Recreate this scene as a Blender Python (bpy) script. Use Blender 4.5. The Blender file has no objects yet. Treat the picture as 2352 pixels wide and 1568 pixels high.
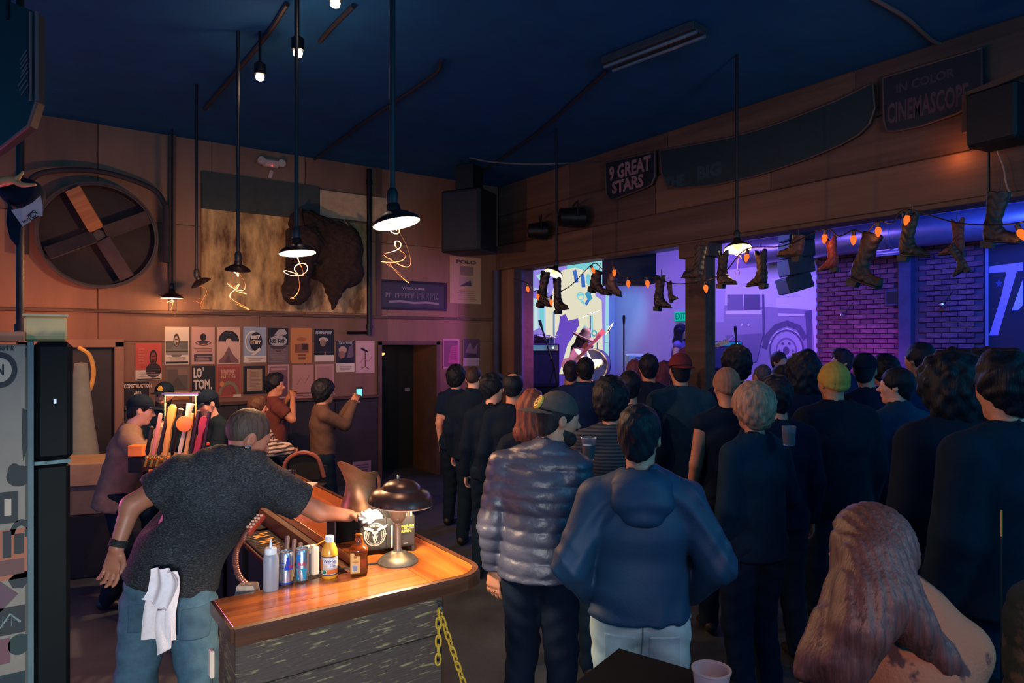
import bpy, math, random
import numpy as np
from mathutils import Vector, Matrix, Euler

# ---------------------------------------------------------------- camera
H = 2.05                      # eye height
FPX = 1568.0                  # focal length in pixels of the 2352 px frame (24 mm)
YAW = math.radians(35.3)
F3 = np.array([math.sin(YAW), math.cos(YAW), 0.0])
R3 = np.array([math.cos(YAW), -math.sin(YAW), 0.0])
U3 = np.array([0.0, 0.0, 1.0])
SC = bpy.context.scene
COL = SC.collection
cam_d = bpy.data.cameras.new('camera'); cam_d.lens = 24.0; cam_d.sensor_width = 36.0
cam_d.clip_start = 0.05; cam_d.clip_end = 200
cam = bpy.data.objects.new('camera', cam_d); COL.objects.link(cam)
cam.location = (0, 0, H); cam.rotation_euler = (math.radians(90), 0, -YAW)
SC.camera = cam

# ---------------------------------------------------------------- light of the place
SC.view_settings.view_transform = 'Standard'; SC.view_settings.look = 'None'
SC.view_settings.exposure = 0.0; SC.view_settings.gamma = 1.0
SC.view_settings.use_curve_mapping = False
w = bpy.data.worlds.new('night'); SC.world = w; w.use_nodes = True
w.node_tree.nodes['Background'].inputs[0].default_value = (0.0, 0.42, 1.0, 1)
w.node_tree.nodes['Background'].inputs[1].default_value = 0.72
try:
    SC.cycles.use_denoising = True
    SC.cycles.sample_clamp_indirect = 3.0
    SC.cycles.max_bounces = 6
    SC.cycles.caustics_reflective = False; SC.cycles.caustics_refractive = False
except Exception:
    pass

def light(name, kind, loc, col, energy, size=0.1, target=None, angle=60, blend=0.6, spread=None):
    l = bpy.data.lights.new(name, kind); l.color = col; l.energy = energy
    if kind == 'AREA':
        l.size = size
        if spread: l.spread = math.radians(spread)
    elif kind == 'SPOT':
        l.shadow_soft_size = size; l.spot_size = math.radians(angle); l.spot_blend = blend
    else:
        l.shadow_soft_size = size
    o = bpy.data.objects.new(name, l); COL.objects.link(o); o.location = loc
    if target is not None:
        o.rotation_euler = (Vector(target) - Vector(loc)).to_track_quat('-Z', 'Y').to_euler()
    return o

PURPLE = (0.31, 0.17, 1.0); BLUE = (0.04, 0.10, 1.0); TEAL = (0.03, 0.80, 0.90)
# stage wash hung from the stage ceiling
light('stage_wash_purple', 'AREA', (9.3, 8.6, 4.15), PURPLE, 150, 1.2, (11.8, 10.6, 2.0))
light('stage_wash_left', 'AREA', (8.6, 9.6, 4.15), (0.40, 0.22, 1.0), 55, 0.8, (9.0, 12.4, 1.5))
light('stage_wash_truck', 'AREA', (9.4, 6.6, 4.15), (0.30, 0.17, 1.0), 42, 0.8, (12.0, 8.4, 2.0))
light('stage_beam_teal', 'SPOT', (10.3, 10.4, 4.1), TEAL, 260, 0.08, (11.95, 12.3, 2.5), 40, 0.9)
light('stage_spot_performer', 'SPOT', (8.3, 7.2, 4.1), (1.0, 0.75, 0.42), 2600, 0.06, (7.35, 8.5, 1.65), 19, 0.5)
light('stage_wash_blue', 'AREA', (9.2, 3.4, 4.0), BLUE, 240, 1.0, (12.0, 3.8, 2.8))
light('stage_wash_magenta', 'SPOT', (9.8, 5.2, 0.9), (0.45, 0.07, 0.85), 420, 0.15, (12.0, 6.3, 1.6), 60, 1.0)
light('stage_spill', 'SPOT', (7.6, 7.2, 2.2), (0.60, 0.12, 0.75), 280, 0.2, (5.7, 9.3, 2.0), 62, 1.0)
light('stage_spill_crowd', 'AREA', (8.6, 7.6, 3.4), (0.16, 0.20, 1.0), 90, 1.0, (4.5, 4.5, 1.2))
# warm room light over the left end of the bar, the left one outside the frame
light('bar_glow_left', 'POINT', (-0.9, 8.3, 2.55), (1.0, 0.27, 0.08), 10, 0.12)
light('bar_glow_mid', 'POINT', (0.2, 8.6, 2.3), (1.0, 0.30, 0.10), 13, 0.12)  # unseen source inside the frame, brightens the back wall there
# added fill lights without lamp bodies
light('bar_front_fill', 'SPOT', (-0.5, -0.5, 1.35), (0.95, 0.95, 0.9), 400, 0.25, (0.75, 2.7, 0.85), 54, 0.8)  # unseen light from the camera side, aimed at bar front and bartender
light('magenta_rim', 'POINT', (-0.25, 4.3, 1.5), (1.0, 0.16, 0.55), 26, 0.15)  # added magenta rim light on the bartender's left side
light('cooler_top_fill', 'POINT', (-1.0, 2.1, 2.55), (1.0, 0.42, 0.17), 13, 0.1)  # added warm light for the cooler top and the antler
light('cool_fill', 'AREA', (2.6, -1.6, 3.0), (0.20, 0.72, 1.0), 34, 1.0, (2.2, 2.6, 0.8))  # unseen cool light behind the camera, fills the crowd and jeans
light('board_wall_fill', 'SPOT', (3.4, 0.2, 3.1), (1.0, 0.52, 0.30), 70, 0.2, (6.3, 4.8, 4.05), 48, 0.9)  # added warm spot to brighten the board wall
light('girl_fill', 'SPOT', (0.5, -0.35, 2.5), (1.0, 0.42, 0.24), 95, 0.15, (1.75, 0.95, 1.3), 36, 0.9)  # added narrow warm spot on the girl in the foreground

# ---------------------------------------------------------------- pixel -> place
def ray(x, y):
    return F3 + (x - 1176.0) / FPX * R3 + (784.0 - y) / FPX * U3
def at_d(x, y, d):
    p = ray(x, y) * d; p[2] += H; return p
def at_z(x, y, z):
    r = ray(x, y); return at_d(x, y, (z - H) / r[2])
def at_X(x, y, X):
    r = ray(x, y); return at_d(x, y, X / r[0])
def at_Y(x, y, Y):
    r = ray(x, y); return at_d(x, y, Y / r[1])

# ---------------------------------------------------------------- materials
def lin(c):
    out = []
    for v in c[:3]:
        v = v / 255.0
        out.append(v / 12.92 if v <= 0.04045 else ((v + 0.055) / 1.055) ** 2.4)
    return (out[0], out[1], out[2], 1.0)

MATS = {}
def mat(name, col, rough=0.6, metal=0.0, var=0.15, vscale=8.0, bump=0.0, bscale=60.0, stretch=(1, 1, 1),
        emit=0.0, trans=0.0, ior=1.45, spec=0.5, col2=None, thresh=None, sheen=0.0, alpha=1.0, coat=0.0):
    if name in MATS: return MATS[name]
    m = bpy.data.materials.new(name); m.use_nodes = True
    nt = m.node_tree; b = nt.nodes['Principled BSDF']; L = nt.links
    c1 = lin(col)
    b.inputs['Roughness'].default_value = rough; b.inputs['Metallic'].default_value = metal
    b.inputs['Specular IOR Level'].default_value = spec; b.inputs['IOR'].default_value = ior
    b.inputs['Transmission Weight'].default_value = trans
    b.inputs['Coat Weight'].default_value = coat; b.inputs['Coat Roughness'].default_value = 0.12
    if sheen: b.inputs['Sheen Weight'].default_value = sheen
    if alpha < 1: b.inputs['Alpha'].default_value = alpha
    tc = nt.nodes.new('ShaderNodeTexCoord'); mp = nt.nodes.new('ShaderNodeMapping')
    mp.inputs['Scale'].default_value = stretch; L.new(tc.outputs['Object'], mp.inputs['Vector'])
    if emit:
        b.inputs['Emission Color'].default_value = c1; b.inputs['Emission Strength'].default_value = emit
        b.inputs['Base Color'].default_value = c1
    elif var or col2:
        n = nt.nodes.new('ShaderNodeTexNoise'); n.inputs['Scale'].default_value = vscale
        n.inputs['Detail'].default_value = 5.0; n.inputs['Roughness'].default_value = 0.6
        L.new(mp.outputs[0], n.inputs['Vector'])
        r = nt.nodes.new('ShaderNodeValToRGB')
        ca = tuple(v * (1 - var) for v in c1[:3]) + (1,)
        cb = lin(col2) if col2 else tuple(min(1, v * (1 + var)) for v in c1[:3]) + (1,)
        lo, hi = thresh if thresh else (0.3, 0.7)
        r.color_ramp.elements[0].position = lo; r.color_ramp.elements[1].position = hi
        r.color_ramp.elements[0].color = ca; r.color_ramp.elements[1].color = cb
        L.new(n.outputs['Fac'], r.inputs['Fac']); L.new(r.outputs['Color'], b.inputs['Base Color'])
    else:
        b.inputs['Base Color'].default_value = c1
    if bump:
        n2 = nt.nodes.new('ShaderNodeTexNoise'); n2.inputs['Scale'].default_value = bscale; n2.inputs['Detail'].default_value = 4
        L.new(mp.outputs[0], n2.inputs['Vector'])
        bp = nt.nodes.new('ShaderNodeBump'); bp.inputs['Strength'].default_value = bump; bp.inputs['Distance'].default_value = 0.01
        L.new(n2.outputs['Fac'], bp.inputs['Height']); L.new(bp.outputs['Normal'], b.inputs['Normal'])
    MATS[name] = m
    return m

def wood(name, c1, c2, axis=0, scale=3.0, rough=0.45, bump=0.15, coat=0.0, lo=0.3, hi=0.7):
    s = [scale * 7] * 3; s[axis] = scale * 0.35
    return mat(name, c1, rough=rough, var=0.25, vscale=1.0, col2=c2, stretch=tuple(s), bump=bump, bscale=3.0, coat=coat, thresh=(lo, hi))

def glow(name, col, strength):
    if name in MATS: return MATS[name]
    m = bpy.data.materials.new(name); m.use_nodes = True; nt = m.node_tree
    nt.nodes.remove(nt.nodes['Principled BSDF'])
    e = nt.nodes.new('ShaderNodeEmission'); e.inputs[0].default_value = lin(col); e.inputs[1].default_value = strength
    nt.links.new(e.outputs[0], nt.nodes['Material Output'].inputs[0])
    MATS[name] = m; return m

def plain(col, rough=0.65):
    """printed ink / paper colour"""
    return mat('ink_%d_%d_%d' % tuple(col[:3]), col, rough=rough, var=0.0)

# ---------------------------------------------------------------- meshes
class MB:
    def __init__(self): self.v = []; self.f = []; self.m = []; self.mats = []
    def slot(self, m):
        if m is None: return 0
        if m not in self.mats: self.mats.append(m)
        return self.mats.index(m)
    def add(self, v, f, m=None, M=None):
        b = len(self.v); s = self.slot(m)
        if M is not None:
            M = Matrix(M); v = [tuple(M @ Vector(p)) for p in v]
        self.v += [tuple(map(float, p)) for p in v]
        self.f += [tuple(b + i for i in q) for q in f]; self.m += [s] * len(f)
        return self
    def box(self, c, s, rot=None, m=None, ch=0.0):
        x, y, z = s[0] / 2, s[1] / 2, s[2] / 2
        if ch > 0:
            ch = min(ch, x * .9, y * .9, z * .9)
            v = []
            for sz in (-1, 1):
                for sy in (-1, 1):
                    for sx in (-1, 1):
                        v += [(sx * (x - ch), sy * (y - ch), sz * z), (sx * (x - ch), sy * y, sz * (z - ch)), (sx * x, sy * (y - ch), sz * (z - ch))]
            def i(sx, sy, sz, k): return ((sz > 0) * 4 + (sy > 0) * 2 + (sx > 0)) * 3 + k
            f = []
            for s_ in (-1, 1):
                q = [i(-1, -1, s_, 0), i(1, -1, s_, 0), i(1, 1, s_, 0), i(-1, 1, s_, 0)]; f.append(q if s_ > 0 else q[::-1])
                q = [i(-1, s_, -1, 1), i(1, s_, -1, 1), i(1, s_, 1, 1), i(-1, s_, 1, 1)]; f.append(q if s_ < 0 else q[::-1])
                q = [i(s_, -1, -1, 2), i(s_, 1, -1, 2), i(s_, 1, 1, 2), i(s_, -1, 1, 2)]; f.append(q if s_ > 0 else q[::-1])
            for a in (-1, 1):
                for b_ in (-1, 1):
                    f.append([i(-1, a, b_, 0), i(1, a, b_, 0), i(1, a, b_, 1), i(-1, a, b_, 1)])
                    f.append([i(a, -1, b_, 0), i(a, 1, b_, 0), i(a, 1, b_, 2), i(a, -1, b_, 2)])
                    f.append([i(a, b_, -1, 1), i(a, b_, 1, 1), i(a, b_, 1, 2), i(a, b_, -1, 2)])
                    for c_ in (-1, 1): f.append([i(a, b_, c_, 0), i(a, b_, c_, 1), i(a, b_, c_, 2)])
        else:
            v = [(-x, -y, -z), (x, -y, -z), (x, y, -z), (-x, y, -z), (-x, -y, z), (x, -y, z), (x, y, z), (-x, y, z)]
            f = [(0, 3, 2, 1), (4, 5, 6, 7), (0, 1, 5, 4), (1, 2, 6, 5), (2, 3, 7, 6), (3, 0, 4, 7)]
        M = Matrix.Translation(Vector(c)) @ (rot.to_4x4() if rot is not None else Matrix.Identity(4))
        return self.add(v, f, m, M)
    def bx(self, x0, x1, y0, y1, z0, z1, m=None, ch=0.0):
        return self.box(((x0 + x1) / 2, (y0 + y1) / 2, (z0 + z1) / 2), (abs(x1 - x0), abs(y1 - y0), abs(z1 - z0)), None, m, ch)
    def lathe(self, prof, seg=24, M=None, m=None, cap=True):
        v = []; f = []; n = len(prof)
        for (r, z) in prof:
            for k in range(seg):
                a = 2 * math.pi * k / seg; v.append((r * math.cos(a), r * math.sin(a), z))
        for i in range(n - 1):
            for k in range(seg):
                k2 = (k + 1) % seg
                f.append((i * seg + k, i * seg + k2, (i + 1) * seg + k2, (i + 1) * seg + k))
        if cap:
            if prof[0][0] > 1e-6: f.append(tuple(range(seg))[::-1])
            if prof[-1][0] > 1e-6: f.append(tuple((n - 1) * seg + k for k in range(seg)))
        return self.add(v, f, m, M)
    def tube(self, pts, r, seg=8, m=None, closed=False, cap=True):
        P = [np.array(p, float) for p in pts]; n = len(P)
        rr = r if isinstance(r, (list, tuple)) else [r] * n
        v = []; f = []; up = None
        for i in range(n):
            if closed: t = P[(i + 1) % n] - P[i - 1]
            else: t = P[min(i + 1, n - 1)] - P[max(i - 1, 0)]
            t = t / (np.linalg.norm(t) + 1e-9)
            if up is None:
                up = np.cross(t, (0, 0, 1.0))
                if np.linalg.norm(up) < 1e-3: up = np.cross(t, (1.0, 0, 0))
            up = up - t * np.dot(up, t); up /= (np.linalg.norm(up) + 1e-9)
            s = np.cross(t, up)
            for k in range(seg):
                a = 2 * math.pi * k / seg
                v.append(P[i] + rr[i] * (math.cos(a) * up + math.sin(a) * s))
        m_ = n if closed else n - 1
        for i in range(m_):
            j = (i + 1) % n
            for k in range(seg):
                k2 = (k + 1) % seg
                f.append((i * seg + k, i * seg + k2, j * seg + k2, j * seg + k))
        if cap and not closed:
            f.append(tuple(range(seg))[::-1]); f.append(tuple((n - 1) * seg + k for k in range(seg)))
        return self.add(v, f, m)
    def prism(self, poly, t, M=None, m=None):
        """polygon in xy, thickness t along z (centred)"""
        n = len(poly)
        v = [(p[0], p[1], -t / 2) for p in poly] + [(p[0], p[1], t / 2) for p in poly]
        f = [tuple(range(n))[::-1], tuple(range(n, 2 * n))] + [(i, (i + 1) % n, n + (i + 1) % n, n + i) for i in range(n)]
        return self.add(v, f, m, M)
    def mesh(self, name, material=None, smooth=False):
        me = bpy.data.meshes.new(name); me.from_pydata(self.v, [], self.f); me.update()
        if material is not None and not self.mats: me.materials.append(material)
        else:
            for x in (self.mats or [None]):
                if x: me.materials.append(x)
            me.polygons.foreach_set('material_index', self.m)
        if smooth:
            me.polygons.foreach_set('use_smooth', [True] * len(me.polygons))
            try: me.set_sharp_from_angle(angle=math.radians(38))
            except Exception: pass
        return me
    def build(self, name, material=None, parent=None, smooth=False, loc=None):
        o = bpy.data.objects.new(name, self.mesh(name, material, smooth)); COL.objects.link(o)
        if parent is not None: o.parent = parent
        if loc is not None: o.location = loc
        return o

def tag(o, label, cat, group=None, kind=None):
    o['label'] = label; o['category'] = cat
    if group: o['group'] = group
    if kind: o['kind'] = kind
    return o
def struct(o, label=None):
    o['kind'] = 'structure'
    if label: o['label'] = label
    return o
def empty(name, loc=(0, 0, 0), rz=0.0):
    e = bpy.data.objects.new(name, None); COL.objects.link(e); e.location = loc; e.rotation_euler = (0, 0, rz)
    e.empty_display_size = 0.1
    return e
def thing(name, label, cat, loc=(0, 0, 0), rz=0.0, group=None):
    return tag(empty(name, loc, rz), label, cat, group)
def inst(name, me, parent=None, M=None, loc=None):
    o = bpy.data.objects.new(name, me); COL.objects.link(o)
    if parent is not None: o.parent = parent
    if M is not None: o.matrix_local = Matrix(M)
    if loc is not None: o.location = loc
    return o
def spline(pts, n=8):
    """Catmull-Rom through pts"""
    P = [np.array(p, float) for p in pts]; P = [2 * P[0] - P[1]] + P + [2 * P[-1] - P[-2]]
    out = []
    for i in range(1, len(P) - 2):
        for k in range(n):
            t = k / n
            out.append(0.5 * ((2 * P[i]) + (-P[i - 1] + P[i + 1]) * t + (2 * P[i - 1] - 5 * P[i] + 4 * P[i + 1] - P[i + 2]) * t * t + (-P[i - 1] + 3 * P[i] - 3 * P[i + 1] + P[i + 2]) * t ** 3))
    out.append(P[-2]); return out

# ---------------------------------------------------------------- flat print
_txt = {}
def text_geo(s, bold=0.0):
    key = (s, bold)
    if key in _txt: return _txt[key]
    c = bpy.data.curves.new('t', 'FONT'); c.body = s; c.size = 1.0; c.resolution_u = 2; c.offset = bold
    o = bpy.data.objects.new('t', c); COL.objects.link(o)
    dg = bpy.context.evaluated_depsgraph_get(); dg.update()
    me = o.evaluated_get(dg).to_mesh()
    v = [tuple(p.co) for p in me.vertices]; f = [tuple(p.vertices) for p in me.polygons]
    o.evaluated_get(dg).to_mesh_clear()
    bpy.data.objects.remove(o); bpy.data.curves.remove(c)
    if v:
        a = np.array(v); lo = a.min(0); hi = a.max(0); a = (a - lo) / np.maximum(hi - lo, 1e-6)
        v = a[:, :2].tolist(); asp = (hi[0] - lo[0]) / max(hi[1] - lo[1], 1e-6)
    else: asp = 1
    _txt[key] = (v, f, asp); return _txt[key]

def decal(spec, w, h, fmap, grid=1):
    """spec: list of print shapes in 0..1 units of a w x h sheet (y up). fmap(x, y, layer) -> 3D point. returns MB with slots"""
    mb = MB(); lay = 0
    for s in spec:
        lay += 1; k = s[0]
        if k == 'r':
            _, x0, y0, x1, y1, c = s; n = grid
            v = []; f = []
            for j in range(2):
                for i in range(n + 1): v.append((x0 + (x1 - x0) * i / n, y0 if j == 0 else y1))
            f = [(i, i + 1, n + 2 + i, n + 1 + i) for i in range(n)]
        elif k == 'e':
            _, cx, cy, rx, ry, c = s; n = 20
            v = [(cx + rx * math.cos(2 * math.pi * i / n), cy + ry * math.sin(2 * math.pi * i / n)) for i in range(n)]; f = [tuple(range(n))]
        elif k == 'o':      # ring
            _, cx, cy, rx, ry, q, c = s; n = 20; v = []
            for g in (1.0, q): v += [(cx + g * rx * math.cos(2 * math.pi * i / n), cy + g * ry * math.sin(2 * math.pi * i / n)) for i in range(n)]
            f = [(i, (i + 1) % n, n + (i + 1) % n, n + i) for i in range(n)]
        elif k == 'h':      # upper half ring
            _, cx, cy, rx, ry, q, c = s; n = 16; v = []
            for g in (1.0, q): v += [(cx + g * rx * math.cos(math.pi * i / n), cy + g * ry * math.sin(math.pi * i / n)) for i in range(n + 1)]
            f = [(i, i + 1, n + 2 + i, n + 1 + i) for i in range(n)]
        elif k == 'p':
            _, pts, c = s; v = list(pts); f = [tuple(range(len(v)))]
        elif k == 'l':      # stroke
            _, pts, wd, c = s; v = []; n = len(pts)
            for i, p in enumerate(pts):
                a = np.array(pts[max(i - 1, 0)], float); b = np.array(pts[min(i + 1, n - 1)], float)
                t = (b - a) * np.array([w, h]); t = t / (np.linalg.norm(t) + 1e-9); nn = np.array([-t[1] / w, t[0] / h]) * wd * w / 2
                v += [(p[0] + nn[0], p[1] + nn[1]), (p[0] - nn[0], p[1] - nn[1])]
            f = [(2 * i, 2 * i + 1, 2 * i + 3, 2 * i + 2) for i in range(n - 1)]
        elif k == 't':      # text fitted into a box
            _, st, x0, y0, x1, y1, c = s[:7]
            bold = s[7] if len(s) > 7 else 0.02
            vv, f, asp = text_geo(st, bold)
            v = [(x0 + a * (x1 - x0), y0 + b * (y1 - y0)) for a, b in vv]
        m = c if not isinstance(c, tuple) else plain(c)
        mb.add([tuple(fmap(p[0] * w, p[1] * h, lay)) for p in v], f, m)
    return mb

def scrib(x0, y0, x1, y1, n, c, wd=.02):
    """a row of unreadable letter-like strokes"""
    out = []; rnd = random.Random(int(x0 * 733 + y0 * 419 + n * 31)); s = (x1 - x0) / n
    for i in range(n):
        a = x0 + i * s; b = a + s * .72; q = lambda: rnd.uniform(0, 1)
        pts = [(a, y0), (a + s * .1 * q(), y1), (b, y1 - (y1 - y0) * .4 * q()), (a + s * .3, (y0 + y1) / 2), (b, y0)]
        out.append(('l', pts[:3 + rnd.randrange(3)], wd, c))
    return out

def flat_map(o, ux, uy, eps=0.0006, base=0.0008):
    o = np.array(o, float); ux = np.array(ux, float); uy = np.array(uy, float); n = np.cross(ux, uy)
    return lambda x, y, l: o + ux * x + uy * y + n * (base + eps * l)
def cyl_map(c, r, a0, zb, eps=0.0003):
    """x runs as arc length round a vertical cylinder starting at angle a0 (counter-clockwise as seen from outside to the right)"""
    return lambda x, y, l: (c[0] + (r + eps * (l + 1)) * math.cos(a0 + x / r), c[1] + (r + eps * (l + 1)) * math.sin(a0 + x / r), zb + y)
# ---------------------------------------------------------------- implicit surfaces -> one continuous mesh
def A(*p): return np.array(p, float)
def s_cap(a, b, ra, rb):
    a = np.array(a, float); b = np.array(b, float); ab = b - a; L2 = max(ab @ ab, 1e-9)
    def f(P):
        t = np.clip((P - a) @ ab / L2, 0, 1)
        q = P - a - t[:, None] * ab
        return np.sqrt((q * q).sum(1)) - (ra + (rb - ra) * t)
    return f
def s_ell(c, r, R=None):
    c = np.array(c, float); r = np.array(r, float); mr = r.min()
    def f(P):
        q = P - c
        if R is not None: q = q @ R
        k0 = np.sqrt(((q / r) ** 2).sum(1)); k1 = np.sqrt(((q / (r * r)) ** 2).sum(1))
        return np.where(k0 < 1e-3, -mr, k0 * (k0 - 1.0) / np.maximum(k1, 1e-6))
    return f
def s_seg(a, b, r0, r1, side):
    """tapered segment of elliptical section: r=(across side, other)"""
    a = np.array(a, float); b = np.array(b, float); ab = b - a; L2 = max(ab @ ab, 1e-9)
    S = np.array(side, float); S = S - ab * (S @ ab) / L2; S /= np.linalg.norm(S) + 1e-9
    def f(P):
        t = np.clip((P - a) @ ab / L2, 0, 1)
        q = P - a - t[:, None] * ab
        ex = q @ S; ey = np.sqrt(np.maximum((q * q).sum(1) - ex * ex, 0))
        rx = r0[0] + (r1[0] - r0[0]) * t; ry = r0[1] + (r1[1] - r0[1]) * t
        k0 = np.sqrt((ex / rx) ** 2 + (ey / ry) ** 2); k1 = np.sqrt((ex / rx ** 2) ** 2 + (ey / ry ** 2) ** 2)
        return np.where(k0 < 1e-3, -np.minimum(rx, ry), k0 * (k0 - 1) / np.maximum(k1, 1e-6))
    return f
def s_box(c, hs, R=None, r=0.0):
    c = np.array(c, float); hs = np.array(hs, float) - r
    def f(P):
        q = P - c
        if R is not None: q = q @ R
        q = np.abs(q) - hs
        return np.sqrt((np.maximum(q, 0) ** 2).sum(1)) + np.minimum(q.max(1), 0) - r
    return f
def s_plane(p, n):
    p = np.array(p, float); n = np.array(n, float); n /= np.linalg.norm(n)
    return lambda P: (P - p) @ n
def smin(a, b, k):
    if k <= 0: return np.minimum(a, b)
    h = np.maximum(k - np.abs(a - b), 0) / k
    return np.minimum(a, b) - h * h * k * 0.25
def s_uni(k, *fs):
    def f(P):
        d = fs[0](P)
        for g in fs[1:]: d = smin(d, g(P), k)
        return d
    return f
def s_sub(f1, g, k=0.0): return lambda P: -smin(-f1(P), g(P), k)
def s_int(f1, g, k=0.0): return lambda P: -smin(-f1(P), -g(P), k)
def s_warp(f1, disp): return lambda P: f1(P) + disp(P)

def sdf_geo(fn, lo, hi, h):
    lo = np.array(lo, float); hi = np.array(hi, float); B = 6
    nb = np.maximum(np.ceil((hi - lo) / (h * B)).astype(int), 1)
    n = nb * B + 1
    gx = [lo[i] + (np.arange(nb[i]) + 0.5) * h * B for i in range(3)]
    C = np.stack(np.meshgrid(*gx, indexing='ij'), -1).reshape(-1, 3)
    dc = fn(C)
    act = np.abs(dc) < B * h * 0.87 * 1.45
    vol = np.repeat(np.repeat(np.repeat(dc.reshape(nb), B, 0), B, 1), B, 2)
    vol = np.pad(vol, ((0, 1),) * 3, mode='edge').astype(np.float32)
    pm = np.zeros(n, bool)
    ab = np.argwhere(act.reshape(nb))
    for (i, j, k) in ab: pm[i * B:i * B + B + 1, j * B:j * B + B + 1, k * B:k * B + B + 1] = True
    idx = np.argwhere(pm)
    if len(idx) == 0: return [], []
    vol[pm] = fn(lo + idx * h)
    vol[[0, -1]] = np.maximum(vol[[0, -1]], 1e-4); vol[:, [0, -1]] = np.maximum(vol[:, [0, -1]], 1e-4); vol[:, :, [0, -1]] = np.maximum(vol[:, :, [0, -1]], 1e-4)
    ins = vol < 0
    cs = np.zeros(tuple(n - 1), np.int8)
    offs = [(a, b, c) for a in (0, 1) for b in (0, 1) for c in (0, 1)]
    nx, ny, nz = n - 1
    for (a, b, c) in offs: cs += ins[a:a + nx, b:b + ny, c:c + nz]
    cells = np.argwhere((cs > 0) & (cs < 8))
    if len(cells) == 0: return [], []
    vals = np.stack([vol[cells[:, 0] + a, cells[:, 1] + b, cells[:, 2] + c] for (a, b, c) in offs], 1)
    acc = np.zeros((len(cells), 3)); cnt = np.zeros(len(cells))
    for i in range(8):
        for j in range(i + 1, 8):
            o1, o2 = np.array(offs[i]), np.array(offs[j])
            if abs(o1 - o2).sum() != 1: continue
            va, vb = vals[:, i], vals[:, j]; cr = (va < 0) != (vb < 0)
            t = np.where(cr, va / np.where(cr, va - vb, 1), 0)
            acc += np.where(cr[:, None], o1 + t[:, None] * (o2 - o1), 0); cnt += cr
    verts = lo + (cells + acc / cnt[:, None]) * h
    im = np.full(tuple(n - 1), -1, np.int32); im[tuple(cells.T)] = np.arange(len(cells))
    faces = []
    for ax in range(3):
        s1 = [slice(None)] * 3; s2 = [slice(None)] * 3; s1[ax] = slice(0, -1); s2[ax] = slice(1, None)
        e = np.argwhere(ins[tuple(s1)] != ins[tuple(s2)])
        b, c = (ax + 1) % 3, (ax + 2) % 3
        e = e[(e[:, b] > 0) & (e[:, c] > 0) & (e[:, b] < n[b] - 1) & (e[:, c] < n[c] - 1)]
        if len(e) == 0: continue
        q = []
        for db, dc_ in ((0, 0), (-1, 0), (-1, -1), (0, -1)):
            t = e.copy(); t[:, b] += db; t[:, c] += dc_; q.append(im[tuple(t.T)])
        q = np.stack(q, 1); fl = ~ins[tuple(e.T)]
        q[fl] = q[fl][:, ::-1]
        faces.append(q[(q >= 0).all(1)])
    F = np.concatenate(faces) if faces else np.zeros((0, 4), int)
    return verts, F

def geo_mesh(name, geos, material):
    V = []; Fs = []; b = 0
    for v, f in geos:
        if len(v) == 0: continue
        V.append(np.asarray(v)); Fs.append(np.asarray(f) + b); b += len(v)
    V = np.concatenate(V); Fq = np.concatenate(Fs)
    me = bpy.data.meshes.new(name)
    me.vertices.add(len(V)); me.vertices.foreach_set('co', V.astype(np.float32).ravel())
    me.loops.add(len(Fq) * 4); me.loops.foreach_set('vertex_index', Fq.astype(np.int32).ravel())
    me.polygons.add(len(Fq)); me.polygons.foreach_set('loop_start', np.arange(0, len(Fq) * 4, 4, dtype=np.int32))
    me.polygons.foreach_set('loop_total', np.full(len(Fq), 4, np.int32))
    me.polygons.foreach_set('use_smooth', np.ones(len(Fq), bool))
    me.update(calc_edges=True); me.validate()
    if material: me.materials.append(material)
    return me
def sdf_obj(name, parts, material, parent=None):
    """parts: list of (fn, lo, hi, h)"""
    me = geo_mesh(name, [sdf_geo(*p) for p in parts], material)
    return inst(name, me, parent)
def bounds(pts, pad):
    a = np.array(pts, float); pad = np.array(pad) if np.ndim(pad) else np.array([pad] * 3)
    return a.min(0) - pad, a.max(0) + pad
# ================================================================ the setting
YB = 9.3; XR = 6.3; CEIL = 4.59
M_floor = mat('concrete_floor', (58, 66, 76), rough=0.55, var=0.35, vscale=2.5, bump=0.15, bscale=25)
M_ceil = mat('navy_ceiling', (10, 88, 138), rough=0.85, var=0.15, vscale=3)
M_ply = [mat('plywood_%d' % i, c, rough=0.62, var=0.22, vscale=1.0, stretch=(2.2, 2.2, 0.5), bump=0.1, bscale=14) for i, c in
         enumerate([(140, 100, 76), (132, 93, 70), (146, 107, 82), (124, 88, 68)])]
M_trim = mat('dark_trim', (92, 66, 52), rough=0.6, var=0.25, vscale=4)
M_wains = mat('dark_wainscot', (52, 48, 50), rough=0.6, var=0.3, vscale=3)
M_board = [wood('rough_board_%d' % i, c, c2, axis=1, scale=1.0, rough=0.75, bump=0.3) for i, (c, c2) in
           enumerate([((98, 68, 54), (122, 88, 70)), ((86, 60, 50), (112, 80, 64)), ((108, 76, 60), (128, 92, 72)), ((80, 58, 50), (104, 76, 64))])]
M_black = mat('black_paint', (22, 23, 26), rough=0.6, var=0.2)
M_dark = mat('dark_metal', (34, 32, 34), rough=0.45, metal=0.6, var=0.2)
M_stagewall = mat('stage_wall', (152, 138, 176), rough=0.8, var=0.06, vscale=1.2)
M_navy = mat('navy_post', (64, 62, 84), rough=0.7, var=0.2)
random.seed(4)

fl = struct(MB().bx(-7, 13, -4, 14, -0.12, 0, M_floor).build('floor'), 'dark worn concrete floor of the bar')
ce = struct(MB().bx(-6, XR + 0.2, 0.2, YB + 0.2, CEIL, CEIL + 0.15, M_ceil).build('ceiling'), 'black painted ceiling above the bar')

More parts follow.
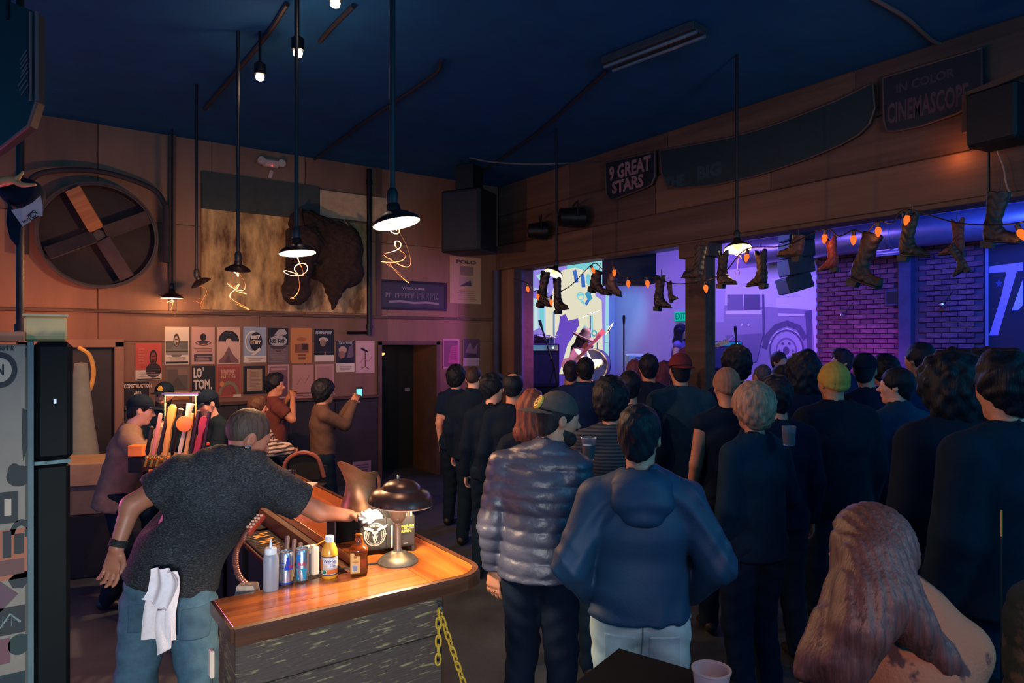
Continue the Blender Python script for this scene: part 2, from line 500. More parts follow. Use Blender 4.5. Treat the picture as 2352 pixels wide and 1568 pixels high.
# back wall: framing behind, plywood panels in front
DX0, DX1, DX2, DX3 = 0.0, 0.825, 4.23, 5.14
bw = MB()
for x0, x1 in ((-3.0, DX0), (DX1, DX2), (DX3, XR + 0.2)): bw.bx(x0, x1, YB + 0.03, YB + 0.2, 0, 2.05, M_trim)
bw.bx(-3.0, XR + 0.2, YB + 0.03, YB + 0.2, 2.05, CEIL, M_trim)
bw.bx(-0.4, 1.3, YB + 1.1, YB + 1.2, 0, 2.4, M_black).bx(3.8, 5.8, YB + 1.6, YB + 1.7, 0, 2.4, M_wains)
wb = struct(bw.build('wall_back'), 'brown plywood back wall of the bar')
k = 0
for z0, z1 in ((1.27, 2.05), (2.42, 3.5), (3.5, CEIL)):
    x = -3.0; wd = 1.22
    while x < XR:
        x1 = min(x + wd, XR); k += 1
        segs = [(x, x1)]
        if z0 < 2:
            segs = []
            for a, b in ((-3.0, DX0 - 0.1), (DX1 + 0.1, DX2 - 0.06), (DX3 + 0.06, XR)):
                lo, hi = max(a, x), min(b, x1)
                if hi - lo > 0.05: segs.append((lo, hi))
        for a, b in segs:
            MB().bx(a + 0.004, b - 0.004, YB - random.uniform(0, 0.008), YB + 0.03, z0 + 0.003, z1 - 0.003, M_ply[(k * 7 + k // 3) % 4]).build('panel', parent=wb)
        x = x1
x = -3.0
while x < XR:
    x1 = min(x + 1.83, XR)
    MB().bx(x + 0.003, x1 - 0.003, YB - 0.006, YB + 0.03, 2.052, 2.385, M_ply[int(x * 3) % 4]).build('rail_board', parent=wb)
    x = x1
MB().bx(-3.0, XR, YB - 0.06, YB + 0.03, 2.385, 2.425, M_trim, 0.006).build('picture_rail', parent=wb)
for a, b in ((-3.0, DX0 - 0.1), (DX1 + 0.1, DX2 - 0.06), (DX3 + 0.06, XR)):
    n = max(1, int((b - a) / 0.6)); s = (b - a) / n
    for i in range(n):
        MB().bx(a + i * s + 0.004, a + (i + 1) * s - 0.004, YB - 0.02, YB + 0.03, 0.0, 1.24, M_wains).build('wainscot_panel', parent=wb)
    MB().bx(a, b, YB - 0.07, YB + 0.03, 1.235, 1.272, M_trim, 0.006).build('chair_rail', parent=wb)
for px in (395, 868):
    X = at_Y(px, 600, YB)[0]
    MB().bx(X - 0.04, X + 0.04, YB - 0.035, YB + 0.0, 2.43, CEIL, M_trim).build('batten', parent=wb)
# door frames
d1 = MB()
d1.bx(DX0 - 0.1, DX0, YB - 0.04, YB + 0.1, 0, 2.05, M_ply[2], 0.008).bx(DX1, DX1 + 0.1, YB - 0.04, YB + 0.1, 0, 2.05, M_ply[2], 0.008)
d1.bx(DX0 - 0.1, DX1 + 0.1, YB - 0.04, YB + 0.1, 1.98, 2.08, M_ply[2], 0.008)
dd = struct(d1.build('door_1'), 'wooden frame of the dark doorway behind the bar')
MB().bx(DX0, DX1, YB + 0.1, YB + 0.15, 0, 1.98, M_wains).build('door_leaf', parent=dd)
d2 = MB()
d2.bx(DX2 - 0.06, DX2, YB - 0.03, YB + 1.0, 0, 2.05, M_trim).bx(DX3, DX3 + 0.06, YB - 0.03, YB + 1.0, 0, 2.05, M_trim)
d2.bx(DX2 - 0.06, DX3 + 0.06, YB - 0.03, YB + 1.0, 2.0, 2.05, M_trim)
d2o = struct(d2.build('door_2'), 'dark open doorway left of the pink posters')
MB().bx(4.62, 5.13, YB + 0.75, YB + 0.8, 0, 1.98, M_black).build('door_leaf', parent=d2o)
MB().bx(4.98, 5.06, YB + 0.72, YB + 0.745, 1.25, 1.29, M_stagewall).build('door_sign', parent=d2o)

# right wall: posts, beam boards
wr_mb = MB().bx(XR + 0.02, XR + 0.2, 8.6, 12.7, 0, CEIL, M_board[1]).bx(XR + 0.02, XR + 0.2, -0.5, 8.6, 3.2, CEIL, M_board[1])
wr = struct(wr_mb.build('wall_right'), 'rough board wall above the openings to the stage')
for r, (z0, z1, ln) in enumerate(((3.22, 3.61, 2.3), (3.62, 4.09, 1.6), (4.1, 4.585, 1.9))):
    y = -0.4 - r * 0.7; kk = r
    while y < YB - 0.02:
        y1 = min(y + ln * (0.8 + 0.4 * random.random()), YB - 0.02); kk += 1
        MB().bx(XR - random.uniform(0.0, 0.015) - (0.03 if r == 0 else 0), XR + 0.02, max(y, -0.5) + 0.003, y1 - 0.003, z0, z1 - 0.006, M_board[(kk * 5 + r) % 4], 0.006).build('board', parent=wr)
        y = y1
MB().bx(XR - 0.05, XR + 0.2, -0.5, 8.6, 3.17, 3.215, M_trim, 0.006).build('beam_lip', parent=wr)
for i, (y0, y1) in enumerate(((8.83, 9.02), (9.03, 9.28))):
    MB().bx(XR - 0.01, XR + 0.02, y0, y1, 0, 3.2, M_ply[i]).build('wall_board', parent=wr)
cp = struct(MB().bx(XR - 0.03, XR + 0.2, 8.6, 8.81, 0, 3.2, M_navy, 0.01).build('pillar_corner'), 'dark blue post at the left edge of the stage opening')
co = MB().bx(XR - 0.02, XR + 0.17, 5.07, 5.365, 0, 3.19, M_board[3], 0.01).build('pillar_middle')
struct(co, 'rough wooden post between the two stage openings')
MB().bx(XR - 0.06, XR + 0.2, 5.0, 5.43, 3.02, 3.19, M_board[1], 0.01).build('bracket', parent=co)

# stage room
sw = struct(MB().bx(XR, 12.3, 12.5, 12.7, 0, CEIL, M_stagewall).build('wall_stage_end'), 'pale end wall of the stage room')
sf = struct(MB().bx(12.0, 12.2, 1.5, 12.6, 0, CEIL, M_stagewall).build('wall_stage_far'), 'pale side wall behind the stage')
struct(MB().bx(XR + 0.2, 12.3, 1.5, 12.7, CEIL - 0.05, CEIL + 0.1, mat('stage_ceiling', (60, 60, 90), rough=0.7)).build('ceiling_stage'), 'dark ceiling of the stage room')
# brick facing
M_mortar = mat('mortar', (74, 62, 72), rough=0.9, var=0.15)
M_brick = [mat('brick_%d' % i, c, rough=0.85, var=0.25, vscale=14, bump=0.25, bscale=40) for i, c in enumerate([(112, 66, 78), (98, 58, 70), (122, 76, 86)])]
bricks = [MB().box((0, 0, 0), (0.045, 0.222, 0.073), None, m, 0.006).mesh('brick') for m in M_brick]
for w_i, (y0, y1) in enumerate(((5.56, 7.07), (4.36, 5.36))):
    bk = struct(MB().bx(11.96, 12.0, y0, y1, 0, 3.75, M_mortar).build('wall_brick'), ('brick' + ' wall beside the truck picture', 'brick wall beside the lettered window')[w_i])
    row = 0; z = 1.55
    while z < 3.7:
        y = y0 + 0.115 - (0.115 if row % 2 else 0)
        while y < y1 - 0.1:
            if y - 0.11 >= y0 - 0.01:
                inst('brick', bricks[random.randrange(3)], bk, loc=(11.945 + random.uniform(-0.004, 0.004), y, z))
            y += 0.234
        z += 0.085; row += 1
struct(MB().bx(11.8, 12.0, 5.36, 5.56, 0, CEIL - 0.06, M_navy, 0.01).build('pillar_brick'), 'dark pilaster between the brick panels')
# stage platform with front boards
st = struct(MB().bx(6.9, 11.95, 7.0, 12.45, 0, 0.46, M_black).build('floor_stage'), 'low black stage platform')
for i in range(12):
    MB().bx(6.9, 11.95, 7.0 + i * 0.454 + 0.003, 7.0 + (i + 1) * 0.454 - 0.003, 0.46, 0.5, M_wains).build('plank', parent=st)
# ================================================================ things on the walls
CREAM = (226, 206, 178); INK = (26, 26, 34)
def poster(px0, py0, px1, py1, paper, spec, label, frame=None, Y=None, name='poster', cat='poster', t=0.004, group='posters on the back wall'):
    Y = (YB - 0.012) if Y is None else Y
    a = at_Y(px0, 784, Y); b = at_Y(px1, 784, Y); c = at_Y((px0 + px1) / 2, 784, Y)
    dep = c @ F3
    z1 = H + (784 - py0) / FPX * dep; z0 = H + (784 - py1) / FPX * dep
    wd = b[0] - a[0]; hg = z1 - z0
    m = paper if not isinstance(paper, tuple) else plain(paper, 0.55)
    o = MB().bx(0, wd, -t, 0.01, 0, hg, m).build(name, loc=(a[0], Y, z0))
    tag(o, label, cat, group)
    if frame:
        fr = MB(); q = 0.035
        fr.bx(-q, 0, -0.02, 0.01, -q, hg + q, frame).bx(wd, wd + q, -0.02, 0.01, -q, hg + q, frame).bx(0, wd, -0.02, 0.01, -q, 0, frame).bx(0, wd, -0.02, 0.01, hg, hg + q, frame)
        fr.build('frame', parent=o)
    if spec:
        decal(spec, wd, hg, flat_map((0, -t, 0), (1, 0, 0), (0, 0, 1))).build('print', parent=o)
    return o
def lines(x0, y0, x1, y1, n, c, fill=0.5):
    out = []; h = (y1 - y0) / n; rnd = random.Random(int(x0 * 991 + y0 * 77 + n))
    for i in range(n):
        a = rnd.uniform(0, 0.15) * (x1 - x0); b = rnd.uniform(0, 0.2) * (x1 - x0)
        out.append(('r', x0 + a, y0 + i * h, x1 - b, y0 + i * h + h * fill, c))
    return out
def bust(cx, cy, s, skin, dark, hair):
    return [('e', cx, cy - 1.75 * s, 1.5 * s, 1.0 * s, dark), ('e', cx, cy, 0.75 * s, 1.05 * s, hair), ('e', cx, cy - 0.1 * s, 0.5 * s, 0.75 * s, skin), ('r', cx - .35 * s, cy + .05 * s, cx + .35 * s, cy + .2 * s, hair), ('e', cx, cy - .5 * s, .3 * s, .25 * s, hair)]
RED = (196, 74, 56); TAN = (204, 150, 96); GREY = (128, 116, 112); LG = (176, 168, 158)
poster(311, 788, 371, 873, RED, [('r', 0, 0, 1, .28, CREAM)] + bust(.68, .62, .2, (150, 60, 50), (40, 26, 30), (36, 24, 28)) + lines(.08, .45, .35, .9, 6, (210, 110, 86)) + lines(.1, .1, .9, .24, 3, (150, 130, 118)) + [('r', .05, .02, .95, .045, INK), ('r', 0, .28, 1, .285, (150, 60, 50))], 'red concert poster of a long-haired man above a white strip')
poster(378, 750, 434, 837, CREAM, [('r', .04, .26, .96, .62, (104, 98, 84))] + bust(.48, .64, .17, (196, 170, 142), (120, 112, 98), (70, 58, 50)) + [('r', .04, .26, .96, .4, (150, 136, 116)), ('r', .04, .33, .96, .37, (70, 66, 58)), ('r', .04, .03, .96, .08, INK)] + lines(.1, .11, .9, .22, 3, (190, 166, 140)), 'cream poster with a portrait over a landscape, topmost left in the poster rows')
poster(440, 750, 493, 836, (202, 152, 132), [('e', .5, .72, .14, .1, INK), ('p', [(.2, .62), (.8, .62), (.65, .54), (.35, .54)], (70, 48, 48)), ('l', [(.15, .58), (.3, .52), (.5, .5), (.7, .52), (.85, .58)], .04, (90, 60, 56)), ('r', .1, .07, .9, .27, (70, 56, 60))] + lines(.15, .1, .85, .24, 3, (170, 128, 116)) + lines(.1, .34, .9, .44, 3, (120, 84, 78)), 'pale pink poster with a small dark figure sitting in a boat')
poster(499, 752, 551, 836, (214, 168, 142), [('h', .5, .62, .46, .3, .28, INK), ('h', .5, .62, .36, .235, .9, (60, 52, 54)), ('p', [(.06, .03), (.94, .03), (.94, .1), (.7, .25), (.56, .42), (.5, .5), (.44, .42), (.3, .25), (.06, .1)], (126, 88, 80)), ('p', [(.3, .03), (.6, .03), (.5, .3)], (98, 68, 66))], 'poster with half a black vinyl record over a mountain')
poster(559, 750, 611, 832, (150, 160, 168), [('r', 0, 0, 1, .18, CREAM), ('o', .4, .58, .34, .3, .86, CREAM), ('e', .55, .58, .28, .27, INK), *scrib(.36, .66, .74, .76, 4, CREAM, .05), *scrib(.33, .52, .78, .62, 5, CREAM, .05), ('p', [(.3, .2), (.7, .42), (.78, .36), (.45, .2)], CREAM)] + lines(.1, .05, .9, .14, 2, (170, 150, 136)), 'blue grey poster with black oval lettering and a white strip')
poster(615, 753, 662, 835, (120, 100, 96), [('r', 0, .52, 1, 1, (22, 26, 36)), ('e', .5, .64, .44, .15, LG), *scrib(.12, .58, .88, .7, 6, (40, 36, 42), .05), ('p', [(.3, .8), (.5, .95), (.8, .98), (.95, .84), (.7, .78)], LG), ('p', [(.05, .5), (.95, .5), (.5, .3)], (70, 58, 60))] + lines(.1, .04, .9, .44, 6, (140, 118, 108)), 'black and white poster with rough hand lettering under a burst')
poster(669, 753, 716, 834, (206, 132, 70), [('e', .5, .68, .24, .06, (176, 104, 58)), ('r', .16, .3, .84, .54, (140, 84, 50)), ('r', .5, .38, .8, .56, (70, 44, 36)), ('r', .3, .2, .7, .26, (120, 74, 48)), ('r', .32, .1, .68, .17, (120, 74, 48))] , 'orange poster with a small brown truck picture in the middle')
poster(722, 756, 767, 830, (24, 26, 34), [('r', 0, 0, 1, .2, CREAM), *scrib(.08, .85, .92, .94, 9, LG, .04), ('e', .45, .68, .24, .07, (196, 176, 150)), ('e', .42, .58, .15, .11, (150, 116, 92)), ('p', [(.2, .22), (.8, .22), (.7, .46), (.3, .46)], (40, 34, 38)), ('r', .5, .2, .56, .3, (180, 140, 100))], 'black framed poster of a man in a pale hat')
poster(772, 782, 814, 854, (44, 40, 52), [('r', 0, 0, 1, .28, CREAM), ('e', .35, .7, .22, .12, (190, 150, 120)), ('e', .3, .55, .18, .12, (150, 100, 80)), ('p', [(.55, .4), (.95, .5), (.9, .9), (.7, .8)], (110, 86, 96)), ('p', [(.2, .3), (.8, .3), (.75, .45), (.3, .45)], (20, 20, 30)), *scrib(.08, .9, .92, .97, 9, LG, .035)] + lines(.15, .06, .85, .22, 3, (180, 160, 144)), 'dark photo poster of a drummer with a white strip below')
poster(817, 783, 860, 856, (206, 160, 150), [('p', [(.25, .78), (.32, .8), (.68, .68), (.66, .63), (.3, .72)], INK), ('l', [(.5, .68), (.5, .2)], .06, (110, 66, 72)), ('l', [(.2, .3), (.4, .45), (.65, .35), (.85, .5)], .05, (170, 118, 116)), ('l', [(.3, .15), (.5, .2), (.7, .12)], .05, (120, 76, 80))], 'pink poster with a microphone drawing, rightmost of the poster rows')
poster(381, 842, 434, 918, (120, 104, 84), [('r', 0, 0, 1, .25, (190, 124, 62)), ('r', .06, .3, .94, .92, (100, 88, 74)), ('r', .5, .75, .94, .95, (140, 112, 92)), ('p', [(.1, .3), (.5, .7), (.9, .3)], (84, 74, 64))], 'dim olive poster with an orange band below the cream portrait poster')
poster(441, 840, 494, 921, (24, 25, 33), [('r', 0, 0, 1, .28, (208, 160, 140)), ('t', "LO", .06, .66, .42, .95, CREAM, .05), ('t', "'", .46, .86, .5, .97, CREAM, .05), ('t', 'TOM', .06, .34, .78, .62, CREAM, .05), ('t', ',', .8, .3, .86, .4, CREAM, .04), ('l', [(.1, .1), (.3, .2), (.5, .08), (.7, .18), (.9, .1)], .03, (110, 76, 70))], 'black poster with big cream letters LO TOM')
poster(497, 838, 553, 912, (190, 92, 76), [('r', .05, .05, .95, .95, (160, 78, 68)), *scrib(.2, .74, .8, .86, 5, (210, 150, 120), .06), *scrib(.2, .6, .8, .72, 4, (210, 150, 120), .06), ('h', .5, .08, .42, .42, .75, (140, 130, 90)), ('e', .22, .42, .09, .08, (220, 140, 80)), ('r', .68, 0, 1, .08, CREAM)], 'red framed poster with pale lettering and an arch')
poster(566, 846, 602, 897, (186, 150, 116), lines(.1, .06, .9, .94, 14, (146, 112, 86), .35), 'small dark-framed document hanging between posters', frame=mat('dark_frame', (36, 26, 26), rough=0.4))
poster(615, 837, 664, 915, (206, 160, 146), [('r', .07, .05, .93, .95, (140, 96, 96)), ('p', [(.07, .05), (.93, .05), (.93, .6), (.6, .8), (.3, .55), (.07, .7)], (110, 74, 80)), ('r', .15, .84, .85, .9, (200, 150, 136))], 'white bordered poster behind the dark-haired man')
poster(671, 838, 720, 914, (198, 142, 120), [('l', [(.2, .4), (.4, .6), (.6, .45), (.8, .7)], .03, (150, 100, 88)), ('r', .1, .12, .9, .17, (120, 78, 70))] + lines(.2, .07, .8, .12, 1, (120, 78, 70)) + [('r', .04, .04, .96, .06, (150, 110, 98))], 'plain salmon poster with a thin line of print at the foot')
poster(724, 836, 767, 880, (206, 156, 138), [('r', .1, .1, .9, .9, (190, 138, 122))], 'blank salmon sheet behind the raised phone')
poster(1017, 778, 1055, 846, (196, 130, 150), [('r', .06, .05, .94, .95, (130, 70, 100)), ('p', [(.3, .2), (.9, .15), (.9, .8), (.5, .75), (.4, .5)], (190, 80, 130))] + lines(.4, .3, .85, .75, 6, (150, 70, 110)), 'pink poster with a pale border right of the doorway')
poster(1064, 778, 1101, 840, (200, 160, 180), [('r', 0, .3, 1, 1, (96, 64, 92)), ('p', [(.1, .5), (.4, .9), (.6, .6), (.9, .85), (.8, .45)], (150, 110, 140)), ('r', .2, .33, .8, .42, (60, 44, 66))], 'purple photo poster with a white strip, beside the pink poster')
poster(1033, 590, 1104, 697, (190, 150, 120), [('t', 'POLO', .2, .85, .85, .93, (90, 66, 66), .05), ('r', .32, .6, .75, .8, (140, 108, 98)), ('r', .3, .38, .75, .56, (170, 140, 124)), ('p', [(.32, .38), (.7, .38), (.66, .5), (.5, .45)], (80, 62, 80))] + lines(.2, .08, .85, .3, 5, (160, 122, 102)), 'large faded poster high on the wall below the black loudspeaker')
poster(873, 651, 1020, 707, (54, 54, 62), [('r', .03, .06, .97, .94, (62, 62, 72)), ('t', 'WELCOME', .32, .74, .68, .84, (170, 150, 150)), *scrib(.08, .4, .18, .58, 2, (130, 118, 124), .014), *scrib(.22, .4, .52, .58, 6, (130, 118, 124), .014), *scrib(.56, .36, .9, .64, 5, (100, 94, 112), .018), ('l', [(.12, .22), (.3, .26), (.5, .2), (.7, .24), (.9, .2)], .03, (150, 132, 138))], 'long dark welcome sign with a black frame', frame=mat('sign_frame', (22, 24, 30), rough=0.5), name='sign', cat='sign', t=0.015, group='signs on the walls')
poster(281, 877, 342, 930, (26, 26, 34), [('t', 'CONSTRUCTION', .05, .74, 1.1, .92, CREAM, .04), ('t', 'AREA', .42, .44, .72, .6, CREAM, .04), ('t', 'KEEP OUT', .3, .12, 1.05, .3, CREAM, .04)], 'black construction area sign behind the two bar customers', name='sign', cat='sign', t=0.01, group='signs on the walls')
poster(810, 1059, 852, 1097, (150, 120, 140), lines(.1, .1, .9, .9, 5, (96, 76, 100), .5), 'paper notice low on the dark wainscot near the doorway', Y=YB - 0.04, name='paper_notice', cat='notice')

# large canvas painting with two cloth strips above it
M_mural = mat('hay_painting', (128, 90, 58), rough=0.85, var=0.3, vscale=1.6, col2=(232, 188, 124), stretch=(3.2, 1, 1.1), thresh=(0.36, 0.66), bump=0.1, bscale=8)
poster(462, 495, 846, 715, M_mural, [], 'large brown painting of dry grass behind the buffalo head', Y=YB - 0.03, name='painting', cat='painting', t=0.02, group='cloths and painting')
poster(462, 412, 733, 492, mat('green_cloth', (66, 70, 66), rough=0.9, var=0.15), [], 'dark green cloth strip above the painting', Y=YB - 0.06, name='cloth_strip', cat='banner', t=0.02, group='cloths and painting')
poster(734, 446, 886, 506, mat('beige_cloth', (196, 160, 124), rough=0.9, var=0.15), [], 'pale beige cloth strip right above the buffalo head', Y=YB - 0.06, name='cloth_strip', cat='banner', t=0.02, group='cloths and painting')

# buffalo head trophy
def buffalo():
    Y = 8.75
    def q(px, py, dy=0.0): return at_Y(px, py, Y + dy)
    M_fur = mat('buffalo_fur', (44, 27, 22), rough=0.9, var=0.5, vscale=22, bump=0.9, bscale=45)
    c = q(735, 585); hump = s_ell(q(735, 570, .12), (.42, .3, .42)); crown = s_ell(q(790, 575), (.24, .28, .36))
    face = s_seg(q(700, 560, -.1), q(675, 670, -.25), (.2, .24), (.12, .13), (1, 0, 0))
    beard = s_cap(q(770, 640, -.05), q(765, 705, -.05), .19, .03); jaw = s_ell(q(800, 630), (.2, .22, .17))
    muzz = s_ell(q(682, 672, -.28), (.15, .15, .13)); top = s_ell(q(700, 510, .1), (.2, .2, .16))
    f = s_uni(.12, hump, crown, face, beard, jaw, muzz, top)
    f = s_warp(f, lambda P: 0.014 * np.sin(P[:, 0] * 37 + 3 * np.sin(P[:, 2] * 17)) * np.sin(P[:, 2] * 29 + P[:, 1] * 31))
    o = sdf_obj('buffalo_head', [(f, c - A(.85, .6, .85), c + A(.85, .45, .85), 0.022)], M_fur)
    tag(o, 'shaggy dark buffalo head trophy mounted over the painting', 'trophy')
    M_horn = mat('horn', (60, 44, 38), rough=0.35, var=0.3)
    for pts in ([(775, 548), (800, 522), (790, 505)], [(690, 520), (688, 495), (692, 478)]):
        P = [q(a, b, -.12) for a, b in pts]
        MB().tube(spline(P, 6), list(np.linspace(.06, .012, 13)), 10).build('horn', M_horn, o, True)
    for px, py in ((672, 610), (724, 605)):
        MB().lathe([(0.001, -.03), (.02, -.02), (.03, 0), (.02, .02), (.001, .03)], 12, Matrix.Translation(Vector(q(px, py, -.4)))).build('eye', M_black, o, True)
    c2 = q(735, 575); MB().bx(c2[0] - .3, c2[0] + .3, 8.8, YB - .04, c2[2] - .32, c2[2] + .32, M_wains, .02).build('mount', parent=o)
    return o
buffalo()

# drum fan
def fan():
    Y = YB - 0.28
    a = at_Y(88, 540, Y); b = at_Y(356, 540, Y); c = (a + b) / 2; c[2] = at_Y(222, 540, Y)[2]
    R = (b[0] - a[0]) / 2
    Rz = 122 / FPX * (c @ F3)
    R = (R + Rz) / 2
    M_fan = mat('fan_drum', (66, 54, 54), rough=0.6, metal=0.1, var=0.25)
    M_in = mat('fan_back', (52, 45, 48), rough=0.8)
    t = thing('drum_fan', 'big round wall fan with four wide blades', 'fan', tuple(c))
    Mx = Matrix.Rotation(math.radians(90), 4, 'X')
    MB().lathe([(R - .02, -.26), (R, -.26), (R, .02), (R + .02, .02), (R + .02, .0), (R - .02, .0)], 48, Mx, cap=False).build('drum', M_fan, t, True)
    MB().lathe([(0.001, -.25), (R - .01, -.25)], 48, Mx, cap=False).build('back_plate', M_in, t)
    MB().lathe([(0.001, .02), (.06, .02), (.09, -.03), (.09, -.1), (0.001, -.1)], 20, Mx).build('hub', M_fan, t, True)
    Mw = [wood('fan_blade_lit', (160, 96, 44), (196, 128, 62), axis=2, scale=2.0), M_fan, M_fan, M_fan]  # first blade coloured orange for the light falling on it
    for k, ang in enumerate((118, 27, -60, 207)):
        M = Matrix.Rotation(-math.radians(ang), 4, 'Y') @ Matrix.Translation((R * 0.52, -.07, 0)) @ Matrix.Rotation(math.radians(-28 if k == 0 else 30), 4, 'X')
        MB().box((0, 0, 0), (R * .84, .016, .17), None, None, .004).build('blade', Mw[k], t).matrix_local = M
    for sx in (-1, 1):
        MB().tube([(sx * (R + .1), -.02, R * .72), (sx * (R + .1), -.02, -R * .45)], .04, 10).build('side_rail', M_in, t, True)
    MB().tube(spline([(-R - .13, 0, R * .7), (-R * .9, 0, R + .05), (0, 0, R + .14), (R * .9, 0, R + .02), (R + .1, 0, R * .7)], 6), .03, 10).build('top_rail', M_in, t, True)
    return t
fan()

# pipes, emergency light, loudspeaker, little fixtures
def pipe(px, y0, y1, Y, r, label, m=None):
    o = MB().tube([at_Y(px, y0, Y), at_Y(px, (y0 + y1) / 2, Y), at_Y(px, y1, Y)], r, 12).build('pipe', m or M_dark, None, True)
    tag(o, label, 'pipe', 'steel pipes'); 
    for yy in (y0 + 30, y1 - 20):
        c = at_Y(px, yy, Y); MB().lathe([(r * 1.0, -.03), (r * 1.35, -.03), (r * 1.35, .03), (r, .03)], 12, Matrix.Translation(Vector(c)), cap=False).build('coupling', m or M_dark, o, True)
    return o
pipe(848, 388, 770, YB - 0.12, .035, 'vertical steel pipe beside the beige cloth strip')
pipe(46, -160, 775, 5.2, .022, 'thin dark pole right of the hanging cap')
pp = MB().tube([at_Y(798, 764, YB - .1), at_Y(820, 764, YB - .1), at_Y(846, 764, YB - .1)], .02, 8).build('pipe', M_dark, None, True)
tag(pp, 'short horizontal pipe just above the poster rows', 'pipe', 'steel pipes')
c = at_Y(1140, 700, YB - .12)
cp_ = MB().tube([(c[0], c[1], 0.0), (c[0], c[1], 3.2)], .06, 12).build('pipe', M_navy, None, True)
tag(cp_, 'thick dark pipe in the corner beside the stage opening', 'pipe', 'steel pipes')

def emergency():
    Y = YB - .1; c = at_Y(622, 375, Y)
    t = thing('emergency_light', 'white emergency light unit high on the back wall', 'light', tuple(c))
    M_w = mat('old_white_plastic', (206, 178, 160), rough=0.5, var=0.08)
    MB().box((0, 0, 0), (.22, .1, .1), None, None, .025).build('housing', M_w, t)
    for sx in (-1, 1):
        MB().lathe([(.001, -.04), (.045, -.04), (.05, .03), (.001, .035)], 16, Matrix.Translation((sx * .13, -.03, .01)) @ Matrix.Rotation(math.radians(90), 4, 'X')).build('lamp_head', M_w, t, True)
    MB().box((0, -.06, -.045), (.012, .012, .012)).build('indicator', glow('red_led', (255, 60, 50), 3.0), t)
    b = at_Y(622, 400, YB - .04)
    s = MB().box((0, 0, 0), (.05, .04, .11), Matrix.Rotation(math.radians(15), 3, 'Y'), None, .01).build('junction_box', M_w, loc=tuple(b))
    tag(s, 'small white box under the emergency light', 'box')
emergency()

def speaker():
    c = at_d(1078, 512, 9.6)
    t = thing('loudspeaker', 'black loudspeaker hung in the wall corner above the faded poster', 'loudspeaker', tuple(c), math.radians(-62))
    MB().box((0, 0, 0), (.62, .5, .86), None, None, .02).build('cabinet', M_black, t)
    MB().box((0, -.255, 0), (.54, .012, .78), None, None, .004).build('grille', mat('grille', (40, 42, 48), rough=0.7, bump=.4, bscale=200), t)
    MB().box((0, 0, .62), (.28, .3, .36), None, None, .01).build('bracket', M_black, t)
    for s in (-1, 1): MB().tube([(s * .08, -.1, .8), (s * .07, -.1, 1.3)], .012, 6).build('hanging_cable', M_dark, t)
    u = thing('stage_lamp', 'dark stage lamp with an amber lens on the beam', 'stage light', tuple(at_X(1322, 500, XR - .22)), math.radians(60))
    MB().lathe([(.001, -.25), (.12, -.22), (.14, 0), (.14, .12), (.11, .12), (.11, .0), (.001, 0)], 20, Matrix.Rotation(math.radians(90), 4, 'X')).build('can', M_dark, u, True)
    MB().lathe([(.001, 0), (.05, .005), (.055, 0.0)], 16, Matrix.Translation((0, -.125, -.03)) @ Matrix.Rotation(math.radians(90), 4, 'X')).build('lens', mat('amber', (214, 150, 80), rough=0.3), u)
    MB().tube([(-.16, 0, 0), (-.16, 0, .2), (.16, 0, .2), (.16, 0, 0)], .012, 6).build('yoke', M_dark, u)
    u2 = thing('stage_lamp', 'unlit round stage lamp left of the amber one', 'stage light', tuple(at_X(1242, 530, XR - .22)), math.radians(55))
    MB().lathe([(.001, -.2), (.1, -.18), (.13, 0), (.13, .1), (.1, .1), (.1, .0), (.001, 0)], 20, Matrix.Rotation(math.radians(90), 4, 'X')).build('can', M_dark, u2, True)
    MB().tube([(-.15, 0, 0), (-.15, 0, .2), (.15, 0, .2), (.15, 0, 0)], .012, 6).build('yoke', M_dark, u2)
speaker()

# ---- signs on the right wall
def px_plate(pts, X, t, m, name, label, text=(), mt=None, rim=None):
    P = [at_X(x, y, X) for x, y in pts]
    y0 = max(p[1] for p in P); z0 = min(p[2] for p in P)
    poly = [(y0 - p[1], p[2] - z0) for p in P]
    M = Matrix(((0, 0, -1, 0), (-1, 0, 0, 0), (0, 1, 0, 0), (0, 0, 0, 1)))
    a = sum(poly[i][0] * poly[(i + 1) % len(poly)][1] - poly[(i + 1) % len(poly)][0] * poly[i][1] for i in range(len(poly)))
    if a < 0: poly = poly[::-1]
    o = MB().prism(poly, t, M).build(name, m, loc=(X, y0, z0))
    tag(o, label, 'sign', 'cinema signs on the board wall')
    W = max(p[0] for p in poly); Hh = max(p[1] for p in poly)
    if rim:
        mb = MB(); loop = [tuple(M @ Vector((p[0], p[1], t / 2))) for p in poly]
        mb.tube(loop, .012, 6, closed=True); mb.build('rim', rim, o)
    for s in text: decal([s], W, Hh, flat_map((-t / 2, 0, 0), (0, -1, 0), (0, 0, 1))).build('lettering', parent=o)
    return o
M_sgn = mat('sign_blue', (26, 28, 40), rough=0.55, var=0.2); M_sgn2 = mat('sign_green', (24, 44, 48), rough=0.55, var=0.2)
M_rim = mat('sign_rim', (84, 66, 62), rough=0.5)
LET = (150, 112, 112); DIM = (40, 62, 70); DIM2 = (80, 56, 64)
px_plate([(1394, 374), (1508, 348), (1508, 405), (1500, 424), (1480, 434), (1415, 458), (1402, 458), (1396, 445)], XR - .045, .05, M_sgn, 'cinema_sign', 'small rounded sign reading 9 GREAT STARS',
         [('t', '9 GREAT', .08, .48, .92, .86, LET, .04), ('t', 'STARS', .14, .14, .78, .46, LET, .04)], rim=M_rim)
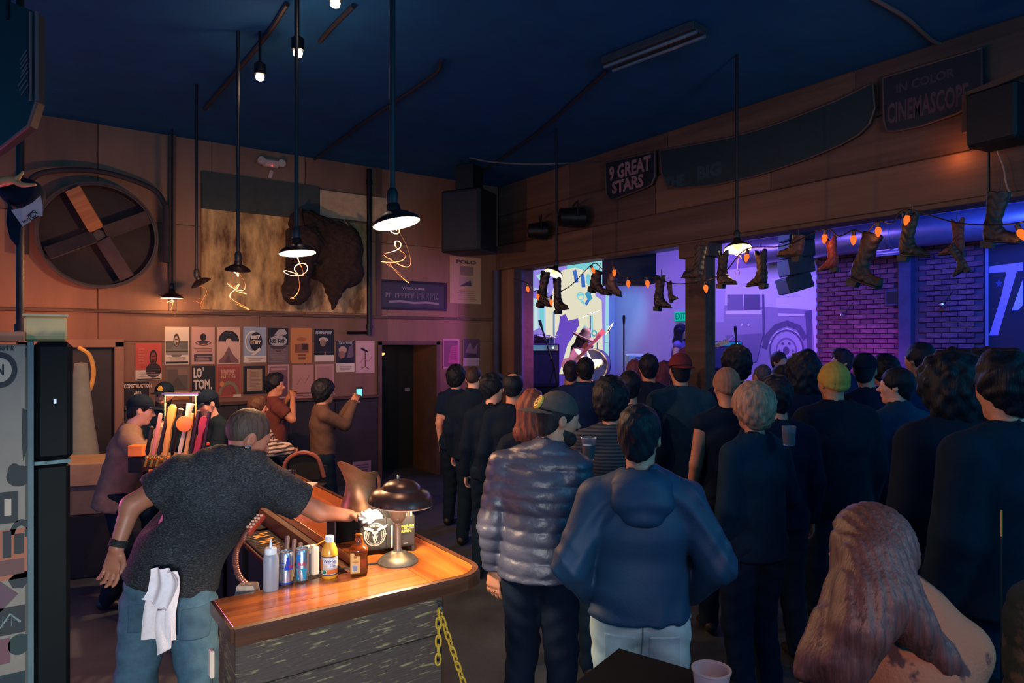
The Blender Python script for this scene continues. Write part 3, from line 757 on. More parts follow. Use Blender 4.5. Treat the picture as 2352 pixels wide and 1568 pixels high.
px_plate([(1519, 346), (1600, 332), (1690, 314), (1780, 288), (1850, 262), (1930, 230), (2008, 192), (2012, 250), (2000, 285), (1975, 310), (1930, 335), (1850, 368), (1740, 404), (1640, 426), (1560, 433), (1535, 425), (1523, 400)], XR - .045, .05, M_sgn2, 'cinema_sign', 'very long swooping dark green banner sign',
         [('t', 'THE', .03, .12, .15, .36, DIM, .05), ('t', 'BIG', .22, .16, .35, .42, DIM, .05)], rim=M_rim)
px_plate([(2031, 180), (2258, 112), (2258, 230), (2200, 262), (2120, 290), (2060, 302), (2040, 302), (2033, 280)], XR - .045, .05, M_sgn, 'cinema_sign', 'dark sign reading IN COLOR CINEMASCOPE at the far end of the board wall',
         [('t', 'IN COLOR', .15, .66, .75, .82, (66, 52, 62), .03), ('t', 'CINEMASCOPE', .05, .16, .88, .52, DIM2, .03)], rim=M_rim)
def ledge_things():
    t = thing('wall_speaker', 'dark angular loudspeaker on the wall ledge at the far end', 'loudspeaker', tuple(at_X(2300, 270, XR - .25)), math.radians(-100))
    MB().box((0, 0, 0), (.36, .3, .42), None, None, .02).build('cabinet', M_black, t)
    MB().box((-.02, -.02, .26), (.44, .06, .05), Matrix.Rotation(math.radians(-6), 3, 'Y')).build('bracket_arm', M_trim, t)
    MB().box((-.24, -.02, .1), (.05, .06, .3)).build('bracket_leg', M_trim, t)
    for px, py, q in ((2248, 322, .03), (2252, 336, .05)):
        g = MB().lathe([(.001, -q), (q * .5, -q * .4), (q * .6, 0), (q * .3, q * .7), (.001, q)], 10).build('glow_lamp', glow('orange_bulb', (255, 110, 40), 6.0), t, True)
        g.matrix_world = Matrix.Translation(Vector(at_X(px, py, XR - .12)))
        g.matrix_local = t.matrix_world.inverted() @ Matrix.Translation(Vector(at_X(px, py, XR - .12)))
    w_ = MB().tube(spline([at_X(2290, 345, XR - .1), at_X(2305, 385, XR - .1), at_X(2312, 425, XR - .1), at_X(2325, 450, XR - .1)], 6), .006, 6).build('dangling_wire', mat('beige_wire', (170, 130, 110)), None)
    tag(w_, 'thin pale wire dangling over the beam above the biggest boot', 'wire')
    light('ledge_glow', 'POINT', tuple(at_X(2190, 352, XR - .16)), (1.0, .3, .1), 1.6, .03)
ledge_things()

# ---- ceiling fittings
def ceil_lamp(px, py, d, s, label):
    c = at_d(px, py, d)
    t = thing('ceiling_spot', label, 'spotlight', tuple(c), group='spots on the ceiling')
    MB().lathe([(.001, -s), (s * .8, -s * .6), (s, 0), (s * .8, s * .6), (.001, s)], 14).build('bulb', glow('spot_bulb', (255, 225, 190), 16.0), t, True)
    MB().lathe([(s * .7, s * .5), (s * 1.3, s * .6), (s * 1.3, s * 3), (s * .5, s * 3.6), (.001, s * 3.6)], 14).build('housing', M_dark, t, True)
    MB().tube([(0, 0, s * 3.5), (0, 0, CEIL - c[2])], .012, 6).build('stem', M_dark, t)
    return c
c = ceil_lamp(597, 177, 5.6, .035, 'ceiling spot with an orange glow, lowest of the three'); light('spot_warm', 'POINT', (c[0], c[1], c[2] - .08), (1, .5, .25), 3, .03)
c = ceil_lamp(684, 122, 5.0, .035, 'bright white ceiling spot at the top of the tall lamp rod'); light('spot_white', 'POINT', (c[0] + .05, c[1], c[2] - .08), (1, .85, .7), 4, .03)
c = ceil_lamp(770, 8, 4.3, .032, 'ceiling spot at the upper edge of the picture'); light('spot_top', 'POINT', (c[0], c[1], c[2] - .08), (1, .6, .35), 2, .03)
def conduit(pts, z, r, label, m=None):
    o = MB().tube(spline([at_z(x, y, z) for x, y in pts], 5), r, 8).build('conduit', m or mat('conduit_metal', (58, 54, 56), rough=0.5, metal=0.3), None, True)
    tag(o, label, 'conduit', 'conduits under the ceiling')
ZC = CEIL - .021
conduit([(470, 250), (600, 97), (660, 10)], ZC, .02, 'steel conduit running past the orange ceiling spot')
conduit([(735, 95), (770, 55), (812, 14)], ZC, .02, 'short steel conduit beside the topmost ceiling spot')
conduit([(720, 368), (830, 285), (910, 232), (985, 180), (1008, 160), (1014, 138)], ZC, .016, 'thin conduit curving across the ceiling right of the lamp rods')
conduit([(1100, 400), (1240, 300), (1394, 163)], ZC, .016, 'thin conduit leading to the linear ceiling fixture')
conduit([(1994, -10), (2080, 40), (2120, 75), (2162, 101), (2240, 85), (2352, 45)], CEIL - .017, .016, 'pale cable bending along the ceiling above the far sign', mat('pale_cable', (110, 98, 94), rough=.5))
def fixture():
    a, b = at_z(1398, 158, CEIL - .09), at_z(1610, 78, CEIL - .09); v = b - a; L_ = np.linalg.norm(v); rz = math.atan2(v[1], v[0])
    t = thing('linear_fixture', 'long unlit fluorescent fixture on the ceiling', 'light fixture', tuple((a + b) / 2), rz)
    MB().box((0, 0, .05), (L_, .22, .07), None, None, .01).build('housing', mat('fixture_grey', (58, 62, 68), rough=.5), t)
    for s in (-1, 1): MB().tube([(-L_ / 2, s * .06, 0), (L_ / 2, s * .06, 0)], .016, 8).build('tube', mat('tube_glass', (110, 112, 118), rough=.2), t, True)
fixture()
cw = MB().tube(spline([at_d(1078, 362, 8.6), at_d(1130, 372, 8.5), at_d(1220, 377, 8.4), at_d(1300, 375, 8.3), at_X(1378, 372, XR - .02)], 6), .01, 6).build('cable', mat('pale_cable', (110, 98, 94)))
tag(cw, 'drooping cable running from above the corner loudspeaker to the board wall', 'cable')
# ================================================================ pendant lamps
M_shade = mat('lamp_shade_metal', (48, 34, 32), rough=0.35, metal=0.5, var=0.2)
M_shade_in = mat('lamp_shade_enamel', (235, 222, 196), rough=0.35, var=0.0)
M_copper = mat('copper_wire', (255, 150, 90), rough=0.35, var=0.1)
M_bulb = glow('pendant_bulb', (255, 214, 150), 14.0)
M_bulb_dim = glow('pendant_bulb_dim', (255, 206, 130), 2.2)
M_rod = mat('lamp_rod', (26, 24, 28), rough=0.5, var=0.1)
def pendant(px, py, X, dia, label, roll=0.0, pitch=0.0, lit=1.0, energy=14, wire=None, rod=.013, seed=0, col=(1.0, .5, .24)):
    c = at_X(px, py, X); r = dia / 2
    t = thing('pendant_lamp', label, 'lamp', tuple(c), group='pendant lamps')
    RM = Matrix.Rotation(-YAW, 4, 'Z') @ Matrix.Rotation(math.radians(roll), 4, 'Y') @ Matrix.Rotation(math.radians(pitch), 4, 'X')
    MB().lathe([(r, 0), (r * 1.02, .004), (r * .95, .02), (r * .6, r * .42), (r * .3, r * .55), (r * .28, r * .8), (r * .2, r * .95), (.001, r * .95)], 32, RM, cap=False).build('shade', M_shade, t, True)
    MB().lathe([(r * .99, .001), (r * .92, .016), (r * .57, r * .38), (r * .28, r * .48), (.001, r * .5)], 32, RM, cap=False).build('shade_lining', M_shade_in, t, True)
    br = r * .3; zc = r * .29
    if lit > 0:
        MB().lathe([(.001, zc - br * 1.35), (br * .2, zc - br * 1.2), (br * .8, zc - br * .7), (br, zc), (br * .8, zc + br * .6), (br * .4, zc + br * 1.2), (.001, zc + br * 1.3)], 18, RM).build('bulb', M_bulb if lit >= 1 else M_bulb_dim, t, True)
    top = RM @ Vector((0, 0, r * .9))
    MB().lathe([(rod * 1.6, -.02), (rod * 2.1, 0), (rod * 2.1, .05), (rod * 1.3, .07), (.001, .07)], 14, Matrix.Translation(top)).build('socket', M_rod, t, True)
    MB().tube([tuple(top), (top[0], top[1], CEIL - c[2])], rod, 10).build('rod', M_rod, t, True)
    if wire:
        rnd = random.Random(seed); n, w_, h_ = wire; pts = [(0, 0, -br * .6)]; p1, p2, p3 = (rnd.uniform(0, 6) for _ in range(3)); T = n * 1.25
        for i in range(1, n * 5 + 1):
            t_ = i / (n * 5); a = t_ * T * 2.2 + p1; rr = w_ * (.55 + .45 * math.sin(a * .37 + p2)) * min(1, t_ * 5)
            v = Vector((rr * math.cos(a), rr * .7 * math.sin(a + .6), 0)); v.rotate(Euler((.5 * math.sin(a * .23 + p3), .6 * math.cos(a * .31 + p2), 0)))
            pts.append((v[0], v[1], -br * .8 - h_ * (t_ * .75 + .22 * math.sin(a * .41 + p3) * min(1, t_ * 4)) + v[2]))
        MB().tube(spline(pts, 3), dia * .009, 6).build('curled_wire', M_copper, t, True)
    if lit > 0 and energy:
        light('pendant_light', 'POINT', tuple(Vector(c) + RM @ Vector((0, 0, -r * .15))), col, energy, .03)
    return t
XL = 1.4
pendant(911, 514, XL, .22, 'largest lit pendant lamp with a tangle of glowing wire below', roll=-12, pitch=-3, energy=30, wire=(12, .1, .24), seed=3, col=(1, .66, .4))
pendant(684, 582, XL, .225, 'lit pendant lamp in front of the buffalo head', roll=-6, pitch=-3, energy=105, wire=(7, .1, .3), seed=5)
pendant(546, 622, XL, .2, 'tilted lit pendant lamp left of the buffalo head', roll=6, pitch=10, energy=190, wire=(11, .11, .28), seed=9)
pendant(395, 685, XL, .25, 'small far lit pendant lamp right of the big fan', roll=0, pitch=0, energy=9, wire=(5, .08, .16), seed=2)
pendant(463, 652, XL, .2, 'unlit pendant lamp tipped sideways between two lit ones', roll=-25, pitch=20, lit=0, wire=(5, .1, .3), seed=7)
XL2 = 5.1
pendant(1695, 572, XL2, .235, 'yellowish pendant lamp among the boots, right of the wooden post', roll=0, pitch=-16, lit=.5, energy=7, wire=(7, .06, .2), seed=8, col=(1, .7, .35))
pendant(1271, 628, XL2, .23, 'yellowish tilted pendant lamp before the projected picture', roll=22, pitch=-14, lit=.5, energy=6, seed=1, col=(1, .7, .35))

# ================================================================ boots and orange bulbs on a string
XS = 4.9
def boot_mesh(kind):
    hgt, toe, pt, wid = {'cowboy': (.40, .2, .014, .07), 'tall': (.46, .19, .02, .066), 'ankle': (.24, .19, .024, .062), 'work': (.42, .19, .035, .082)}[kind]
    sh = s_seg((0.0, 0, hgt), (0, 0, .13), (wid * 1.08, .052), (.05, .043), (1, 0, 0))
    sh2 = s_cap((-.005, 0, .14), (.0, 0, .06), .05, .045)
    ft = s_seg((0.0, 0, .06), (toe, 0, .035), (.045, .042), (pt * 1.6, pt), (0, 0, 1))
    ins = s_seg((.02, 0, .12), (.1, 0, .055), (.03, .036), (.03, .032), (0, 0, 1))
    f = s_uni(.05, sh, sh2, ft, ins)
    f = s_sub(f, s_seg((0, 0, hgt + .12), (0, 0, hgt - .04), (wid * .95, .045), (wid * .8, .036), (1, 0, 0)), .006)
    f = s_int(f, lambda P: P[:, 2] - (hgt - .01 - .035 * np.cos(np.clip(P[:, 0] / wid, -1, 1) * 3.0) * (kind in ('cowboy', 'tall'))), .004)
    f = s_int(f, lambda P: .016 - P[:, 2], .004)
    f = s_warp(f, lambda P: .0025 * np.sin(P[:, 2] * 95 + 3 * np.sin(P[:, 0] * 40)))
    up = geo_mesh('boot_upper', [sdf_geo(f, A(-.13, -.09, -.01), A(toe + .05, .09, hgt + .02), .0075)], M_black)
    so = geo_mesh('boot_sole', [sdf_geo(s_int(s_uni(.03, s_seg((.05, 0, .012), (toe + .006, 0, .012), (.05, .03), (pt * 2, .02), (0, 1, 0)), s_cap((.0, 0, .02), (.06, 0, .014), .045, .045)), s_box((.08, 0, .012), (.3, .1, .009)), .0), A(-.1, -.09, -.012), A(toe + .06, .09, .05), .0065)], M_black)
    hl = MB().prism([(-.045, -.045), (.03, -.045), (.04, .012), (-.055, .012)], .075, Matrix.Rotation(math.radians(90), 4, 'X')).mesh('boot_heel', M_black)
    return up, so, hl, hgt
BOOTS = {k: boot_mesh(k) for k in ('cowboy', 'tall', 'ankle', 'work')}
def boot(px, py, hpx, toe, tilt, kind, col, label, X=XS, slip=0.0, flip=False):
    up, so, hl, hgt = BOOTS[kind]
    c = at_X(px, py, X); d = c @ F3; s = hpx * d / FPX / hgt
    Rm = Matrix.Rotation(math.radians(tilt), 4, 'X') @ Matrix(((0, -1.0 * toe, 0, 0), (-1.0 * toe, 0, 0, 0), (0, 0, 1, 0), (0, 0, 0, 1)))
    if toe > 0: Rm = Matrix.Rotation(math.radians(tilt), 4, 'X') @ Matrix(((0, 1, 0, 0), (-1, 0, 0, 0), (0, 0, 1, 0), (0, 0, 0, 1)))
    else: Rm = Matrix.Rotation(math.radians(tilt), 4, 'X') @ Matrix(((0, -1, 0, 0), (1, 0, 0, 0), (0, 0, 1, 0), (0, 0, 0, 1)))
    Rm = Rm @ Matrix.Rotation(math.radians(slip), 4, 'Z')
    M = Matrix.Translation(Vector(c)) @ Rm @ Matrix.Scale(s, 4) @ Matrix.Translation((-.05, 0, -hgt / 2))
    m = mat('leather_%d_%d_%d' % col, col, rough=0.55, var=0.25, vscale=10, bump=0.2, bscale=90)
    o = inst('cowboy_boot' if kind != 'ankle' else 'ankle_boot', up, None, M)
    tag(o, label, 'boot', 'boots hanging on the light string')
    o.material_slots[0].link = 'OBJECT'; o.material_slots[0].material = m
    inst('sole', so, o); inst('heel', hl, o)
    top = M @ Vector((0, 0, hgt))
    MB().tube([(0, 0, hgt - .03), (.01, 0, hgt + .02), (0, 0, hgt + .09)], .004, 5).build('lace', M_rod, o)
    return top
BK = (28, 18, 26); BR = (60, 32, 28); RD = (104, 32, 38); GR = (36, 32, 26)
tops = []
tops.append(boot(1253, 664, 74, 1, 14, 'cowboy', BK, 'black boot under the lamp before the projected picture, leaning left'))
tops.append(boot(1286, 676, 74, 1, -4, 'tall', BK, 'black boot with its toe right, beside the leaning one', X=XS - .1))
tops.append(boot(1374, 645, 46, 1, 24, 'ankle', BK, 'black ankle boot hanging from a bulb at the screen edge'))
tops.append(boot(1410, 650, 46, 1, 22, 'ankle', (36, 30, 44), 'slim dark ankle boot right of the first ankle boot'))
tops.append(boot(1521, 671, 72, 1, 6, 'cowboy', BK, 'dark cowboy boot hanging before the purple wall'))
tops.append(boot(1543, 668, 44, 1, -8, 'tall', (40, 26, 34), 'second heeled boot tucked behind the cowboy boot', X=XS + .03))
tops.append(boot(1598, 602, 80, -1, 8, 'work', (30, 26, 28), 'very dark wide boot before the wooden post'))
tops.append(boot(1667, 616, 76, 1, 4, 'cowboy', (28, 19, 20), 'dark brown boot hanging left under the yellowish lamp'))
tops.append(boot(1741, 617, 78, -1, -4, 'cowboy', (28, 18, 20), 'dark brown boot with its toe left, right of the yellowish lamp'))
tops.append(boot(1822, 564, 54, -1, 6, 'ankle', (66, 40, 32), 'brown ankle shoe hanging high near the beam'))
tops.append(boot(1903, 583, 72, -1, -6, 'cowboy', RD, 'red boot with its toe left'))
tops.append(boot(1998, 594, 118, 1, 22, 'work', (30, 21, 24), 'large brown work boot tilted toe down'))
tops.append(boot(2098, 540, 100, 1, 8, 'cowboy', (22, 24, 20), 'dark green cowboy boot with a bulb at its top'))
tops.append(boot(2190, 545, 78, -1, -2, 'cowboy', (76, 32, 34), 'reddish cowboy boot near the lettered window'))
tops.append(boot(2194, 596, 66, -1, -30, 'tall', (40, 32, 34), 'black boot hanging below the reddish boot', X=XS - .08))
tops.append(boot(2300, 498, 120, 1, 10, 'work', (22, 22, 26), 'biggest black boot at the right end of the string'))
M_ob = glow('string_bulb', (255, 96, 36), 1.7)
bulb_me = MB().lathe([(.001, -.045), (.01, -.036), (.02, -.008), (.021, .004), (.015, .022), (.012, .026), (.001, .026)], 14).mesh('bulb', M_ob, True)
sock_me = MB().lathe([(.012, .022), (.015, .026), (.015, .058), (.006, .064), (.001, .064)], 10).mesh('socket', M_rod, True)
wire_pts = []
BL = [(1212, 663, -20, 'orange bulb before the dark blue post, leftmost on the string'), (1236, 680, 0, 'pale orange bulb at the left edge of the projected picture'), (1266, 693, 0, 'orange bulb between the two black boots'),
      (1362, 620, -30, 'orange bulb on top of the black ankle boot'), (1411, 625, 0, 'orange bulb at the slim dark ankle boot'), (1443, 650, 0, 'left one of two orange bulbs before the blue panel'),
      (1487, 650, -8, 'right one of two orange bulbs before the blue panel'), (1621, 661, -8, 'orange bulb hanging before the wooden post'), (1715, 590, 10, 'orange bulb between the two dark brown boots'),
      (1894, 546, 8, 'orange bulb at the top of the red boot'), (1960, 549, 0, 'orange bulb right of the red boot'), (2017, 530, 0, 'orange bulb above the large work boot'),
      (2083, 503, 15, 'orange bulb at the top of the dark green boot'), (2345, 536, -20, 'orange bulb beside the biggest boot at the picture edge')]
for px, py, rl, lab in BL:
    c = at_X(px, py, XS - .06)
    t = thing('string_bulb', lab, 'light bulb', tuple(c), group='orange bulbs on the boot string')
    t.rotation_euler = (math.radians(rl), 0, 0)
    inst('glass', bulb_me, t); inst('socket', sock_me, t)
    wire_pts.append(c + A(0, 0, .066))
for i in (0, 4, 7, 8, 9, 11, 13):
    p = wire_pts[i]; light('string_light', 'POINT', (p[0] - .06, p[1], p[2] - .1), (1, .3, .08), .8, .02)
P = [at_X(1180, 640, XS)]
for i, p in enumerate(wire_pts):
    if i: 
        q = (P[-1] + p) / 2; q[2] -= .05; P.append(q)
    P.append(p)
P.append(at_X(2420, 470, XS - .06))
sw_ = MB().tube(spline(P, 5), .005, 6).build('light_string', M_rod)
tag(sw_, 'thin black cable carrying the orange bulbs and boots', 'cable')

# ================================================================ stage
def stage():
    # projected picture
    def q(x, y): return ((x - 1222) / 175.0, (868 - y) / 285.0)
    a = at_Y(1218, 784, 12.46); b = at_Y(1397, 784, 12.46)
    W = b[0] - a[0]; z0, z1 = 1.3, 4.12
    def E(c, s=1.0): return glow('proj_%d_%d_%d' % c, c, s)
    CR = E((226, 222, 196)); TE = E((120, 206, 214)); LV = E((148, 132, 226)); PU = E((104, 74, 190)); BL_ = E((60, 108, 196)); PALE = E((176, 196, 236)); WH = E((200, 214, 240))
    o = MB().bx(0, W, -.02, .02, 0, z1 - z0, LV).build('projection_screen', loc=(a[0], 12.47, z0))
    tag(o, 'bright projected picture of a cream figure behind the band', 'screen')
    pq = lambda *pts: [q(*p) for p in pts]
    spec = [('p', pq((1222, 640), (1250, 610), (1262, 700), (1256, 868), (1222, 868)), PALE),
            ('p', pq((1226, 690), (1236, 690), (1238, 868), (1226, 868)), E((190, 220, 226))), ('p', pq((1240, 700), (1250, 700), (1250, 868), (1242, 868)), TE),
            ('p', pq((1300, 596), (1390, 590), (1390, 640), (1376, 660), (1330, 625), (1300, 620)), TE), ('p', pq((1362, 588), (1397, 588), (1397, 868), (1386, 868), (1390, 660)), E((150, 214, 220))),
            ('p', pq((1254, 870), (1253, 704), (1266, 690), (1272, 650), (1290, 622), (1318, 614), (1336, 618), (1352, 632), (1360, 655), (1366, 680), (1380, 690), (1384, 868)), CR),
            ('p', pq((1338, 617), (1352, 615), (1360, 640), (1350, 655)), CR), ('e', *q(1348, 640), .03, .05, TE),
            ('l', pq((1316, 620), (1319, 632), (1321, 650)), .05, BL_), ('l', pq((1334, 628), (1336, 645), (1337, 660)), .05, BL_), ('l', pq((1352, 668), (1349, 690), (1342, 702)), .035, BL_), ('l', pq((1344, 672), (1354, 690)), .06, E((60, 150, 190))),
            ('o', *q(1330, 682), .05, .035, .75, TE), ('l', pq((1322, 680), (1338, 678)), .02, TE), ('l', pq((1332, 694), (1338, 700)), .03, TE),
            ('p', pq((1226, 600), (1262, 592), (1268, 640), (1250, 672), (1228, 668)), LV), ('e', *q(1240, 684), .12, .035, E((126, 110, 212))),
            ('p', pq((1232, 640), (1246, 632), (1248, 660)), E((170, 220, 220))),
            ('p', pq((1270, 868), (1268, 790), (1280, 762), (1284, 732), (1296, 727), (1302, 742), (1324, 736), (1326, 752), (1318, 770), (1300, 800), (1282, 868)), PU),  # bass player's shadow painted into the picture in purple
            ('p', pq((1268, 722), (1272, 720), (1272, 868), (1268, 868)), E((110, 140, 190))), ('l', pq((1356, 728), (1357, 780)), .02, TE), ('e', *q(1340, 768), .05, .05, TE), ('e', *q(1361, 772), .04, .03, E((90, 170, 190))), ('e', *q(1361, 772), .02, .015, CR),
            ('p', pq((1222, 868), (1222, 770), (1240, 760), (1262, 800), (1262, 868)), E((140, 120, 214)))]
    decal(spec, W, z1 - z0, flat_map((0, -.02, 0), (1, 0, 0), (0, 0, 1), .001)).build('picture', parent=o)
    light('screen_light', 'AREA', (a[0] + W / 2, 12.3, 2.9), (.9, .9, .85), 26, 1.6, (9.5, 9, 1.5))
    # truck banner
    p0 = at_X(1646, 784, 11.96); p1 = at_X(1877, 784, 11.96); W2 = p0[1] - p1[1]; zt = 3.55; zb = .9
    def hh(x, y):
        c = at_X(x, y, 11.96); return ((p0[1] - c[1]) / W2, (c[2] - zb) / (zt - zb))
    ob = MB().bx(-.02, .02, -W2, 0, 0, zt - zb, plain((206, 196, 214))).build('truck_banner', loc=(11.96, p0[1], zb))
    tag(ob, 'large pale picture of an old truck on the stage side wall', 'picture')
    hp = lambda *pts: [hh(*p) for p in pts]
    g1, g2, g3, g4, g5 = (150, 138, 168), (120, 108, 142), (176, 164, 192), (92, 82, 118), (222, 212, 230)
    spec = [('p', hp((1646, 700), (1770, 705), (1866, 712), (1876, 860), (1646, 860)), g1), ('p', hp((1770, 640), (1876, 634), (1876, 712), (1784, 706), (1784, 684), (1845, 682)), g5),
            ('p', hp((1646, 640), (1668, 640), (1664, 740), (1646, 740)), g3), ('p', hp((1672, 676), (1708, 676), (1708, 712), (1672, 712)), g2), ('p', hp((1711, 676), (1748, 676), (1748, 712), (1711, 712)), g4),
            ('p', hp((1668, 714), (1752, 713), (1752, 722), (1668, 722)), g5), ('p', hp((1752, 676), (1757, 676), (1760, 800), (1754, 800)), g4),
            ('l', hp((1757, 800), (1766, 770), (1785, 750), (1810, 742), (1836, 752), (1852, 778)), .05, g4), ('l', hp((1770, 790), (1786, 765), (1810, 756), (1832, 766), (1842, 785)), .025, g5),
            ('e', *hh(1808, 805), .165, .155, g3), ('o', *hh(1808, 805), .165, .155, .9, g4), ('o', *hh(1808, 805), .1, .095, .86, g2), ('e', *hh(1808, 805), .03, .03, g4),
            ('p', hp((1852, 715), (1866, 712), (1868, 820), (1858, 820)), g4), ('l', hp((1790, 722), (1850, 724)), .02, g5), ('p', hp((1668, 770), (1756, 765), (1740, 830), (1690, 845)), g2),
            ('e', *hh(1706, 746), .01, .01, g5), ('e', *hh(1722, 746), .01, .01, g5), ('l', hp((1668, 790), (1690, 770), (1695, 800)), .01, g3)]
    for a_ in range(6):
        cx, cy = hh(1808, 805); spec.append(('e', cx + .062 * math.cos(a_ * 1.05), cy + .06 * math.sin(a_ * 1.05), .011, .01, g4))
    decal(spec, W2, zt - zb, flat_map((-.02, 0, 0), (0, -1, 0), (0, 0, 1), .001)).build('print', parent=ob)
    # lettered window
    p0 = at_X(2272, 784, 11.9); p1 = at_X(2420, 784, 11.9); W3 = p0[1] - p1[1]; zb, zt = 1.2, 3.5
    on = MB().bx(-.03, .06, -W3, 0, 0, zt - zb, plain((26, 26, 44))).build('lettered_board', loc=(11.9, p0[1], zb))
    tag(on, 'dark board with huge slanted pale letters at the right edge', 'sign')
    def h3(x, y):
        c = at_X(x, y, 11.9); return ((p0[1] - c[1]) / W3, (c[2] - zb) / (zt - zb))
    hp3 = lambda *pts: [h3(*p) for p in pts]
    LTR = (170, 140, 190)
    decal([('p', hp3((2275, 612), (2352, 602), (2352, 622), (2272, 627)), LTR), ('p', hp3((2314, 624), (2338, 622), (2294, 770), (2274, 770), (2302, 680)), LTR), ('p', hp3((2352, 640), (2352, 700), (2340, 713), (2326, 713)), (200, 180, 214)),
           ('p', hp3((2296, 640), (2299, 647), (2306, 648), (2301, 653), (2303, 660), (2297, 656), (2291, 660), (2293, 653), (2288, 648), (2294, 647)), (60, 64, 120))], W3, zt - zb, flat_map((-.03, 0, 0), (0, -1, 0), (0, 0, 1), .001)).build('letters', parent=on)
    M_fr = mat('blue_frame', (120, 116, 150), rough=.5)
    MB().bx(-.06, .02, -.01, .03, 0, zt - zb, M_fr).bx(-.06, .02, -W3, .03, zt - zb, zt - zb + .05, M_fr).build('frame', parent=on)
    # duct along the brick wall
    M_duct = mat('duct_metal', (150, 150, 170), rough=.35, metal=.8, var=.1)
    du = MB().tube([(11.45, 1.6, 3.78), (11.45, 4.0, 3.78), (11.45, 6.0, 3.78), (11.45, 8.2, 3.78)], .24, 24).build('air_duct', M_duct, None, True)
    tag(du, 'round metal air duct along the brick wall', 'duct')
    for y in (2.6, 4.0, 5.45, 6.9): MB().lathe([(.24, -.03), (.255, -.03), (.255, .03), (.24, .03)], 24, Matrix.Translation((11.45, y, 3.78)) @ Matrix.Rotation(math.radians(90), 4, 'X'), cap=False).build('joint_ring', M_duct, du, True)
    gr = at_X(2055, 565, 11.4)
    vn = thing('vent_grille', 'pale framed vent on the air duct', 'vent', tuple(gr))
    MB().bx(.0, .03, -.3, .3, -.14, .14, M_fr).build('backing', parent=vn)
    for i in range(5): MB().bx(-.02, .0, -.27, .27, -.11 + i * .05, -.09 + i * .05, M_duct).build('slat', parent=vn)
    # blue hanging panel, line array, beam-lit strip
    c = at_d(1453, 612, 9.6)
    hpn = thing('hung_loudspeaker', 'large dark blue loudspeaker cabinet hung before the stage', 'loudspeaker', tuple(c), -YAW + .12)
    MB().box((0, .2, .12), (.64, .55, .72), None, M_navy, .02).build('cabinet', parent=hpn)
    MB().box((.0, -.08, .12), (.58, .02, .64), None, mat('grille_blue', (44, 48, 80), rough=.7, bump=.3, bscale=180), .0).build('grille', parent=hpn)
    for x_ in (-.2, .2): MB().tube([(x_, .2, .46), (x_, .2, CEIL - .06 - c[2])], .01, 6).build('chain', M_dark, hpn)
    MB().box((.42, .5, .4), (.1, .9, .16), Matrix.Rotation(math.radians(20), 3, 'Z'), M_navy, .01).build('arm', parent=hpn)
    la = thing('line_array', 'curved hanging column of four loudspeakers before the truck picture', 'loudspeaker', tuple(at_d(1828, 590, 9.2)), -YAW)
    for i in range(4):
        MB().box((.05 * [0.1, .15, 0, -.45][i] * 4 * .25, 0, .32 - i * .225), (.34, .4, .215), Matrix.Rotation(math.radians([0, -3, -9, -17][i]), 3, 'Y'), M_navy, .012).build('cabinet', parent=la)
    for s in (-.1, .1): MB().tube([(s, 0, .42), (s, 0, CEIL - .05 - la.location[2])], .01, 6).build('chain', M_dark, la)
    # exit sign
    c = at_X(1566, 726, 11.95)
    ex = thing('exit_sign', 'glowing green exit sign on the stage wall', 'exit sign', tuple(c))
    MB().bx(-.05, .05, -.17, .17, -.1, .1, glow('exit_green', (20, 190, 170), 1.0)).build('panel', parent=ex)
    decal([('t', 'EXIT', .1, .15, .9, .85, glow('exit_letters', (20, 90, 110), 1.0), .03)], .34, .2, flat_map((-.052, .17, -.1), (0, -1, 0), (0, 0, 1))).build('lettering', parent=ex)
    # drums
    M_dr = mat('drum_shell', (120, 96, 150), rough=.3, var=.1, coat=.5); M_hd = mat('drum_head', (210, 206, 214), rough=.6, var=.05); M_cy = mat('cymbal', (220, 200, 140), rough=.25, metal=.9); M_ch = mat('chrome', (190, 190, 200), rough=.2, metal=1.0)
    def drum(px, py, d, r, ln, face, label, name='bass_drum'):
        c = at_d(px, py, d)
        t = thing(name, label, 'drum', tuple(c), group='drum kit')
        M = Matrix.Rotation(face[0], 4, 'Z') @ Matrix.Rotation(face[1], 4, 'X')
        MB().lathe([(r, -ln / 2), (r, ln / 2)], 28, M, cap=False).build('shell', M_dr, t, True)
        for z in (-ln / 2, ln / 2):
            MB().lathe([(.001, z), (r * .97, z)], 28, M, cap=False).build('drum_head', M_hd, t)
            MB().lathe([(r * .97, z - .015), (r * 1.04, z - .015), (r * 1.04, z + .015), (r * .97, z + .015)], 28, M, cap=False).build('hoop', M_ch, t, True)
        for k in range(3):
            a_ = k * 2.1 + .5; MB().tube([(r * .8 * math.cos(a_), r * .8 * math.sin(a_), -ln / 2), (r * .9 * math.cos(a_), r * .9 * math.sin(a_), .5 - c[2])], .012, 6).build('leg', M_ch, t)
    drum(1362, 838, 12.4, .29, .4, (-.9, math.radians(90)), 'bass drum right behind the bass player')
    drum(1340, 800, 12.7, .17, .2, (.2, .3), 'rack tom above the bass drum', 'tom_drum')
    drum(1248, 790, 13.0, .2, .3, (.2, .2), 'floor tom left of the bass player', 'tom_drum')
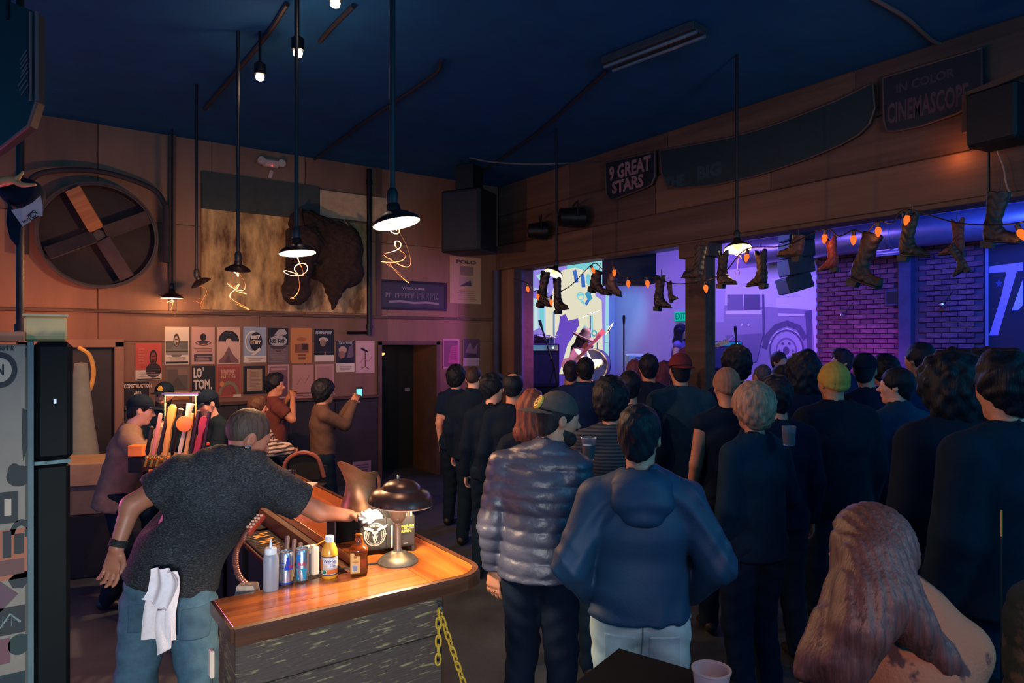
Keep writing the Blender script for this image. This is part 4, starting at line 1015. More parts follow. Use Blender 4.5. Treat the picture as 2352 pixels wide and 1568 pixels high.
    def cymbal(px, py, d, r, tilt, label):
        c = at_d(px, py, d); t = thing('cymbal_stand', label, 'cymbal', tuple(c), -YAW, group='drum kit')
        MB().lathe([(.001, .03), (.05, .022), (.06, .01), (r, 0), (r, -.004), (.001, .004)], 28, Matrix.Rotation(math.radians(tilt), 4, 'Y')).build('cymbal', M_cy, t, True)
        MB().tube([(0, 0, -.02), (0, 0, .5 - c[2] + .35)], .012, 8).build('pole', M_ch, t)
        for k in range(3): MB().tube([(0, 0, .5 - c[2] + .4), (.28 * math.cos(k * 2.1), .28 * math.sin(k * 2.1), .5 - c[2])], .009, 6).build('leg', M_ch, t)
    cymbal(1356, 722, 12.9, .25, -22, 'tilted crash cymbal over the projected picture')
    cymbal(1262, 775, 12.8, .22, -14, 'low cymbal left of the hat')
    cymbal(1372, 784, 12.3, .2, 6, 'flat cymbal right of the bass neck')
    cymbal(1400, 755, 12.9, .14, -60, 'small steep cymbal beside the teal light')
    # microphone stands
    def mic(pts, d, label):
        P = [at_d(x, y, d) for x, y in pts]; base = P[-1].copy()
        t = thing('microphone_stand', label, 'microphone stand', (base[0], base[1], .5 if base[0] > 6.9 else 0))
        z0 = t.location[2]; off = np.array(t.location)
        MB().tube([tuple(p - off) for p in P], .014, 8).build('pole', M_black, t, True)
        lo_ = P[-1] - off
        for k in range(3): MB().tube([tuple(lo_ + A(0, 0, .05)), (.34 * math.cos(k * 2.1 + .3), .34 * math.sin(k * 2.1 + .3), .01)], .011, 6).build('leg', M_black, t)
        a_ = P[0] - off; dr = P[0] - P[1]; dr = dr / np.linalg.norm(dr)
        MB().tube([tuple(a_), tuple(a_ + dr * .12), tuple(a_ + dr * .17)], [.018, .026, .022], 10).build('microphone', M_black, t, True)
    mic([(1246, 757), (1270, 835), (1273, 850)], 11.2, 'black microphone boom stand before the projected picture')
    mic([(1433, 745), (1433, 800), (1433, 860)], 12.5, 'thin microphone stand before the purple wall')
    mic([(1690, 772), (1692, 800), (1692, 850)], 11.5, 'microphone stand before the truck picture')
    # amplifiers
    def amp(px, py, d, w_, h_, label, col):
        c = at_d(px, py, d); t = thing('amplifier', label, 'amplifier', tuple(c), -.5, group='amplifiers')
        zz0 = .5 - c[2]; MB().box((0, 0, (zz0 - h_ / 2) / 2), (w_, .35, -h_ / 2 - zz0 - .01), None, None, .02).build('lower_cabinet', M_black, t)
        MB().box((0, 0, 0), (w_, .35, h_), None, None, .02).build('cabinet', mat('amp_%d' % col[0], col, rough=.6), t)
        MB().box((0, -.18, -.05), (w_ * .9, .012, h_ * .7)).build('grille', mat('amp_grille', (84, 70, 110), rough=.8), t)
        MB().box((0, -.18, h_ * .4), (w_ * .9, .014, h_ * .12)).build('control_panel', M_ch, t)
        MB().box((w_ * .3, -.19, h_ * .4), (.03, .02, .03)).build('pilot_light', glow('pilot_cyan', (160, 240, 255), 3), t)
    amp(1243, 838, 12.6, .62, .8, 'tall amplifier at the left edge of the stage', (60, 40, 84))
    amp(1660, 815, 12.4, .6, .5, 'amplifier right of the wooden post', (60, 44, 90))
    c = at_d(1460, 826, 13.2)
    mb_ = thing('mixer_case', 'mint green lit box at the back of the stage', 'case', tuple(c), -YAW)
    MB().box((0, 0, 0), (.34, .3, .2), None, mat('mint_case', (150, 220, 190), rough=.5), .01).build('case', parent=mb_)
    for x_ in (-.14, .14): MB().tube([(x_, 0, -.1), (x_, 0, .5 - c[2])], .014, 6).build('leg', M_dark, mb_)
    MB().box((.05, -.155, .02), (.16, .01, .08), None, mat('case_label', (60, 90, 130))).build('panel', parent=mb_)
    MB().box((-.02, -.16, -.06), (.03, .02, .03), None, glow('pilot_warm', (255, 220, 150), 4)).build('pilot_light', parent=mb_)
    # small wall lamps on the bricks
    for i, (px, py, lab) in enumerate(((1938, 724, 'small clip lamp on the brick wall beside the truck picture'), (2165, 700, 'small lamp on the brick wall near the lettered board'))):
        c = at_X(px, py, 11.8)
        t = thing('wall_lamp', lab, 'lamp', tuple(c))
        MB().lathe([(.001, -.03), (.05, -.03), (.035, .05), (.001, .07)], 12, Matrix.Rotation(math.radians(-70), 4, 'Y')).build('shade', M_ch, t, True)
        MB().tube(spline([(0.05, 0, .03), (.1, -.06, .16), (.14, -.12, .25)], 5), .008, 6).build('arm', M_dark, t)
    bx_ = at_X(2054, 683, 11.92)
    o = MB().bx(-.05, .04, -.14, .14, -.14, .14, M_navy, .01).build('wall_box', loc=tuple(bx_)); tag(o, 'dark electrical box on the brick wall', 'box')
    MB().bx(-.06, -.05, -.1, .1, -.1, .1, M_black).build('cover', parent=o)
stage()
# ================================================================ the bar
ZB = 1.07
M_top = wood('bar_top_wood', (158, 72, 28), (222, 122, 50), axis=0, scale=1.6, rough=0.22, bump=0.03, coat=0.6)
M_topy = wood('bar_top_wood_long', (152, 70, 28), (216, 118, 48), axis=1, scale=1.6, rough=0.22, bump=0.03, coat=0.6)
M_edge = wood('bar_edge_wood', (62, 36, 26), (98, 58, 38), axis=0, scale=2.0, rough=0.35, bump=0.1)  # edge wood darkened to carry the shade on the nosing
M_weath = mat('weathered_boards', (92, 74, 66), rough=0.8, var=0.35, vscale=1.0, col2=(196, 178, 120), stretch=(11, 11, 90), thresh=(0.56, 0.8), bump=0.6, bscale=1.6)
M_weath2 = mat('weathered_boards_low', (92, 76, 62), rough=0.8, var=0.3, vscale=1.0, col2=(170, 150, 104), stretch=(16, 16, 50), thresh=(0.52, 0.9), bump=0.5, bscale=2.0)
M_steel = mat('steel', (150, 150, 156), rough=0.35, metal=0.9, var=0.15)
M_rub = mat('black_rubber', (24, 22, 24), rough=0.75, bump=.4, bscale=150)
bar = thing('bar_counter', 'wooden bar counter with a glossy top and weathered front', 'bar counter', (1.0, 2.5, 0))
def bp(mb, name, m=None, sm=False):
    o = mb.build(name, m, bar, sm); o.matrix_parent_inverse = Matrix.Translation((-1.0, -2.5, 0)); return o
X0, X1, Y0, Y1 = .573, 1.61, 2.435, 2.77
for i in range(3):
    a = Y0 + .03 + (Y1 - Y0 - .03) * i / 3; b_ = Y0 + .03 + (Y1 - Y0 - .03) * (i + 1) / 3
    bp(MB().bx(X0, 1.334, a + .0007, b_ - .0007, ZB - .045, ZB, M_top, .0012), 'plank')
def rounded(x0, x1, y0, y1, r, n=8):
    pts = [(x0, y0), (x1 - r, y0)]
    for k in range(1, n): pts.append((x1 - r + r * math.sin(k / n * math.pi / 2), y0 + r - r * math.cos(k / n * math.pi / 2)))
    return pts + [(x1, y0 + r), (x1, y1), (x0, y1)]
# corner piece and long run planks
pl = rounded(1.335, X1 - .02, Y0 + .03, 3.3, .12)
pl = rounded(1.335, X1 - .02, Y0 + .03, Y1, .12)
bp(MB().prism(pl, .045, Matrix.Translation((0, 0, ZB - .0225)), M_topy), 'plank')
for i in range(3):
    a = 1.2 + i * .13
    bp(MB().bx(a + .0007, a + .1293, Y1 + .001, 6.1, ZB - .045, ZB, M_topy, .0012), 'plank')
# nosing round the outside
nos = [(X0, Y0 + .02)] + [(p[0], p[1]) for p in rounded(X0, X1, Y0 + .02, 6.1, .14)[1:-1]]
mbn = MB(); n = len(nos); v = []; f = []
for i, p in enumerate(nos):
    a = np.array(nos[max(i - 1, 0)]); b_ = np.array(nos[min(i + 1, n - 1)]); t_ = (b_ - a) / np.linalg.norm(b_ - a); nn = np.array([t_[1], -t_[0]])
    for dx, z in ((-.012, ZB - .001), (.012, ZB - .002), (.02, ZB - .012), (.02, ZB - .06), (-.012, ZB - .06)):
        v.append((p[0] + nn[0] * dx, p[1] + nn[1] * dx, z))
for i in range(n - 1):
    for k in range(5): f.append((i * 5 + k, i * 5 + (k + 1) % 5, i * 5 + 5 + (k + 1) % 5, i * 5 + 5 + k))
f.append((4, 3, 2, 1, 0)); mbn.add(v, f, M_edge); bp(mbn, 'nosing')
bp(MB().bx(X0 - .012, X0, Y0 + .02, Y1, ZB - .05, ZB - .002, M_edge), 'end_trim')
# front boards
zz = [ZB - .06, .84, .62, .38, .2, 0.0]
for i in range(5):
    bp(MB().bx(X0 + .01, 1.40, Y0 + .035 + .006 * (i % 2), Y0 + .07, zz[i + 1] + .003, zz[i] - .003, M_weath if i < 2 else M_weath2, .006), 'front_board')
bp(MB().bx(X0 + .012, X0 + .04, Y0 + .07, Y1 - .03, 0, ZB - .05, M_weath2, .004), 'end_panel')
bp(MB().bx(1.36, 1.40, Y0 + .07, 6.0, 0, ZB - .05, M_edge), 'side_panel')
bp(MB().bx(X0 + .04, 1.36, Y0 + .07, Y1 - .04, .86, .88, M_steel), 'shelf')
# inner upstand and lower service rail
bp(MB().bx(1.16, 1.2, Y1 + .02, 6.0, .93, ZB - .046, M_edge), 'upstand')
rail = MB().bx(.98, 1.2, Y1 + .06, 5.3, .9, .93, M_edge, .004); bp(rail, 'service_rail')
bp(MB().bx(.62, 1.2, Y1 + .0, Y1 + .12, .9, .93, M_weath2, .004), 'service_shelf')
for i in range(5):
    bp(MB().bx(.98, 1.0, Y1 + .2 + i * .5, Y1 + .24 + i * .5, 0, .9, M_dark), 'post')
bp(MB().bx(1.0, 1.03, Y1 + .14, 5.3, .1, .9, M_black), 'inner_panel')
# far arm of the bar
far = thing('bar_counter', 'far arm of the bar carrying the beer taps', 'bar counter', (1.0, 5.7, 0))
def fp(mb, name, m=None):
    o = mb.build(name, m, far); o.matrix_parent_inverse = Matrix.Translation((-1.0, -5.7, 0)); return o
for i in range(3): fp(MB().bx(.74, 1.19, 5.3 + i * .2 + .001, 5.5 + i * .2 - .001, ZB - .045, ZB, M_top, .002), 'plank')
for i in range(3): fp(MB().bx(.77 + i * .14 + .002, .91 + i * .14 - .002, 5.36, 5.4, 0, ZB - .046, M_wains), 'front_board')

def mat4(loc, rz=0): return Matrix.Translation(Vector(loc)) @ Matrix.Rotation(rz, 4, 'Z')
CAMDIR = lambda p: math.atan2(-p[1], -p[0])          # angle of the direction from p to the camera
# mats with lettering on the service rail
for i in range(3):
    o = MB().box((0, 0, .005), (.17, .46, .012), None, M_rub, .003).build('bar_mat', loc=(1.075, 3.35 + i * .52, .932))
    tag(o, ['black bar mat with pale marks nearest the brown bottle', 'black bar mat with yellow script in the middle of the rail', 'black bar mat with yellow script behind the soda gun'][i], 'bar mat', 'bar mats')
    for r in range(3):
        for c_ in range(9):
            pass
    colr = (206, 196, 180) if i == 0 else (224, 168, 60)
    spec = []
    for s_ in range(3):
        yb = .14 + s_ * .27
        spec += [('l', [(.25, yb), (.5, yb + .06), (.35, yb + .1), (.65, yb + .12), (.55, yb + .17), (.8, yb + .2)], .11, colr), ('l', [(.3, yb + .12), (.5, yb + .02), (.75, yb + .05)], .09, colr)]
    decal(spec, .17, .46, flat_map((-.085, -.23, .011), (1, 0, 0), (0, 1, 0))).build('script', parent=o)
    rb = MB()
    for r in range(14): rb.bx(-.08, .08, -.215 + r * .033, -.205 + r * .033, .011, .0125, M_rub)
    rb.build('ribs', parent=o)

# ---- desk lamp
def desk_lamp():
    p = at_z(914, 1290, ZB); t = thing('desk_lamp', 'old metal lamp with a dark mushroom shade on the bar top', 'lamp', tuple(p))
    s = 1.0; M_base = mat('lamp_base_metal', (176, 168, 150), rough=.38, metal=.75, var=.25, vscale=25); M_post = mat('lamp_post_metal', (156, 128, 110), rough=.45, metal=.5, var=.2)
    MB().lathe([(.001, 0), (.088, 0), (.09, .006), (.084, .014), (.07, .027), (.045, .037), (.04, .042), (.022, .05), (.02, .054), (.001, .054)], 36).build('base', M_base, t, True)
    MB().lathe([(.018, .05), (.017, .056), (.015, .06), (.0155, .165), (.02, .17), (.02, .175), (.0155, .178)], 20).build('post', M_post, t, True)
    MB().lathe([(.016, .175), (.03, .19), (.036, .205), (.036, .212), (.044, .228), (.05, .27), (.046, .27), (.04, .232), (.001, .225)], 28).build('cup', M_post, t, True)
    MB().lathe([(.001, 0), (.004, .0), (.005, .01), (.001, .018)], 8, Matrix.Translation((-.02, -.028, .198)) @ Matrix.Rotation(math.radians(90), 4, 'X')).build('switch', M_base, t)
    prof = [(.142, .262), (.146, .268), (.14, .29), (.12, .312), (.09, .325), (.082, .34), (.06, .356), (.03, .365), (.001, .367)]
    RM = Matrix.Rotation(-YAW, 4, 'Z') @ Matrix.Rotation(math.radians(3), 4, 'Y')
    MB().lathe(prof, 40, RM, cap=False).build('shade', mat('lamp_shade_brown', (72, 46, 42), rough=.3, metal=.4, var=.35, vscale=18), t, True)
    MB().lathe([(r - .003, z - .004) for r, z in prof[:-1]] + [(.001, .363)], 40, RM, cap=False).build('shade_lining', M_shade_in, t, True)
    MB().lathe([(.001, .366), (.005, .368), (.007, .376), (.006, .384), (.001, .388)], 12).build('finial', M_base, t, True)
    MB().lathe([(.001, .228), (.018, .235), (.026, .262), (.022, .288), (.001, .3)], 16).build('bulb', glow('desk_bulb', (255, 196, 120), 3.0), t, True)
    light('desk_light', 'POINT', (p[0], p[1], p[2] + .317), (1.0, .74, .48), 85, .05)
    w_ = MB().tube(spline([(p[0] - .085, p[1] + .02, ZB + .006), (p[0] - .13, p[1] + .03, ZB + .005), (p[0] - .2, p[1] + .02, ZB + .005), (p[0] - .24, p[1] + .05, ZB + .004), (p[0] - .26, p[1] + .12, ZB - .03)], 5), .004, 6).build('power_cord', M_rub, None, True)
    tag(w_, 'grey cord of the bar lamp running to the brown bottle', 'cord')
    return p
desk_lamp()

# ---- black napkin caddy
def caddy():
    t = thing('bar_caddy', 'black bar caddy printed with a white skull emblem', 'bar caddy', (1.375, 2.985, ZB), -math.radians(14))
    M_c = mat('caddy_black', (34, 34, 36), rough=.5, var=.08)
    w2, d2, hh = .125, .085, .165
    b = MB()
    for (x0, x1, y0, y1) in ((-w2, w2, -d2, -d2 + .006), (-w2, w2, d2 - .006, d2), (-w2, -w2 + .006, -d2, d2), (w2 - .006, w2, -d2, d2), (-.01, -.005, -d2, d2)): b.bx(x0, x1, y0, y1, .025, hh, M_c)
    b.bx(-w2, w2, -d2, d2, .025, .032, M_c); b.build('box', parent=t)
    for sx in (-1, 1):
        for sy in (-1, 1): MB().bx(sx * w2 - .015 * (sx > 0) - .0, sx * w2 + .015 * (sx < 0), sy * d2 - .015 * (sy > 0), sy * d2 + .015 * (sy < 0), 0, .026, M_c).build('foot', parent=t)
    WHT = (170, 160, 148); K = (30, 30, 32); YE = (232, 196, 70)
    sp = [('o', .26, .5, .2, .4, .9, WHT), ('o', .26, .5, .165, .33, .94, WHT), ('p', [(.2, .62), (.32, .62), (.31, .45), (.285, .25), (.26, .2), (.235, .25), (.21, .45)], WHT),
          ('p', [(.205, .55), (.245, .5), (.235, .44), (.21, .46)], K), ('p', [(.315, .55), (.275, .5), (.285, .44), (.31, .46)], K), ('p', [(.25, .36), (.27, .36), (.262, .28), (.258, .28)], K), ('l', [(.24, .3), (.235, .22)], .008, K), ('l', [(.28, .3), (.285, .22)], .008, K),
          ('p', [(.2, .6), (.14, .66), (.07, .7), (.04, .82), (.1, .77), (.17, .74), (.23, .68)], WHT), ('p', [(.32, .6), (.38, .66), (.45, .7), (.49, .82), (.42, .77), (.35, .74), (.29, .68)], WHT),
          ('t', 'TRACTOR', .16, .755, .36, .82, WHT, .03), ('t', '20 YEARS', .18, .125, .34, .175, WHT, .03), ('l', [(.12, .58), (.1, .4)], .012, WHT), ('l', [(.15, .6), (.13, .36)], .01, WHT), ('l', [(.4, .6), (.42, .42)], .012, WHT), ('l', [(.37, .6), (.385, .36)], .01, WHT), ('t', '20', .4, .47, .47, .53, WHT, .02),
          ('r', .545, .0, .58, .78, (214, 200, 186)), ('r', .55, .3, .575, .42, (220, 150, 110)),
          ('t', 'PLEASURE', .66, .66, .98, .74, YE, .04), ('t', 'TO', .79, .59, .85, .64, YE, .03), ('t', 'BURN', .71, .48, .93, .57, YE, .04), ('r', .66, .61, .77, .617, YE), ('r', .87, .61, .98, .617, YE), ('r', .78, .1, .86, .12, WHT)]
    decal(sp, 2 * w2, hh - .03, flat_map((-w2, -d2, .028), (1, 0, 0), (0, 0, 1), .00025)).build('print', parent=t)
    MB().bx(-.085, -.02, -.06, .07, .033, .172, plain((236, 228, 220))).build('napkin_stack', parent=t)
    rnd = random.Random(2)
    for i in range(16):
        x = .03 + (i % 8) * .012; y = -.05 + (i // 8) * .05
        MB().tube([(x, y, .035), (x + rnd.uniform(-.004, .004), y, .235 + rnd.uniform(-.01, .01))], .0045, 6).build('stirring_stick', mat('stick_wood' if i % 3 else 'stick_dark', (224, 170, 120) if i % 3 else (96, 60, 40), rough=.6), t)
    for i in range(2): MB().tube([(-.0 + i * .008, .03, .1), (-.03 + i * .008, .05, .27)], .003, 6).build('straw', M_rub, t)
    # snack wrapper held in the hand
    q = at_d(846, 1187, 3.13)
    wv = s_warp(s_ell(q, (.042, .03, .032)), lambda P: .006 * np.sin(P[:, 0] * 190 + 2 * np.sin(P[:, 2] * 120)))
    o = sdf_obj('paper_wrapper', [(wv, q - .06, q + .06, .004)], mat('wrapper', (236, 232, 224), rough=.5, var=.1, col2=(228, 90, 40), vscale=16, thresh=(.56, .62)))
    tag(o, 'crumpled white and orange paper packet in the bartender\'s hand', 'paper')
caddy()

# ---- metal pitcher
def pitcher():
    p = A(1.44, 3.42, ZB); t = thing('metal_pitcher', 'worn copper pitcher with a flared spout behind the lamp', 'pitcher', tuple(p), math.radians(-150))
    M_p = mat('worn_copper', (196, 132, 92), rough=.42, metal=.6, var=.35, vscale=9)
    n = 36; prof = [(.075, 0), (.1, .01), (.11, .06), (.105, .12), (.085, .18), (.075, .23), (.08, .27), (.092, .30)]
    v = []; f = []
    for off in (0, -.004):
        for r, z in prof:
            for k in range(n):
                a = 2 * math.pi * k / n; s = max(0, math.cos(a)) ** 6; fl = max(0, (z - .2) / .1)
                rr = r + off + .075 * s * fl; zz_ = z + .07 * s * fl - .03 * fl * max(0, -math.cos(a))
                v.append((rr * math.cos(a), rr * math.sin(a), zz_))
    m_ = len(prof)
    for i in range(m_ - 1):
        for k in range(n):
            k2 = (k + 1) % n
            f.append((i * n + k, i * n + k2, (i + 1) * n + k2, (i + 1) * n + k)); b = m_ * n
            f.append((b + i * n + k2, b + i * n + k, b + (i + 1) * n + k, b + (i + 1) * n + k2))
    for k in range(n):
        k2 = (k + 1) % n; f.append(((m_ - 1) * n + k, (m_ - 1) * n + k2, m_ * n + (m_ - 1) * n + k2, m_ * n + (m_ - 1) * n + k))
    f.append(tuple(range(n))[::-1])
    MB().add(v, f).build('body', M_p, t, True)
    MB().tube(spline([(-.085, 0, .25), (-.15, 0, .24), (-.16, 0, .15), (-.11, 0, .07)], 6), .009, 8).build('handle', M_p, t, True)
pitcher()

# ---- bottles and cans along the inner edge
def face(p): return math.atan2(-p[1], -p[0])
def squeeze(px, py):
    p = at_z(px, py, ZB); t = thing('squeeze_bottle', 'empty clear squeeze bottle with a pointed nozzle', 'bottle', (p[0], p[1], ZB))
    M_s = mat('frosted_plastic', (206, 206, 220), rough=.4, trans=.55, var=.03)
    MB().lathe([(.001, 0), (.027, 0), (.0295, .004), (.0295, .125), (.026, .14), (.02, .146), (.001, .146)], 28).build('body', M_s, t, True)
    MB().lathe([(.022, .142), (.023, .144), (.023, .162), (.02, .166), (.006, .168), (.0055, .175), (.003, .199), (.001, .199)], 24).build('nozzle_cap', mat('white_plastic', (226, 224, 226), rough=.35, var=.02), t, True)
squeeze(622, 1354)
def can(px, py, kind, label):
    p = at_z(px, py, ZB); t = thing('energy_drink_can', label, 'can', (p[0], p[1], ZB)); r = .0265; h_ = .134
    M_al = mat('aluminium', (196, 196, 204), rough=.25, metal=.9, var=.04)
    MB().lathe([(.001, .002), (.02, 0), (r, .008), (r, h_ - .012), (r - .004, h_ - .003), (r - .003, h_), (r - .005, h_ - .001), (r - .006, h_ - .006), (.001, h_ - .006)], 36).build('body', M_al, t, True)
    MB().prism([(-.005, -.004), (.005, -.004), (.006, .006), (0, .01), (-.006, .006)], .001, Matrix.Translation((0, 0, h_ - .004))).build('pull_tab', M_al, t)
    c1, c2 = ((40, 60, 190), (206, 204, 212)) if kind == 0 else ((60, 150, 220), (200, 196, 200))
    L_ = 2 * math.pi * r; a0 = face(p) - math.pi
    lo = (30, 50, 170); bl = mat('can_print_%d' % kind, (40, 70, 200) if kind == 0 else (20, 160, 200), rough=.25, metal=.3, var=.02); rd = plain((206, 40, 60)); 
    g = 10
    def q(x): return .5 + x
    if kind == 0:
        sp = [('p', [(.46, .5), (.5, .5), (.56, .5), (.62, .5), (.68, .5), (.68, .6), (.68, .75), (.68, .95), (.62, .95), (.56, .95), (.51, .95), (.49, .75)], bl), ('p', [(.68, .06), (.72, .06), (.72, .45), (.68, .45)], bl), ('r', .3, .02, .75, .06, bl), ('r', .3, .74, .46, .76, bl), ('r', .3, .58, .46, .6, bl),
              ('t', 'Red', .57, .56, .7, .68, rd, .03), ('p', [(.62, .1), (.68, .1), (.68, .48), (.63, .48)], plain((220, 150, 60)))]
    else:
        sp = [('p', [(.36, .06), (.42, .06), (.48, .06), (.54, .06), (.6, .06), (.62, .45), (.56, .45), (.5, .45), (.44, .45), (.36, .45)], bl), ('p', [(.36, .5), (.42, .5), (.46, .78), (.47, .94), (.42, .94), (.36, .94)], mat('can_print_light', (40, 130, 214), rough=.25, metal=.3, var=.02)),
              ('t', 'Bull', .4, .55, .56, .68, rd, .03), ('p', [(.4, .46), (.44, .5), (.48, .46)], rd)]
    decal(sp, L_, h_ - .02, cyl_map((0, 0), r, a0, .006), g).build('print', parent=t)
can(657, 1341, 0, 'blue and silver energy drink can next to the squeeze bottle')
can(694, 1333, 1, 'light blue energy drink can, second of the two cans')
def juice(px, py):
    p = at_z(px, py, ZB); t = thing('juice_bottle', 'orange juice bottle with a white cap', 'bottle', (p[0], p[1], ZB))
    M_j = mat('orange_juice', (246, 160, 44), rough=.25, var=.05, coat=.4); r = .033
    MB().lathe([(.001, 0), (.03, 0), (r, .006), (r, .095), (.031, .115), (.022, .138), (.016, .146), (.016, .15), (.001, .15)], 32).build('body', M_j, t, True)
    MB().lathe([(.018, .147), (.0185, .149), (.0185, .168), (.016, .171), (.001, .171)], 24).build('cap', MATS['white_plastic'], t, True)
    L_ = 2 * math.pi * r; a0 = face(p) - math.pi; W_ = plain((232, 222, 230)); O_ = plain((228, 110, 40)); N_ = plain((60, 50, 100)); G_ = plain((40, 130, 80))
    decal([('r', .22, .1, .78, .93, plain((222, 190, 170))), ('r', .22, .93, .78, .97, N_), ('r', .22, .05, .78, .1, N_), ('r', .36, .62, .64, .86, W_), ('t', "Welch's", .38, .65, .62, .83, N_, .02), ('r', .46, .44, .66, .58, W_), ('t', '100%', .52, .47, .62, .55, N_), ('r', .42, .14, .7, .34, O_), ('e', .4, .24, .05, .13, W_), ('e', .4, .24, .04, .1, G_), ('r', .26, .3, .36, .8, O_)], L_, .085, cyl_map((0, 0), r, a0, .01), 12).build('label', parent=t)
juice(757, 1324)
def brown(px, py):
    p = at_z(px, py, ZB); t = thing('brown_bottle', 'square-shouldered amber glass bottle with a pale label', 'bottle', (p[0], p[1], ZB), face(p) + math.pi / 2)
    M_g = mat('amber_glass', (196, 96, 30), rough=.08, trans=.75, ior=1.5, var=.0)
    f = s_uni(.02, s_box((0, 0, .056), (.036, .036, .056), None, .012), s_seg((0, 0, .105), (0, 0, .135), (.033, .033), (.015, .015), (1, 0, 0)), s_cap((0, 0, .13), (0, 0, .158), .0135, .013))
    f = s_int(f, s_box((0, 0, .083), (.1, .1, .083)), .002)
    sdf_obj('body', [(f, A(-.045, -.045, -.004), A(.045, .045, .172), .0035)], M_g, t)
    MB().lathe([(.014, .154), (.0165, .156), (.0165, .164), (.012, .168), (.001, .168)], 16).build('rim', M_g, t, True)
    decal([('r', 0, 0, 1, 1, plain((232, 170, 96))), ('r', .2, .1, .75, .42, plain((196, 190, 200)))] + [('r', .24 + i * .06, .14, .27 + i * .06, .38, plain((70, 70, 90))) for i in range(8)] + [('e', .5, .82, .16, .07, plain((180, 110, 50))), ('r', .2, .55, .8, .58, plain((190, 120, 60)))], .04, .085, flat_map((-.034, -.036, .012), (1, 0, 0), (0, 0, 1))).build('label', parent=t)
    decal([('r', 0, 0, 1, 1, plain((240, 180, 100)))], .05, .085, flat_map((.036, -.03, .012), (0, 1, 0), (0, 0, 1))).build('side_label', parent=t)
brown(824, 1316)
def pourer(px, py):
    p = at_z(px, py, ZB); t = thing('pourer_bottle', 'cream plastic pourer with a yellow clip behind the cans', 'bottle', (p[0], p[1] + .03, ZB))
    M_w = mat('cream_plastic', (232, 206, 184), rough=.45, var=.03)
    MB().box((0, 0, .06), (.03, .05, .12), None, M_w, .006).build('body', parent=t)
    MB().box((-.03, .02, .045), (.05, .05, .09), None, mat('clear_block', (180, 160, 170), rough=.3, trans=.5), .006).build('reservoir', parent=t)
    MB().box((-.022, .02, .1), (.05, .05, .03), None, M_w, .008).build('lid', parent=t)
    MB().tube([(.0, -.02, .125), (.05, -.02, .145), (.05, -.02, .11)], .003, 6).build('clip', mat('yellow_plastic', (232, 160, 40), rough=.4), t)
pourer(727, 1322)
# wire twist of bottle openers behind the juice
o = MB().tube(spline([(1.09, 2.86, .975), (1.12, 2.9, .99), (1.16, 2.86, .985), (1.13, 2.84, .975), (1.19, 2.84, .99), (1.2, 2.9, .985), (1.16, 2.92, .975)], 6), .005, 6).build('wire_clip', M_steel, None, True)
tag(o, 'twisted steel wire clip behind the juice bottle', 'clip')

# ---- soda gun in its holder
def soda():
    a = at_d(566, 1342, 2.74); b = at_d(600, 1208, 3.02)
    t = thing('soda_gun', 'soda gun with a red handle on a ribbed hose', 'soda gun', (a[0], a[1], a[2]))
    P = [at_d(566, 1342, 2.74), at_d(548, 1320, 2.76), at_d(541, 1290, 2.8), at_d(544, 1262, 2.85), at_d(556, 1240, 2.92), at_d(570, 1218, 2.97)]
    P = [p - a for p in P]; S = spline(P, 12)
    MB().tube(S, [.0105 if i % 2 else .0125 for i in range(len(S))], 10).build('hose', mat('hose_copper', (150, 90, 76), rough=.35, metal=.6), t, True)
    c0 = at_d(568, 1225, 2.96) - a; c1 = at_d(604, 1183, 3.08) - a; dr = (c1 - c0); L_ = np.linalg.norm(dr); dr /= L_
    q = Vector(dr).to_track_quat('X', 'Z').to_matrix()
    mid = (c0 + c1) / 2
    MB().box(tuple(mid), (L_, .034, .03), q, mat('gun_red', (170, 60, 44), rough=.35, coat=.3), .008).build('handle', parent=t)
    up = q @ Vector((0, 0, 1)); sd = q @ Vector((0, 1, 0))
    for i in range(5):
        for k in (-1, 1):
            c = Vector(mid) + Vector(dr) * (i - 2) * .021 + up * .017 + sd * .008 * k
            MB().lathe([(.001, -.003), (.006, -.003), (.006, .003), (.001, .004)], 8, Matrix.Translation(c) @ q.to_4x4()).build('button', mat('gun_button', (236, 190, 160), rough=.3), t, True)
    h_ = thing('gun_holder', 'small worn steel holder at the foot of the soda hose', 'holder', tuple(at_d(570, 1352, 2.72)), -YAW)
    MB().prism([(-.045, -.02), (.04, -.02), (.03, .02), (-.035, .02)], .05, Matrix.Rotation(math.radians(90), 4, 'X'), mat('worn_steel', (206, 176, 156), rough=.4, metal=.4, var=.3, vscale=30)).build('cup', parent=h_)
    MB().bx(-.05, .045, -.03, .03, -.024, -.02, M_steel).build('plate', parent=h_)
    # soda lines under the rail
    for i, px in enumerate((660, 676, 690, 640)):
        P = [at_d(px, 1232 + 8 * i, 3.35), at_d(px - 2, 1270, 3.3), at_d(px - 6, 1340, 3.2)]
        o = MB().tube(spline(P, 5), .012, 8).build('soda_line', mat('soda_line', (110, 92, 96), rough=.4), None, True)
        tag(o, ['first soda line hanging under the rail behind the cans', 'second soda line hanging under the rail behind the cans', 'third soda line hanging under the rail behind the cans', 'bent soda line beside the soda gun'][i], 'hose', 'soda lines')
soda()

